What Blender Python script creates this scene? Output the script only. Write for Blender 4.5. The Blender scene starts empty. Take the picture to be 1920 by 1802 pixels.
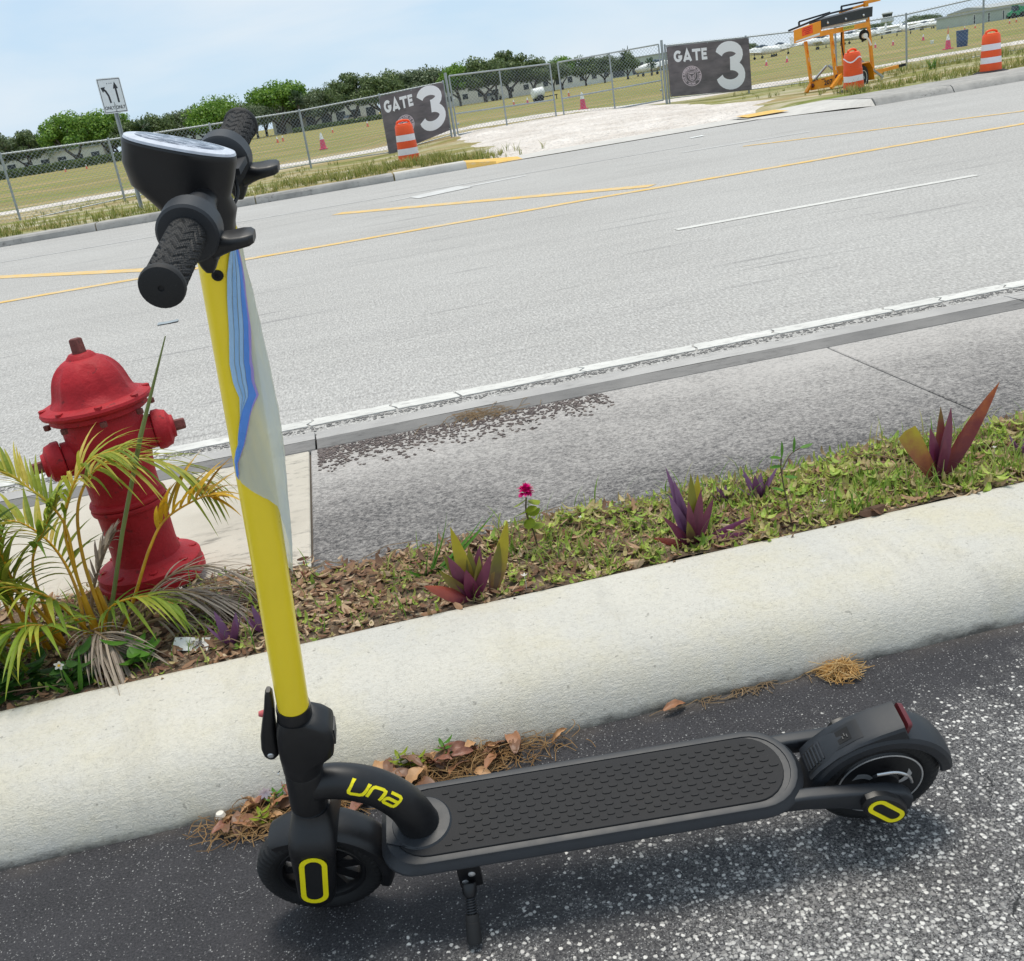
import bpy, math, random
from mathutils import Vector, Matrix, noise as mnoise
from mathutils.geometry import tessellate_polygon
V = Vector
R_ = random.Random(7)
rad = math.radians
scene = bpy.context.scene
col = scene.collection

# ------------------------------------------------------------------ camera
F_PX, PITCH, ROLL, YAW, CAM_H = 1916.6, 0.3605, 0.1577, 0.1362, 1.302
cp, sp, cy, sy = math.cos(PITCH), math.sin(PITCH), math.cos(YAW), math.sin(YAW)
fwd = V((sy * cp, cy * cp, -sp)); r0 = V((cy, -sy, 0)); u0 = r0.cross(fwd)
rt = r0 * math.cos(ROLL) - u0 * math.sin(ROLL); up = r0 * math.sin(ROLL) + u0 * math.cos(ROLL)
cam_data = bpy.data.cameras.new('camera'); cam = bpy.data.objects.new('camera', cam_data)
cam_data.sensor_fit = 'HORIZONTAL'; cam_data.sensor_width = 36.0; cam_data.lens = F_PX * 36.0 / 1920.0
cam_data.clip_start = 0.05; cam_data.clip_end = 9000.0
cm = Matrix((( rt.x, up.x, -fwd.x, 0), (rt.y, up.y, -fwd.y, 0), (rt.z, up.z, -fwd.z, CAM_H), (0, 0, 0, 1)))
cam.matrix_world = cm; col.objects.link(cam); scene.camera = cam

# ------------------------------------------------------------------ sky, sun, exposure
SUN_EL, SUN_AZ = rad(78), rad(20)          # azimuth measured from +Y towards +X
world = bpy.data.worlds.new('World'); scene.world = world; world.use_nodes = True
wn, wl = world.node_tree.nodes, world.node_tree.links
wn.clear()
wo = wn.new('ShaderNodeOutputWorld'); bg = wn.new('ShaderNodeBackground'); sky = wn.new('ShaderNodeTexSky')
sky.sky_type = 'NISHITA'; sky.sun_disc = False; sky.sun_elevation = SUN_EL; sky.sun_rotation = SUN_AZ
sky.air_density = 1.0; sky.dust_density = 0.4; sky.ozone_density = 1.0; sky.altitude = 0
tc = wn.new('ShaderNodeTexCoord'); mp = wn.new('ShaderNodeMapping'); mp.inputs['Scale'].default_value = (1.0, 1.0, 3.6)
mp.inputs['Rotation'].default_value = (0.0, 0.12, 0.5)
nz = wn.new('ShaderNodeTexNoise'); nz.inputs['Scale'].default_value = 2.1; nz.inputs['Detail'].default_value = 7; nz.inputs['Roughness'].default_value = 0.52; nz.inputs['Distortion'].default_value = 0.5
ramp = wn.new('ShaderNodeValToRGB'); ramp.color_ramp.elements[0].position = 0.40; ramp.color_ramp.elements[0].color = (0.0, 0.0, 0.0, 1)
ramp.color_ramp.elements[1].position = 0.68; ramp.color_ramp.elements[1].color = (0.95, 0.95, 0.95, 1)
mix = wn.new('ShaderNodeMix'); mix.data_type = 'RGBA'; mix.inputs['B'].default_value = (6.6, 7.15, 7.6, 1)
veil = wn.new('ShaderNodeMix'); veil.data_type = 'RGBA'; veil.inputs['Factor'].default_value = 0.86; veil.inputs['B'].default_value = (4.75, 6.25, 7.75, 1)   # thin high haze over the clear sky
wl.new(tc.outputs['Generated'], mp.inputs['Vector']); wl.new(mp.outputs['Vector'], nz.inputs['Vector']); wl.new(nz.outputs['Fac'], ramp.inputs['Fac'])
wl.new(ramp.outputs['Color'], mix.inputs['Factor']); wl.new(sky.outputs['Color'], veil.inputs['A']); wl.new(veil.outputs['Result'], mix.inputs['A']); wl.new(mix.outputs['Result'], bg.inputs['Color'])
bg.inputs['Strength'].default_value = 0.10
wl.new(bg.outputs['Background'], wo.inputs['Surface'])
sun_data = bpy.data.lights.new('sun', 'SUN'); sun_data.energy = 2.4; sun_data.angle = rad(24); sun_data.color = (1.0, 0.93, 0.82)
sun = bpy.data.objects.new('sun', sun_data); col.objects.link(sun)
sdir = V((math.sin(SUN_AZ) * math.cos(SUN_EL), math.cos(SUN_AZ) * math.cos(SUN_EL), math.sin(SUN_EL)))
sun.rotation_euler = sdir.to_track_quat('Z', 'Y').to_euler(); sun.location = (0, 0, 30)
vs = scene.view_settings; vs.view_transform = 'Standard'; vs.look = 'None'; vs.exposure = 0.30; vs.gamma = 1.0; vs.use_curve_mapping = False
scene.cycles.max_bounces = 8; scene.cycles.transparent_max_bounces = 12

# ------------------------------------------------------------------ helpers
def srgb(r, g, b):
    f = lambda c: ((c / 255 + 0.055) / 1.055) ** 2.4 if c > 10 else c / 255 / 12.92
    return (f(r), f(g), f(b), 1.0)

class MB:
    """collects shapes; build() links them as one mesh object"""
    def __init__(s): s.v = []; s.f = []; s.m = []
    def add(s, vs, fs, mi=0):
        o = len(s.v); s.v.extend([tuple(p) for p in vs]); s.f.extend([tuple(i + o for i in f) for f in fs]); s.m.extend([mi] * len(fs)); return s
    def box(s, c, size, R=None, mi=0):
        hx, hy, hz = size[0] / 2, size[1] / 2, size[2] / 2; c = V(c)
        vs = [V((x, y, z)) for z in (-hz, hz) for y in (-hy, hy) for x in (-hx, hx)]
        if R is not None: vs = [R @ p for p in vs]
        return s.add([p + c for p in vs], [(0, 2, 3, 1), (4, 5, 7, 6), (0, 1, 5, 4), (2, 6, 7, 3), (0, 4, 6, 2), (1, 3, 7, 5)], mi)
    def bar(s, a, b, w, h, upv=(0, 0, 1), mi=0):
        a, b = V(a), V(b); d = b - a; L = d.length; d.normalize(); sd = d.cross(V(upv))
        if sd.length < 1e-4: sd = d.cross(V((1, 0, 0)))
        sd.normalize(); u = sd.cross(d); R = Matrix((d, sd, u)).transposed()
        return s.box((a + b) / 2, (L, w, h), R, mi)
    def loft(s, secs, cap=True, closed=True, mi=0):
        n = len(secs[0]); vs = [p for q in secs for p in q]; fs = []
        for i in range(len(secs) - 1):
            for j in range(n if closed else n - 1):
                k = (j + 1) % n; fs.append((i * n + j, i * n + k, (i + 1) * n + k, (i + 1) * n + j))
        if cap and closed:
            fs.append(tuple(range(n - 1, -1, -1))); fs.append(tuple((len(secs) - 1) * n + j for j in range(n)))
        return s.add(vs, fs, mi)
    def tube(s, pts, rads, n=12, cap=True, sq=1.0, mi=0, ref=None):
        pts = [V(p) for p in pts]
        if not hasattr(rads, '__len__'): rads = [rads] * len(pts)
        t = (pts[1] - pts[0]).normalized(); a = V(ref) if ref is not None else (V((0, 0, 1)) if abs(t.z) < 0.9 else V((1, 0, 0)))
        nrm = (a - t * a.dot(t)).normalized(); secs = []
        for i, p in enumerate(pts):
            if i == 0: t = pts[1] - pts[0]
            elif i == len(pts) - 1: t = pts[i] - pts[i - 1]
            else: t = pts[i + 1] - pts[i - 1]
            t.normalize(); nrm = (nrm - t * nrm.dot(t)).normalized(); bn = t.cross(nrm)
            secs.append([p + (nrm * math.cos(2 * math.pi * j / n) + bn * math.sin(2 * math.pi * j / n) * sq) * rads[i] for j in range(n)])
        return s.loft(secs, cap, True, mi)
    def lathe(s, prof, n=24, M=None, cap=True, mi=0, a0=0.0):
        secs = [[V((r * math.cos(a0 + 2 * math.pi * j / n), r * math.sin(a0 + 2 * math.pi * j / n), z)) for j in range(n)] for r, z in prof]
        if M is not None: secs = [[M @ p for p in q] for q in secs]
        return s.loft(secs, cap, True, mi)
    def grid(s, P, mi=0):
        nr, nc = len(P), len(P[0])
        return s.add([p for r in P for p in r], [(i * nc + j, i * nc + j + 1, (i + 1) * nc + j + 1, (i + 1) * nc + j) for i in range(nr - 1) for j in range(nc - 1)], mi)
    def prism(s, poly, thick, M=None, mi=0):
        n = len(poly); vs = [V((p[0], p[1], 0)) for p in poly] + [V((p[0], p[1], thick)) for p in poly]
        tri = tessellate_polygon([[V((p[0], p[1], 0)) for p in poly]])
        fs = [tuple(t) for t in tri] + [tuple(i + n for i in reversed(t)) for t in tri] + [(i, (i + 1) % n, (i + 1) % n + n, i + n) for i in range(n)]
        if M is not None: vs = [M @ p for p in vs]
        return s.add(vs, fs, mi)
    def xform(s, fn): s.v = [tuple(fn(V(p))) for p in s.v]; return s
    def mesh(s, name, mats, smooth=35):
        me = bpy.data.meshes.new(name); me.from_pydata(s.v, [], s.f)
        for m in (mats if isinstance(mats, (list, tuple)) else [mats]): me.materials.append(m)
        if any(s.m): me.polygons.foreach_set('material_index', s.m)
        me.validate(); me.update()
        if smooth:
            me.shade_smooth(); me.set_sharp_from_angle(angle=rad(smooth))
        return me
    def build(s, name, mats, parent=None, smooth=35, fix=True):
        me = s.mesh(name, mats, smooth)
        if fix:
            import bmesh
            bm = bmesh.new(); bm.from_mesh(me); bmesh.ops.recalc_face_normals(bm, faces=bm.faces); bm.to_mesh(me); bm.free()
        o = bpy.data.objects.new(name, me); col.objects.link(o); o.parent = parent
        return o

def tag(o, label, cat, group=None):
    o['label'] = label; o['category'] = cat
    if group: o['group'] = group
    return o
def struct(o): o['kind'] = 'structure'; return o
def stuff(o, label=None, cat=None):
    o['kind'] = 'stuff'
    if label: o['label'] = label; o['category'] = cat
    return o
def empty(name, loc, rot=(0, 0, 0), label=None, cat=None, group=None):
    o = bpy.data.objects.new(name, None); o.empty_display_size = 0.05; o.location = loc; o.rotation_euler = rot; col.objects.link(o)
    if label: tag(o, label, cat, group)
    return o
def copy_tree(o, parent=None):
    c = o.copy(); col.objects.link(c); c.parent = parent
    for ch in list(o.children): copy_tree(ch, c)
    return c
def spline(pts, n=8):
    pts = [V(p) for p in pts]; out = []
    P = [pts[0] * 2 - pts[1]] + pts + [pts[-1] * 2 - pts[-2]]
    for i in range(1, len(P) - 2):
        for k in range(n):
            t = k / n; a, b, c, d = P[i - 1], P[i], P[i + 1], P[i + 2]
            out.append(0.5 * ((2 * b) + (c - a) * t + (2 * a - 5 * b + 4 * c - d) * t * t + (3 * b - a - 3 * c + d) * t ** 3))
    out.append(pts[-1]); return out
def stadium(L, W, n=8):
    h = L / 2 - W / 2; r = W / 2
    return [(h + r * math.cos(a), r * math.sin(a)) for a in [-math.pi / 2 + math.pi * i / n for i in range(n + 1)]] + [(-h + r * math.cos(a), r * math.sin(a)) for a in [math.pi / 2 + math.pi * i / n for i in range(n + 1)]]
def stroke(pts, w, closed=False):
    """flat quads of width w along a 2-D polyline, mitred"""
    n = len(pts); P = [V((p[0], p[1])) for p in pts]; L = []; Rr = []
    for i in range(n):
        a = P[(i - 1) % n] if (closed or i > 0) else None; b = P[(i + 1) % n] if (closed or i < n - 1) else None
        d1 = (P[i] - a).normalized() if a is not None else None; d2 = (b - P[i]).normalized() if b is not None else None
        if d1 is None: d1 = d2
        if d2 is None: d2 = d1
        t = d1 + d2
        t = t.normalized() if t.length > 1e-6 else d1
        nn = V((-t.y, t.x)); k = max(0.45, abs(nn.dot(V((-d1.y, d1.x))))); L.append(P[i] + nn * w / 2 / k); Rr.append(P[i] - nn * w / 2 / k)
    m = n if closed else n - 1
    return [(L[i], L[(i + 1) % n], Rr[(i + 1) % n], Rr[i]) for i in range(m)]
def strokes_mb(mb, quads, fn, thick=0.0, mi=0):
    """map 2-D quads with fn(u, v, depth); adds front and sides"""
    for q in quads:
        fr = [fn(p[0], p[1], thick) for p in q]; bk = [fn(p[0], p[1], 0.0) for p in q]
        mb.add(fr + bk, [(0, 1, 2, 3), (0, 4, 5, 1), (1, 5, 6, 2), (2, 6, 7, 3), (3, 7, 4, 0)], mi)
def text_geo(s, size=1.0, bold=0.0, ext=0.0):
    cu = bpy.data.curves.new('t', 'FONT'); cu.body = s; cu.size = size; cu.offset = bold; cu.extrude = ext; cu.align_x = 'CENTER'; cu.align_y = 'CENTER'; cu.resolution_u = 3
    o = bpy.data.objects.new('t', cu); col.objects.link(o); dg = bpy.context.evaluated_depsgraph_get(); dg.update()
    me = bpy.data.meshes.new_from_object(o.evaluated_get(dg)); vs = [v.co.copy() for v in me.vertices]; fs = [tuple(p.vertices) for p in me.polygons]
    bpy.data.objects.remove(o); bpy.data.meshes.remove(me); bpy.data.curves.remove(cu)
    return vs, fs

# ------------------------------------------------------------------ materials
def new_mat(name):
    m = bpy.data.materials.new(name); m.use_nodes = True; nt = m.node_tree; nt.nodes.clear()
    out = nt.nodes.new('ShaderNodeOutputMaterial'); return m, nt.nodes, nt.links, out
def nd(ns, t, **kw):
    n = ns.new(t)
    for k, v in kw.items():
        if k in n.inputs: n.inputs[k].default_value = v
        else: setattr(n, k, v)
    return n
def cramp(ns, stops, interp='LINEAR'):
    r = ns.new('ShaderNodeValToRGB'); e = r.color_ramp.elements; r.color_ramp.interpolation = interp
    e[0].position, e[0].color = stops[0]; e[1].position, e[1].color = stops[-1]
    for p, c in stops[1:-1]: x = e.new(p); x.color = c
    return r
def g4(v): return (v, v, v, 1)
def mul(c, k): return (c[0] * k, c[1] * k, c[2] * k, 1)
def pbr(name, c, rough=0.55, metal=0.0, var=0.12, scale=18, bump=0.0, bscale=120, spec=0.5, coat=0.0, dust=0.0, spots=None):
    m, ns, ln, out = new_mat(name); b = nd(ns, 'ShaderNodeBsdfPrincipled'); b.inputs['Metallic'].default_value = metal
    b.inputs['Specular IOR Level'].default_value = spec; b.inputs['Coat Weight'].default_value = coat
    t = nd(ns, 'ShaderNodeTexCoord'); n1 = nd(ns, 'ShaderNodeTexNoise', Scale=scale, Detail=6.0, Roughness=0.6); ln.new(t.outputs['Object'], n1.inputs['Vector'])
    r = cramp(ns, [(0.3, mul(c, 1 - var)), (0.7, mul(c, 1 + var))]); ln.new(n1.outputs['Fac'], r.inputs['Fac']); last = r.outputs['Color']
    if dust or spots:
        n2 = nd(ns, 'ShaderNodeTexNoise', Scale=(spots[0] if spots else 900.0), Detail=3.0, Roughness=0.7); ln.new(t.outputs['Object'], n2.inputs['Vector'])
        th = spots[1] if spots else 0.66
        r2 = cramp(ns, [(th, g4(0)), (th + 0.06, g4(dust if not spots else spots[3]))]); ln.new(n2.outputs['Fac'], r2.inputs['Fac'])
        mx = nd(ns, 'ShaderNodeMix', data_type='RGBA'); mx.inputs['B'].default_value = spots[2] if spots else srgb(150, 146, 138)
        ln.new(r2.outputs['Color'], mx.inputs['Factor']); ln.new(last, mx.inputs['A']); last = mx.outputs['Result']
    ln.new(last, b.inputs['Base Color'])
    rr = nd(ns, 'ShaderNodeMapRange'); rr.inputs['To Min'].default_value = max(0.02, rough - 0.1); rr.inputs['To Max'].default_value = min(1, rough + 0.1); ln.new(n1.outputs['Fac'], rr.inputs['Value']); ln.new(rr.outputs['Result'], b.inputs['Roughness'])
    if bump:
        nb = nd(ns, 'ShaderNodeTexNoise', Scale=bscale, Detail=5.0, Roughness=0.65); ln.new(t.outputs['Object'], nb.inputs['Vector'])
        bp = nd(ns, 'ShaderNodeBump', Strength=bump, Distance=0.01); ln.new(nb.outputs['Fac'], bp.inputs['Height']); ln.new(bp.outputs['Normal'], b.inputs['Normal'])
    ln.new(b.outputs['BSDF'], out.inputs['Surface']); return m
def leafmat(name, stops, trans=0.35, rough=0.5, gl=0.06):
    """foliage whose tint varies from leaf to leaf"""
    m, ns, ln, out = new_mat(name); g = nd(ns, 'ShaderNodeNewGeometry'); r = cramp(ns, stops); ln.new(g.outputs['Random Per Island'], r.inputs['Fac'])
    t = nd(ns, 'ShaderNodeTexCoord'); n = nd(ns, 'ShaderNodeTexNoise', Scale=60.0, Detail=3.0); ln.new(t.outputs['Object'], n.inputs['Vector'])
    mr = nd(ns, 'ShaderNodeMapRange'); mr.inputs['To Min'].default_value = 0.7; mr.inputs['To Max'].default_value = 1.3; ln.new(n.outputs['Fac'], mr.inputs['Value'])
    vm = nd(ns, 'ShaderNodeVectorMath', operation='SCALE'); ln.new(r.outputs['Color'], vm.inputs[0]); ln.new(mr.outputs['Result'], vm.inputs['Scale'])
    d = nd(ns, 'ShaderNodeBsdfPrincipled', Roughness=rough); d.inputs['Specular IOR Level'].default_value = gl * 5; tr = nd(ns, 'ShaderNodeBsdfTranslucent'); mx = nd(ns, 'ShaderNodeMixShader', Fac=trans)
    ln.new(vm.outputs['Vector'], d.inputs['Base Color']); ln.new(vm.outputs['Vector'], tr.inputs['Color']); ln.new(d.outputs['BSDF'], mx.inputs[1]); ln.new(tr.outputs['BSDF'], mx.inputs[2]); ln.new(mx.outputs['Shader'], out.inputs['Surface']); return m
M = {}
M['black'] = pbr('black_paint', srgb(22, 22, 24), 0.42, var=0.25, scale=30, dust=0.12)
M['black_rubber'] = pbr('black_rubber', srgb(25, 25, 26), 0.7, var=0.25, scale=25, dust=0.2, bump=0.08, bscale=400)
M['grey_plastic'] = pbr('charcoal_plastic', srgb(33, 36, 41), 0.5, var=0.15, scale=30, dust=0.18)
M['mat'] = pbr('deck_mat', srgb(31, 31, 33), 0.66, spec=0.3, var=0.25, scale=9, dust=0.3, bump=0.1, bscale=500)
M['yellow'] = pbr('yellow_paint', srgb(255, 224, 48), 0.3, var=0.05, scale=5)
M['decal'] = pbr('yellow_decal', srgb(255, 238, 20), 0.4, var=0.04)
M['steel'] = pbr('bare_steel', (0.62, 0.62, 0.62, 1), 0.28, metal=1.0, var=0.1)
M['silver'] = pbr('silver_paint', srgb(205, 205, 205), 0.35, metal=0.7, var=0.08)
M['redlens'] = pbr('red_lens', srgb(92, 34, 38), 0.3, var=0.1)
M['redbutton'] = pbr('red_button', srgb(190, 90, 92), 0.45)
M['galv'] = pbr('galvanised_steel', srgb(160, 166, 168), 0.45, metal=0.55, var=0.12, scale=6)
M['wire'] = pbr('galvanised_wire', srgb(150, 156, 158), 0.5, metal=0.35, var=0.1, scale=6)
M['hyd'] = pbr('hydrant_paint', srgb(164, 24, 34), 0.62, spec=0.35, var=0.28, scale=7, bump=0.35, bscale=60, spots=(38.0, 0.63, srgb(96, 26, 28), 0.65))
M['hyd_rust'] = pbr('rusty_iron', srgb(112, 58, 52), 0.75, var=0.3, scale=60, bump=0.4, bscale=150, spots=(120.0, 0.6, srgb(60, 40, 36), 0.8))
M['orange'] = pbr('barrel_orange', srgb(236, 84, 24), 0.5, var=0.08, scale=4, spots=(9.0, 0.66, srgb(190, 60, 24), 0.5))
M['barrel_white'] = pbr('reflective_white', srgb(232, 226, 228), 0.4, var=0.06, scale=5)
M['cone_pink'] = pbr('faded_cone_pink', srgb(222, 82, 116), 0.6, var=0.08, scale=6)
M['cone_orange'] = pbr('cone_orange', srgb(222, 120, 92), 0.6, var=0.1, scale=6)
M['white'] = pbr('white_paint', srgb(232, 232, 228), 0.5, var=0.05)
M['trailer'] = pbr('amber_paint', srgb(240, 152, 26), 0.42, var=0.1, scale=4, spots=(14.0, 0.66, srgb(170, 96, 40), 0.6))
M['board_black'] = pbr('board_black', srgb(40, 43, 47), 0.5, var=0.2)
M['tyre'] = pbr('vehicle_tyre', srgb(28, 28, 30), 0.8)
M['navy'] = pbr('blue_plastic', srgb(54, 84, 128), 0.5, var=0.15)
M['green_mach'] = pbr('machine_green', srgb(52, 150, 104), 0.45)
M['glass'] = pbr('dark_glass', srgb(46, 60, 72), 0.12, var=0.1, scale=0.6)
M['pane'] = pbr('window_dark', srgb(60, 66, 72), 0.2)
M['bldg'] = pbr('white_wall', srgb(214, 214, 208), 0.8, var=0.06, scale=0.4)
M['bldg2'] = pbr('grey_green_wall', srgb(176, 186, 178), 0.8, var=0.06, scale=0.4)
M['tower'] = pbr('tower_concrete', srgb(198, 206, 214), 0.8, var=0.05, scale=0.3)
M['roofgrey'] = pbr('grey_roof', srgb(168, 172, 172), 0.8, var=0.08, scale=0.5)
M['sign'] = pbr('sign_white', srgb(222, 226, 230), 0.35, var=0.03)
M['ink'] = pbr('sign_ink', srgb(34, 38, 44), 0.5)
M['letter'] = pbr('letter_white', srgb(238, 236, 240), 0.6, var=0.02)
M['badge'] = pbr('badge_pale', srgb(214, 196, 204), 0.6, var=0.02)
M['dark'] = pbr('dark_void', srgb(16, 16, 17), 0.8)
M['bark'] = pbr('oak_bark', srgb(98, 90, 84), 0.9, var=0.2, scale=3)
# ------------------------------------------------------------------ ground materials
def speckle(ns, ln, vec, scale, dens, soft=0.12, rmax=0.42):
    """stones: voronoi cells picked by density; returns (mask, random grey)"""
    v = nd(ns, 'ShaderNodeTexVoronoi', Scale=scale); ln.new(vec, v.inputs['Vector'])
    sx = nd(ns, 'ShaderNodeSeparateColor'); ln.new(v.outputs['Color'], sx.inputs['Color'])
    a = nd(ns, 'ShaderNodeMath', operation='LESS_THAN'); ln.new(sx.outputs[0], a.inputs[0])
    if isinstance(dens, (int, float)): a.inputs[1].default_value = dens
    else: ln.new(dens, a.inputs[1])
    dn = nd(ns, 'ShaderNodeTexNoise', Scale=scale * 1.7, Detail=2.0); ln.new(vec, dn.inputs['Vector']); ad = nd(ns, 'ShaderNodeMath', operation='MULTIPLY_ADD'); ad.inputs[1].default_value = 0.7; ad.inputs[2].default_value = -0.35; ln.new(dn.outputs['Fac'], ad.inputs[0]); d2 = nd(ns, 'ShaderNodeMath', operation='ADD'); ln.new(v.outputs['Distance'], d2.inputs[0]); ln.new(ad.outputs[0], d2.inputs[1])
    m = nd(ns, 'ShaderNodeMapRange'); m.inputs['From Min'].default_value = rmax; m.inputs['From Max'].default_value = rmax - soft; ln.new(d2.outputs[0], m.inputs['Value'])
    p = nd(ns, 'ShaderNodeMath', operation='MULTIPLY'); ln.new(a.outputs[0], p.inputs[0]); ln.new(m.outputs['Result'], p.inputs[1])
    return p.outputs[0], sx.outputs[1]
def mixc(ns, ln, fac, a, b, blend='MIX'):
    x = nd(ns, 'ShaderNodeMix', data_type='RGBA', blend_type=blend)
    for s, i in ((fac, 'Factor'), (a, 'A'), (b, 'B')):
        if isinstance(s, (int, float, tuple)): x.inputs[i].default_value = s
        else: ln.new(s, x.inputs[i])
    return x.outputs['Result']
def noisef(ns, ln, vec, scale, detail=5.0, rough=0.6, lo=0.35, hi=0.65, dist=0.0):
    n = nd(ns, 'ShaderNodeTexNoise', Scale=scale, Detail=detail, Roughness=rough, Distortion=dist); ln.new(vec, n.inputs['Vector'])
    m = nd(ns, 'ShaderNodeMapRange'); m.inputs['From Min'].default_value = lo; m.inputs['From Max'].default_value = hi; ln.new(n.outputs['Fac'], m.inputs['Value']); return m.outputs['Result']
def scaled(ns, ln, vec, s, rot=(0, 0, 0)):
    m = nd(ns, 'ShaderNodeMapping'); m.inputs['Scale'].default_value = s; m.inputs['Rotation'].default_value = rot; ln.new(vec, m.inputs['Vector']); return m.outputs['Vector']
def mth(ns, ln, op, a, b=None, clamp=False):
    n = nd(ns, 'ShaderNodeMath', operation=op, use_clamp=clamp)
    for i, s in enumerate((a, b)):
        if s is None: continue
        if isinstance(s, (int, float)): n.inputs[i].default_value = s
        else: ln.new(s, n.inputs[i])
    return n.outputs[0]
def finish(m, ns, ln, out, colr, rough=0.85, height=None, strength=0.3, dist=0.004, spec=0.3):
    b = nd(ns, 'ShaderNodeBsdfPrincipled', Roughness=rough); b.inputs['Specular IOR Level'].default_value = spec; ln.new(colr, b.inputs['Base Color'])
    if height is not None:
        bp = nd(ns, 'ShaderNodeBump', Strength=strength, Distance=dist); ln.new(height, bp.inputs['Height']); ln.new(bp.outputs['Normal'], b.inputs['Normal'])
    ln.new(b.outputs['BSDF'], out.inputs['Surface']); return m
def objvec(ns): return nd(ns, 'ShaderNodeTexCoord').outputs['Object']
def sepxyz(ns, ln, vec):
    s = nd(ns, 'ShaderNodeSeparateXYZ'); ln.new(vec, s.inputs[0]); return s.outputs

def mat_lot():
    m, ns, ln, out = new_mat('sealed_asphalt'); v = objvec(ns); s = sepxyz(ns, ln, v)
    # the seal coat is worn off away from the kerb, more so to the right
    w = mth(ns, ln, 'ADD', mth(ns, ln, 'MULTIPLY', s[0], 0.36), mth(ns, ln, 'MULTIPLY', s[1], -1.55)); w = mth(ns, ln, 'ADD', w, 2.34)
    w = mth(ns, ln, 'ADD', w, mth(ns, ln, 'MULTIPLY', noisef(ns, ln, v, 3.0, 5.0, 0.6, 0.2, 0.8), 0.75)); w = mth(ns, ln, 'ADD', w, mth(ns, ln, 'MULTIPLY', noisef(ns, ln, v, 22.0, 4.0, 0.6, 0.3, 0.7), 0.35)); w = mth(ns, ln, 'SUBTRACT', w, 0.62, True)
    dens = mth(ns, ln, 'ADD', mth(ns, ln, 'MULTIPLY', w, 0.80), 0.0)
    k1, g1 = speckle(ns, ln, scaled(ns, ln, v, (1, 1, 0.01)), 128.0, dens, 0.14, 0.56); k2, g2 = speckle(ns, ln, scaled(ns, ln, v, (1, 1, 0.01)), 330.0, mth(ns, ln, 'ADD', mth(ns, ln, 'MULTIPLY', w, 0.78), 0.09), 0.25, 0.60)
    base = mixc(ns, ln, noisef(ns, ln, v, 9.0, 6.0), srgb(26, 26, 29), srgb(44, 43, 46)); base = mixc(ns, ln, noisef(ns, ln, v, 230.0, 4.0, 0.85, 0.42, 0.68), base, srgb(80, 78, 81))
    base = mixc(ns, ln, mth(ns, ln, 'MULTIPLY', w, 0.86), base, mixc(ns, ln, noisef(ns, ln, v, 165.0, 4.0, 0.85, 0.45, 0.58), srgb(38, 37, 38), srgb(180, 177, 173)))
    st1 = mixc(ns, ln, g1, srgb(140, 137, 134), srgb(234, 230, 224)); st2 = mixc(ns, ln, g2, srgb(84, 83, 84), srgb(182, 180, 178))
    c = mixc(ns, ln, mth(ns, ln, 'MULTIPLY', k2, 0.85), base, st2); c = mixc(ns, ln, k1, c, st1)
    # hairline cracks
    vc = nd(ns, 'ShaderNodeTexVoronoi', Scale=1.7, feature='DISTANCE_TO_EDGE'); wv = nd(ns, 'ShaderNodeVectorMath', operation='ADD'); nn = nd(ns, 'ShaderNodeTexNoise', Scale=5.0, Detail=5.0); ln.new(v, nn.inputs['Vector'])
    sc = nd(ns, 'ShaderNodeVectorMath', operation='SCALE', Scale=0.35); ln.new(nn.outputs['Color'], sc.inputs[0]); ln.new(v, wv.inputs[0]); ln.new(sc.outputs[0], wv.inputs[1]); ln.new(wv.outputs[0], vc.inputs['Vector'])
    ck = mth(ns, ln, 'LESS_THAN', vc.outputs['Distance'], 0.0022); ck = mth(ns, ln, 'MULTIPLY', ck, noisef(ns, ln, v, 4.0, 2.0, 0.5, 0.45, 0.6)); c = mixc(ns, ln, mth(ns, ln, 'MULTIPLY', ck, 0.85, True), c, srgb(24, 24, 26))
    # dirt washed against the kerb foot
    dz = nd(ns, 'ShaderNodeMapRange'); dz.inputs['From Min'].default_value = 1.80; dz.inputs['From Max'].default_value = 1.90; ln.new(s[1], dz.inputs['Value'])
    dd = mth(ns, ln, 'MULTIPLY', mth(ns, ln, 'MULTIPLY', dz.outputs['Result'], noisef(ns, ln, v, 5.0, 4.0, 0.6, 0.42, 0.62)), 0.75, True); c = mixc(ns, ln, dd, c, srgb(118, 108, 98))
    h = mth(ns, ln, 'ADD', mth(ns, ln, 'MULTIPLY', k1, 0.7), mth(ns, ln, 'ADD', mth(ns, ln, 'MULTIPLY', k2, 0.4), noisef(ns, ln, v, 200.0, 4.0, 0.7, 0.2, 0.8))); h = mth(ns, ln, 'SUBTRACT', h, mth(ns, ln, 'MULTIPLY', ck, 2.0))
    return finish(m, ns, ln, out, c, 0.75, h, 0.75, 0.004, 0.4)
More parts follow.
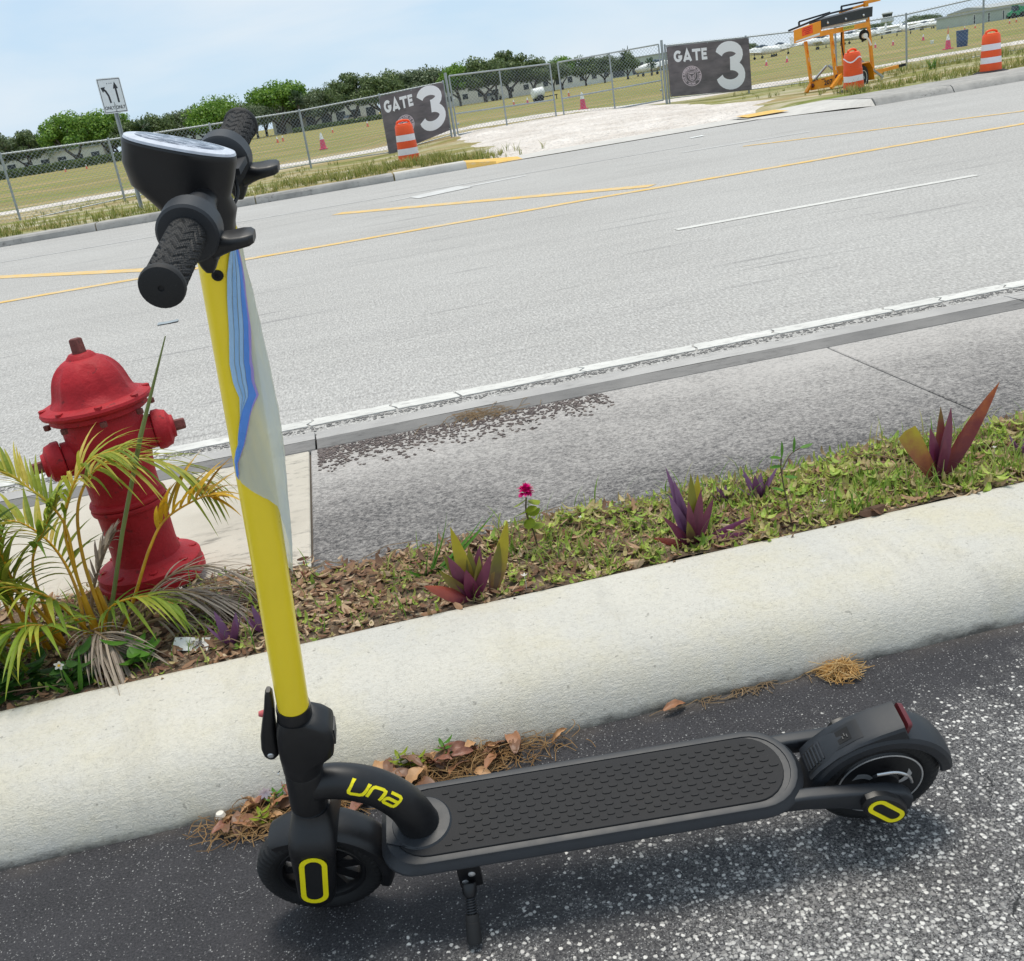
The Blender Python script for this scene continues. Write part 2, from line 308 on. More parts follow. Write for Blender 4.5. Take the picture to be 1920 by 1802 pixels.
def mat_road():
    m, ns, ln, out = new_mat('worn_road_asphalt'); v = objvec(ns)
    st = noisef(ns, ln, scaled(ns, ln, v, (0.10, 1.6, 1)), 1.6, 7.0, 0.65, 0.3, 0.72); c = mixc(ns, ln, st, srgb(154, 150, 145), srgb(174, 170, 164))
    c = mixc(ns, ln, mth(ns, ln, 'MULTIPLY', noisef(ns, ln, v, 0.35, 4.0, 0.6, 0.4, 0.7), 0.45), c, srgb(192, 189, 184))
    f = noisef(ns, ln, scaled(ns, ln, v, (1, 0.30, 1)), 85.0, 3.0, 0.8, 0.36, 0.64); f3 = noisef(ns, ln, scaled(ns, ln, v, (1, 0.25, 1)), 30.0, 3.0, 0.7, 0.38, 0.62); c = mixc(ns, ln, f, mixc(ns, ln, 0.62, srgb(84, 83, 83), c), mixc(ns, ln, 0.42, c, srgb(232, 230, 226))); c = mixc(ns, ln, mth(ns, ln, 'MULTIPLY', f3, 0.22), c, srgb(128, 126, 124))
    k, g = speckle(ns, ln, scaled(ns, ln, v, (1, 1, 0.01)), 95.0, 0.22, 0.2, 0.5); c = mixc(ns, ln, mth(ns, ln, 'MULTIPLY', k, 0.5), c, mixc(ns, ln, g, srgb(110, 108, 106), srgb(226, 224, 220)))
    # skid and tar streaks along the lanes
    sk = noisef(ns, ln, scaled(ns, ln, v, (0.5, 9.0, 1)), 1.1, 4.0, 0.5, 0.63, 0.70); c = mixc(ns, ln, mth(ns, ln, 'MULTIPLY', sk, 0.45, True), c, srgb(110, 108, 107))
    return finish(m, ns, ln, out, c, 0.85, f, 0.5, 0.004)
def mat_walk(name, pale, dark, amount, nearY):
    m, ns, ln, out = new_mat(name); v = objvec(ns); s = sepxyz(ns, ln, v)
    mr = nd(ns, 'ShaderNodeMapRange'); mr.inputs['From Min'].default_value = nearY[0]; mr.inputs['From Max'].default_value = nearY[1]; mr.inputs['To Min'].default_value = 1.0; mr.inputs['To Max'].default_value = 0.0; ln.new(s[1], mr.inputs['Value'])
    vs_ = scaled(ns, ln, v, (0.75, 1.3, 1))
    a = mth(ns, ln, 'ADD', mth(ns, ln, 'MULTIPLY', noisef(ns, ln, vs_, 1.2, 7.0, 0.72, 0.25, 0.75), 0.38), mth(ns, ln, 'MULTIPLY', mr.outputs['Result'], 0.48)); a = mth(ns, ln, 'MULTIPLY', a, amount)
    f = noisef(ns, ln, scaled(ns, ln, v, (0.7, 0.8, 1)), 105.0, 4.0, 0.82, 0.28, 0.72); t = mth(ns, ln, 'SUBTRACT', mth(ns, ln, 'ADD', mth(ns, ln, 'MULTIPLY', a, 1.25), mth(ns, ln, 'MULTIPLY', f, 1.0)), 0.60); t = mth(ns, ln, 'MULTIPLY', t, 1.12, True)
    f2 = noisef(ns, ln, v, 420.0, 2.0, 0.7, 0.45, 0.75); p = mixc(ns, ln, f2, pale, mul(pale, 1.16)); d = mixc(ns, ln, f2, dark, mul(dark, 2.6)); c = mixc(ns, ln, t, p, d)
    return finish(m, ns, ln, out, c, 0.85, f, 0.5, 0.004)
def mat_stucco():
    m, ns, ln, out = new_mat('painted_kerb_concrete'); v = objvec(ns); s = sepxyz(ns, ln, v)
    c = mixc(ns, ln, noisef(ns, ln, v, 2.2, 5.0), srgb(208, 203, 191), srgb(198, 195, 187)); c = mixc(ns, ln, mth(ns, ln, 'MULTIPLY', noisef(ns, ln, v, 3.6, 5.0, 0.65, 0.46, 0.70), 0.5), c, srgb(206, 196, 164)); c = mixc(ns, ln, mth(ns, ln, 'MULTIPLY', noisef(ns, ln, scaled(ns, ln, v, (3.0, 0.8, 0.8)), 2.4, 6.0, 0.7, 0.54, 0.74), 0.4), c, srgb(164, 160, 152))
    vc = nd(ns, 'ShaderNodeTexVoronoi', Scale=120.0, feature='DISTANCE_TO_EDGE'); nn = nd(ns, 'ShaderNodeTexNoise', Scale=160.0, Detail=3.0); ln.new(v, nn.inputs['Vector']); sc = nd(ns, 'ShaderNodeVectorMath', operation='SCALE', Scale=0.02); ln.new(nn.outputs['Color'], sc.inputs[0])
    wv = nd(ns, 'ShaderNodeVectorMath', operation='ADD'); ln.new(scaled(ns, ln, v, (0.7, 1, 1.25)), wv.inputs[0]); ln.new(sc.outputs[0], wv.inputs[1]); ln.new(wv.outputs[0], vc.inputs['Vector'])
    ck = nd(ns, 'ShaderNodeMapRange'); ck.inputs['From Min'].default_value = 0.085; ck.inputs['From Max'].default_value = 0.0; ln.new(vc.outputs['Distance'], ck.inputs['Value']); ckk = mth(ns, ln, 'MULTIPLY', ck.outputs['Result'], noisef(ns, ln, v, 90.0, 4.0, 0.75, 0.46, 0.66), True)
    c = mixc(ns, ln, mth(ns, ln, 'MULTIPLY', ckk, 0.26), c, srgb(118, 113, 104)); gr = noisef(ns, ln, scaled(ns, ln, v, (0.6, 1.2, 1.2)), 210.0, 3.0, 0.75, 0.36, 0.64); c = mixc(ns, ln, mth(ns, ln, 'MULTIPLY', gr, 0.17), c, srgb(160, 155, 142)); pit = noisef(ns, ln, v, 60.0, 2.0, 0.5, 0.70, 0.74); c = mixc(ns, ln, mth(ns, ln, 'MULTIPLY', pit, 0.5, True), c, srgb(120, 116, 108))
    # grime line at the foot of the kerb
    gz = nd(ns, 'ShaderNodeMapRange'); gz.inputs['From Min'].default_value = 0.032; gz.inputs['From Max'].default_value = -0.004; ln.new(s[2], gz.inputs['Value']); gg = mth(ns, ln, 'ADD', gz.outputs['Result'], mth(ns, ln, 'MULTIPLY', mth(ns, ln, 'SUBTRACT', noisef(ns, ln, scaled(ns, ln, v, (0.5, 1, 1)), 16.0, 7.0, 0.75, 0.3, 0.7), 0.5), 0.8)); gg = mth(ns, ln, 'MULTIPLY', mth(ns, ln, 'SUBTRACT', gg, 0.30), 1.5, True)
    gg = mth(ns, ln, 'MULTIPLY', gg, mth(ns, ln, 'LESS_THAN', s[2], 0.05)); c = mixc(ns, ln, mth(ns, ln, 'MULTIPLY', gg, 0.85), c, srgb(66, 62, 58))
    h = mth(ns, ln, 'SUBTRACT', mth(ns, ln, 'ADD', noisef(ns, ln, scaled(ns, ln, v, (0.30, 1, 1)), 120.0, 4.0, 0.7, 0.2, 0.8), noisef(ns, ln, v, 260.0, 3.0, 0.7, 0.2, 0.8)), ckk); return finish(m, ns, ln, out, c, 0.85, h, 0.5, 0.004)
def mat_concrete(name, a, b, stain=0.4, tint=srgb(60, 58, 56)):
    m, ns, ln, out = new_mat(name); v = objvec(ns); c = mixc(ns, ln, noisef(ns, ln, v, 3.0, 6.0), a, b); k = noisef(ns, ln, scaled(ns, ln, v, (0.8, 2.2, 1)), 14.0, 7.0, 0.72, 0.52, 0.68); k = mth(ns, ln, 'MULTIPLY', k, noisef(ns, ln, v, 1.3, 3.0, 0.5, 0.38, 0.62), True)
    c = mixc(ns, ln, mth(ns, ln, 'MULTIPLY', k, stain), c, tint); f = noisef(ns, ln, v, 210.0, 4.0, 0.7, 0.25, 0.75); c = mixc(ns, ln, mth(ns, ln, 'MULTIPLY', f, 0.3), c, mul(a, 0.55)); return finish(m, ns, ln, out, c, 0.85, f, 0.35, 0.003)
def mat_paint(name, c0, under, wear=0.5, scale=26.0):
    m, ns, ln, out = new_mat(name); v = objvec(ns); w = noisef(ns, ln, scaled(ns, ln, v, (0.5, 1.2, 1)), scale, 7.0, 0.75, 0.62 - 0.2 * wear, 0.74 - 0.2 * wear); c = mixc(ns, ln, noisef(ns, ln, v, 4.0, 4.0), c0, mul(c0, 0.86)); c = mixc(ns, ln, mth(ns, ln, 'MULTIPLY', w, 0.8, True), c, under); return finish(m, ns, ln, out, c, 0.75, noisef(ns, ln, v, 130.0, 3.0), 0.3, 0.003)
def mat_field():
    m, ns, ln, out = new_mat('rough_grass_field'); v = objvec(ns); s = sepxyz(ns, ln, v)
    c = mixc(ns, ln, noisef(ns, ln, scaled(ns, ln, v, (0.35, 1, 1)), 0.35, 7.0, 0.65, 0.38, 0.64), srgb(122, 136, 62), srgb(156, 144, 94)); c = mixc(ns, ln, noisef(ns, ln, scaled(ns, ln, v, (0.3, 1, 1)), 1.3, 6.0, 0.7, 0.45, 0.7), c, srgb(144, 142, 84)); c = mixc(ns, ln, mth(ns, ln, 'MULTIPLY', noisef(ns, ln, scaled(ns, ln, v, (1, 0.35, 1)), 5.0, 6.0, 0.75, 0.40, 0.66), 0.6), c, srgb(82, 94, 42)); c = mixc(ns, ln, mth(ns, ln, 'MULTIPLY', noisef(ns, ln, scaled(ns, ln, v, (0.12, 0.5, 1)), 0.8, 4.0, 0.6, 0.5, 0.66), 0.55), c, srgb(146, 116, 84))
    # pale gravelly ground along the fence
    a = nd(ns, 'ShaderNodeMapRange'); a.inputs['From Min'].default_value = 50.0; a.inputs['From Max'].default_value = 30.0; ln.new(s[1], a.inputs['Value']); c = mixc(ns, ln, mth(ns, ln, 'MULTIPLY', noisef(ns, ln, scaled(ns, ln, v, (0.25, 1.0, 1)), 0.11, 5.0, 0.6, 0.45, 0.62), 0.4), c, srgb(150, 130, 92)); k = mth(ns, ln, 'MULTIPLY', a.outputs['Result'], noisef(ns, ln, scaled(ns, ln, v, (0.35, 1.0, 1)), 0.9, 6.0, 0.7, 0.47, 0.62), True)
    c = mixc(ns, ln, mth(ns, ln, 'MULTIPLY', noisef(ns, ln, scaled(ns, ln, v, (0.3, 1.0, 1)), 0.22, 6.0, 0.7, 0.48, 0.60), 0.55), c, srgb(176, 152, 112)); c = mixc(ns, ln, mth(ns, ln, 'MULTIPLY', k, 0.8), c, srgb(200, 190, 168)); return finish(m, ns, ln, out, c, 0.95, noisef(ns, ln, v, 6.0, 6.0, 0.7, 0.2, 0.8), 0.8, 0.06, 0.1)
def mat_gravel():
    m, ns, ln, out = new_mat('white_gravel'); v = objvec(ns); c = mixc(ns, ln, noisef(ns, ln, v, 0.8, 6.0), srgb(222, 214, 206), srgb(196, 186, 176)); k, g = speckle(ns, ln, scaled(ns, ln, v, (1, 1, 0.05)), 16.0, 0.65, 0.3, 0.6); c = mixc(ns, ln, mth(ns, ln, 'MULTIPLY', k, 0.6), c, mixc(ns, ln, g, srgb(150, 142, 134), srgb(244, 240, 236))); return finish(m, ns, ln, out, c, 0.95, k, 0.8, 0.03, 0.1)
def mat_soil():
    m, ns, ln, out = new_mat('leafy_soil'); v = objvec(ns); c = mixc(ns, ln, noisef(ns, ln, v, 26.0, 6.0, 0.7), srgb(92, 76, 62), srgb(138, 118, 98)); k, g = speckle(ns, ln, v, 85.0, 0.5, 0.2, 0.5); c = mixc(ns, ln, mth(ns, ln, 'MULTIPLY', k, 0.6), c, mixc(ns, ln, g, srgb(72, 58, 48), srgb(196, 178, 156))); return finish(m, ns, ln, out, c, 0.95, noisef(ns, ln, v, 70.0, 5.0), 0.8, 0.012, 0.15)

G_lot, G_road, G_stucco, G_field, G_gravel, G_soil = mat_lot(), mat_road(), mat_stucco(), mat_field(), mat_gravel(), mat_soil()
G_walk = mat_walk('stained_walk', srgb(178, 173, 168), srgb(62, 60, 60), 1.0, (2.75, 3.75)); G_cream = mat_concrete('pale_concrete', srgb(202, 194, 180), srgb(184, 176, 162), 1.0)
G_kerb = mat_concrete('grey_kerb', srgb(132, 129, 126), srgb(112, 110, 108), 0.75); G_gutter = mat_concrete('gutter_concrete', srgb(184, 181, 177), srgb(166, 163, 160), 0.4); G_apron = mat_concrete('apron_concrete', srgb(206, 202, 195), srgb(190, 186, 180), 0.3)
G_farkerb = mat_concrete('far_kerb', srgb(176, 172, 166), srgb(150, 147, 142), 0.8)
P_white = mat_paint('white_line_paint', srgb(212, 210, 204), srgb(172, 169, 165), 0.55); P_yel = mat_paint('yellow_line_paint', srgb(222, 182, 102), srgb(190, 182, 166), 0.80, 10.0); P_kerbyel = mat_paint('yellow_kerb_paint', srgb(226, 182, 96), srgb(196, 186, 166), 0.4, 9.0)
P_faint = mat_paint('faded_white_paint', srgb(206, 205, 202), srgb(178, 176, 173), 0.7, 9.0)

# ------------------------------------------------------------------ the setting
def fz(x, y):
    """height of the field beyond the road"""
    if y < 20.9: return -0.30
    z = 0.125 - 0.11 * max(0, min(1, (y - 23) / 7)); df = max(0, min(1, (x - 2.7) / 0.5)) * max(0, min(1, (10.6 - x) / 0.8)); z = z * (1 - df) + df * (-0.02 + 0.10 * max(0, min(1, (y - 21.5) / 7))); g = max(0, 1 - abs(x - 8.2) / 6.5); g = g * g * (3 - 2 * g); z += 0.17 * min(1, g * 1.6) * math.exp(-((y - 35.5) / (6.0 if y < 35.5 else 16.0)) ** 2)
    if 23 < y < 120: z += 0.05 * mnoise.noise(V((x * 0.35, y * 0.35, 1.3)))
    return z - (0.02 if y > 40 else 0)
xs = [-3000, -800, -300, -120, -60] + [-40 + i * 0.9 for i in range(39)] + [-5.2 + 0.3 * i for i in range(75)] + [17.6 + i * 0.9 for i in range(37)] + [60, 75, 100, 150, 300, 800, 3000]
ys = [-300, -40, 0, 20.85, 20.95] + [21.2 + i * 0.55 for i in range(36)] + [42, 45, 49, 54, 60, 68, 78, 90, 110, 140, 200, 300, 500, 1000, 2000, 4500]
mb = MB(); mb.grid([[(x, y, fz(x, y)) for x in xs] for y in ys]); struct(mb.build('ground', G_field, fix=False))
def sheet(name, pts, z, mat, th=None, parent=None):
    b = MB(); n = len(pts)
    if th: b.prism(pts, th, Matrix.Translation((0, 0, z - th)))
    else: b.add([(p[0], p[1], z) for p in pts], [tuple(range(n))])
    o = b.build(name, mat, parent, smooth=0)
    if parent is None: struct(o)
    return o
road = sheet('road', [(-300, 4.50), (300, 4.50), (300, 19.25), (10.4, 19.25), (9.2, 20.85), (-300, 20.85)], 0.0, G_road)
struct(sheet('car_park', [(-60, -30), (60, -30), (60, 1.93), (-60, 1.93)], 0.0, G_lot))
def extrude_x(b, prof, x0, x1, step=0.12, amp=0.0, seed=0.0, sk=None):
    n = max(1, int((x1 - x0) / step)); rows = []
    for i in range(n + 1):
        x = x0 + (x1 - x0) * i / n; r = []
        for (y, z) in prof:
            dv = amp * mnoise.noise(V((x * 1.7 + seed, y * 6, z * 6))); r.append((x, y + dv + (sk(x) if sk else 0), z + dv * 0.6))
        rows.append(r)
    b.grid(rows); e = len(prof)
    b.add(rows[0], [tuple(range(e))]); b.add(rows[-1], [tuple(range(e - 1, -1, -1))])
    return b
kp = [(1.846, -0.05), (1.849, 0.0), (1.857, 0.025), (1.871, 0.055), (1.893, 0.084), (1.924, 0.108), (1.966, 0.126), (2.03, 0.137), (2.10, 0.1415), (2.18, 0.143), (2.245, 0.143), (2.263, 0.139), (2.270, 0.12), (2.271, 0.0)]
struct(extrude_x(MB(), kp, -7, 11, 0.05, 0.0035, 3.1).build('white_kerb', G_stucco, fix=False, smooth=60))
# planting bed: soil with a ragged back edge lying on the walk
bed = []
def bed_back(x): return (2.72 if x > -0.22 else 2.80 + 0.12 * max(0, min(1, (-x - 0.4) * 2))) + 0.06 * mnoise.noise(V((x * 3.1, 2.2, 0))) + 0.03 * mnoise.noise(V((x * 11, 5.2, 0)))
def soil_z(x, y):
    e = min(1, max(0, (bed_back(x) - y) / 0.10)); return 0.121 + 0.010 * e + e * (0.011 * mnoise.noise(V((x * 5, y * 6, 0))) + 0.008 * mnoise.noise(V((x * 19, y * 19, 3))))
rows = []
for i in range(301):
    x = -4 + 0.035 * i; y1 = bed_back(x); rows.append([(x, 2.272 + (y1 - 2.272) * j / 16, soil_z(x, 2.272 + (y1 - 2.272) * j / 16) if j < 16 else 0.117) for j in range(17)])
struct(MB().grid(rows).build('planting_bed', G_soil, fix=False, smooth=180))
# walk slabs with recessed joints, header kerb and gutter
walk = empty('sidewalk', (0, 0, 0)); struct(walk)
for x0, x1, mt in [(-9, -5.0, G_cream), (-5.0, -2.55, G_cream), (-2.55, -0.235, G_cream), (-0.235, 1.93, G_walk), (1.93, 4.10, G_walk), (4.10, 6.3, G_walk), (6.3, 8.5, G_walk), (8.5, 14, G_walk)]:
    g = 0.0035; ch = 0.004; b = MB(); q = lambda i, z: [V((x0 + g + i, 2.275, z)), V((x1 - g - i, 2.275, z)), V((x1 - g - i, 3.875, z)), V((x0 + g + i, 3.875, z))]
    b.loft([q(0, 0.0), q(0, 0.116), q(ch, 0.1195)]); b.build('slab', mt, walk, smooth=0)
sheet('slab_base', [(-9, 2.28), (14, 2.28), (14, 3.87), (-9, 3.87)], 0.105, pbr('joint_dirt', srgb(86, 78, 70), 0.9), parent=walk)
hk = [(3.884, 0.0), (3.884, 0.110), (3.890, 0.118), (3.975, 0.1215), (4.010, 0.1225)]
hk2 = [(4.012, 0.1228), (4.085, 0.1235), (4.118, 0.121), (4.135, 0.110), (4.170, 0.03), (4.20, -0.03)]
hkerb = empty('roadside_kerb', (0, 0, 0)); struct(hkerb)
for x0, x1 in [(-30, -9), (-9, -5.8), (-5.8, -2.9), (-2.9, -0.21), (-0.21, 2.9), (2.9, 5.9), (5.9, 9.0), (9, 30)]:
    extrude_x(MB(), hk, x0 + 0.004, x1 - 0.004, 0.1, 0.003, x0).build('kerb_stone', G_kerb, hkerb, fix=False); extrude_x(MB(), hk2, x0 + 0.004, x1 - 0.004, 0.1, 0.002, x0 + 3).build('kerb_edge', G_gutter, hkerb, fix=False)
rows = []
for i in range(400):
    x = -20 + 0.1 * i; e = 4.505 + 0.018 * mnoise.noise(V((x * 6, 0, 0))); rows.append([(x, 4.198, -0.012), (x, 4.35, -0.006), (x, e, -0.004)])
struct(MB().grid(rows).build('gutter', G_gutter, fix=False))
# crumbling lip of the asphalt at the gutter
lip = MB()
for i in range(3400):
    x = R_.uniform(-5, 7); y = 4.60 + R_.gauss(0, 0.022); s = R_.uniform(0.003, 0.010); lip.box((x, y, s * 0.2), (s * 1.4, s, s * 0.6), Matrix.Rotation(R_.uniform(0, 3), 3, 'Z'))
o = lip.build('asphalt_crumbs', pbr('dark_asphalt_crumb', srgb(134, 131, 128), 0.9, var=0.3, scale=40), smooth=0); stuff(o, 'grey crumbs of broken asphalt along the roadside gutter', 'crumbs')
# road markings
x = -6.0; rr = random.Random(5)
prev = [0.0, 0.0, 0.0, 0.0]
while x < 12:
    L = rr.uniform(0.28, 0.62); nxt = [rr.uniform(-0.02, 0.02) for _ in range(4)]; g = 0.006
    left = [(x + g + prev[k], 4.640 + 0.105 * k / 3) for k in range(4)]; right = [(x + L - g + nxt[k], 4.640 + 0.105 * k / 3) for k in range(4)]; nn = 10
    lo = [(x + g + prev[0] + (L - 2 * g + nxt[0] - prev[0]) * k / nn, 4.640 + rr.uniform(-0.003, 0.003)) for k in range(1, nn)]; hi = [(x + g + prev[3] + (L - 2 * g + nxt[3] - prev[3]) * k / nn, 4.745 + rr.uniform(-0.005, 0.004)) for k in range(1, nn)]
    MB().prism(left[::-1] + lo + right + hi[::-1], 0.005, Matrix.Translation((0, 0, 0.001))).build('edge_line', P_white, road, smooth=0); prev = nxt; x += L
def line(name, pts, w, mat, z=0.004):
    q = stroke(pts, w); b = MB()
    for a in q: b.add([(p[0], p[1], z) for p in a], [(0, 1, 2, 3)])
    return b.build(name, mat, road, smooth=0)
def wob(x0, y0, x1, y1, n=60, a=0.03, s=0.0): return [(x0 + (x1 - x0) * i / n, y0 + (y1 - y0) * i / n + a * mnoise.noise(V((i * 0.6 + s, s, 0)))) for i in range(n + 1)]
line('lane_dash', [(2.89, 8.48), (5.70, 8.50)], 0.11, P_white)
for k in range(-3, 8):
    if k: line('lane_dash', [(2.89 + 9.15 * k, 8.48), (5.7 + 9.15 * k, 8.5)], 0.11, P_white)
line('centre_line', wob(-60, 11.85, 60, 11.85, 160, 0.05, 2.0), 0.17, P_yel)
line('turn_lane_line', wob(-7.5, 18.0, -2.0, 12.45, 20, 0.02), 0.22, P_yel)
line('turn_lane_line', wob(0.2, 15.7, 3.9, 12.15, 24, 0.03), 0.26, P_yel)
line('turn_lane_line', wob(6.4, 15.35, 9.6, 13.4, 14, 0.03) + [(60, 12.9)], 0.14, P_yel)
line('lane_line', wob(-60, 17.6, 6.4, 17.2, 60, 0.04), 0.07, P_faint); line('lane_line', wob(5.7, 16.1, 7.8, 15.95, 6, 0.01), 0.1, P_faint)
b = MB(); b.add([(p[0], p[1], 0.004) for p in [(0.95, 16.22), (1.75, 16.35), (3.3, 16.72), (3.3, 16.86), (1.75, 16.62)]], [(0, 1, 4), (1, 2, 3, 4)]); b.add([(p[0], p[1], 0.007) for p in [(1.45, 15.9), (2.35, 16.3), (2.2, 16.95), (1.35, 16.4)]], [(0, 1, 2, 3)]); b.build('turn_arrow', P_faint, road, smooth=0)
# far kerb, concrete apron of the driveway, gravel
fk = [(20.86, -0.05), (20.87, 0.0), (20.885, 0.10), (20.92, 0.138), (21.28, 0.142), (21.30, 0.05)]
far_kerb = empty('far_kerb', (0, 0, 0)); struct(far_kerb)
for x0, x1 in [(-60, -14), (-14, -10.5), (-10.5, -7.3), (-7.3, -4.2), (-4.2, -1.2), (-1.2, 1.5)]:
    extrude_x(MB(), fk, x0 + 0.012, x1 - 0.012, 0.3, 0.014, x0).build('kerb_stone', G_farkerb, far_kerb, fix=False)
extrude_x(MB(), [(y, z) for y, z in fk], 1.52, 2.95, 0.2, 0.004, 8).build('kerb_stone', G_apron, far_kerb, fix=False)
fk2 = [(19.20, -0.05), (19.24, 0.02), (19.30, 0.10), (19.36, 0.135), (19.75, 0.140), (20.9, 0.150), (21.3, 0.147), (21.3, 0.05)]
for x0, x1 in [(10.75, 12.4), (12.4, 14.6), (14.6, 17.6), (17.6, 20.6), (20.6, 60)]:
    extrude_x(MB(), fk2, x0 + 0.012, x1 - 0.012, 0.3, 0.014, x0).build('kerb_stone', G_farkerb, far_kerb, fix=False)
# dropped kerb flares painted yellow, apron between them
b = MB(); b.grid([[(2.95, 20.86, 0.0), (2.95, 20.9, 0.12), (2.95, 21.3, 0.143)], [(3.55, 20.86, 0.0), (3.55, 20.9, 0.05), (3.55, 21.35, 0.09)], [(4.1, 20.86, 0.002), (4.1, 20.95, 0.012), (4.1, 21.5, 0.04)]]); b.build('kerb_flare', P_kerbyel, far_kerb, fix=False)
b = MB(); b.grid([[(9.0, 20.9, 0.004), (9.0, 21.3, 0.02), (9.0, 22.2, 0.05)], [(9.7, 20.2, 0.01), (9.7, 20.8, 0.045), (9.7, 21.9, 0.08)], [(10.3, 19.6, 0.02), (10.3, 20.2, 0.075), (10.4, 21.6, 0.12)], [(10.75, 19.25, 0.0), (10.75, 19.4, 0.13), (10.75, 21.3, 0.146)]]); b.build('kerb_flare', G_apron, far_kerb, fix=False)
b = MB(); b.grid([[(9.05, 21.35, 0.032), (9.05, 22.0, 0.058)], [(9.75, 20.88, 0.062), (9.75, 21.6, 0.085)]]); b.build('kerb_flare', P_kerbyel, far_kerb, fix=False).location = (0, 0, 0.02)
struct(sheet('driveway_apron', [(2.9, 20.87), (9.2, 20.87), (9.6, 20.5), (9.8, 21.6), (9.2, 22.4), (3.4, 22.3), (2.9, 21.3)], 0.012, G_apron))
def gpoly(name, x0f, x1f, y0, y1, ny, nx, mat, lift):
    rows = []
    for i in range(ny + 1):
        y = y0 + (y1 - y0) * i / ny; a, c = x0f(y), x1f(y); r = []
        for j in range(nx + 1):
            x = a + (c - a) * j / nx; e = min(1, 6 * min(i / ny, 1 - i / ny, j / nx, 1 - j / nx)); r.append((x, y + 0.12 * mnoise.noise(V((x * 2, y, 0))), max(fz(x, y), 0.02 if y < 23.5 else -1) - 0.03 + (0.03 + lift) * e + 0.012 * mnoise.noise(V((x * 3, y * 3, 1)))))
        rows.append(r)
    return struct(MB().grid(rows).build(name, mat, fix=False, smooth=180))
gn = lambda y, s: 0.5 * mnoise.noise(V((y * 0.7, s, 0)))
gpoly('gravel_drive', lambda y: 3.3 + 0.065 * (y - 22) + gn(y, 1), lambda y: (10.2 + 0.55 * max(0, min(4, y - 22.5)) if y < 30 else 12.4 - 0.05 * (y - 30)) + gn(y, 4), 21.9, 37.2, 60, 44, G_gravel, 0.04)
def ytrack(x): return 36.6 + 0.12 * x
rows = []
for i in range(161):
    x = -45 + 0.55 * i; r = []
    for j in range(9):
        w = 4.2 + 1.2 * mnoise.noise(V((x * 0.25, 3, 0))) + (4 if 3 < x < 15 else 0) * max(0, 1 - abs(x - 9) / 6); y = ytrack(x) + w * j / 8 + 0.35 * mnoise.noise(V((x * 0.9, j * 0.7, 5))); y = max(y, 22.0); r.append((x, y, fz(x, y) + (0.02 if 0 < j < 8 else -0.03) + 0.02 * mnoise.noise(V((x * 2, y * 2, 2)))))
    rows.append(r)
struct(MB().grid(rows).build('gravel_track', G_gravel, fix=False, smooth=180))
# ------------------------------------------------------------------ electric kick scooter (x to the rear, y away from the camera, z up)
SC_T, SC_YAW, SC_LEAN = V((-0.2247, 1.5217, 0.006)), -0.1263, 0.2812
scoot = empty('electric_scooter', SC_T, (SC_LEAN, 0, SC_YAW), 'black electric kick scooter with yellow stem leaning on its kickstand on the asphalt', 'scooter')
SC_M = Matrix.Rotation(SC_YAW, 3, 'Z') @ Matrix.Rotation(SC_LEAN, 3, 'X')
WR, WB = 0.107, 0.974
AX = V((math.sin(0.139), 0, math.cos(0.139))); BASE = V((-0.006, 0, WR)); STEER = Matrix.Rotation(-0.041, 3, AX)
A = lambda s: BASE + AX * s
st = lambda p: STEER @ (V(p) - BASE) + BASE
AXR = V((0, 1, 0)).cross(AX).normalized()      # square to the stem, to the rear
SB, SBK, SG, SR = M['black'], M['black_rubber'], M['grey_plastic'], M['mat']

def wheel_matrix(c): return Matrix.Translation(c) @ Matrix.Rotation(rad(-90), 4, 'X')
def tyre(name, c, f=None):
    b = MB(); N = 160; P = 16; rows = []
    for i in range(N):
        a = 2 * math.pi * i / N; r = []
        for j in range(P):
            p = 2 * math.pi * j / P; rr_ = 0.0225; y = math.sin(p) * 0.0240; ra = WR + 0.006 - rr_ + math.cos(p) * rr_
            if math.cos(p) > 0.25 and abs(math.sin(p)) > 0.3 and i % 3 == 0: ra -= 0.0022; y *= 0.95
            if j == 0 or (abs(math.sin(p)) < 0.42 and math.cos(p) > 0 and (i + (1 if math.sin(p) > 0 else 0) * 2) % 5 == 0): ra -= 0.0014
            r.append(V(c) + V((ra * math.cos(a), y, ra * math.sin(a))))
        rows.append(r)
    rows.append(rows[0]); b.loft(rows, cap=False)
    if f: b.xform(f)
    return b.build(name, SBK, scoot, smooth=25)
fw = tyre('front_wheel', (0, 0, WR), st)
b = MB(); Mw = wheel_matrix(V((0, 0, WR)))
b.lathe([(0.068, -0.017), (0.074, -0.019), (0.079, -0.015), (0.079, 0.015), (0.074, 0.019), (0.068, 0.017), (0.065, 0.010), (0.065, -0.010), (0.068, -0.017)], 48, Mw, cap=False)
b.xform(st); b.build('rim', SB, fw)
b = MB(); b.lathe([(0.0, -0.026), (0.014, -0.026), (0.018, -0.022), (0.024, -0.014), (0.024, 0.014), (0.018, 0.022), (0.0, 0.026)], 24, Mw); b.xform(st); b.build('hub', SB, fw)
for k in range(5):
    for s in (-1, 1):
        a0 = 2 * math.pi * k / 5 + 0.3; a1 = a0 + s * 0.30; b = MB()
        p0 = V((0.020 * math.cos(a0 + s * 0.4), 0, WR + 0.020 * math.sin(a0 + s * 0.4))); p1 = V((0.068 * math.cos(a1), 0, WR + 0.068 * math.sin(a1)))
        b.bar(p0, p1, 0.020, 0.009, (0, 1, 0)); b.xform(st); b.build('spoke', SB, fw)

def rrect(c, ux, uy, hx, hy, r, n=4):
    out = []
    for sx, sy_, a0 in ((1, 1, 0), (-1, 1, 90), (-1, -1, 180), (1, -1, 270)):
        for k in range(n + 1):
            a = rad(a0 + 90 * k / n); out.append(c + ux * (sx * (hx - r) + r * math.cos(a)) + uy * (sy_ * (hy - r) + r * math.sin(a)))
    return out
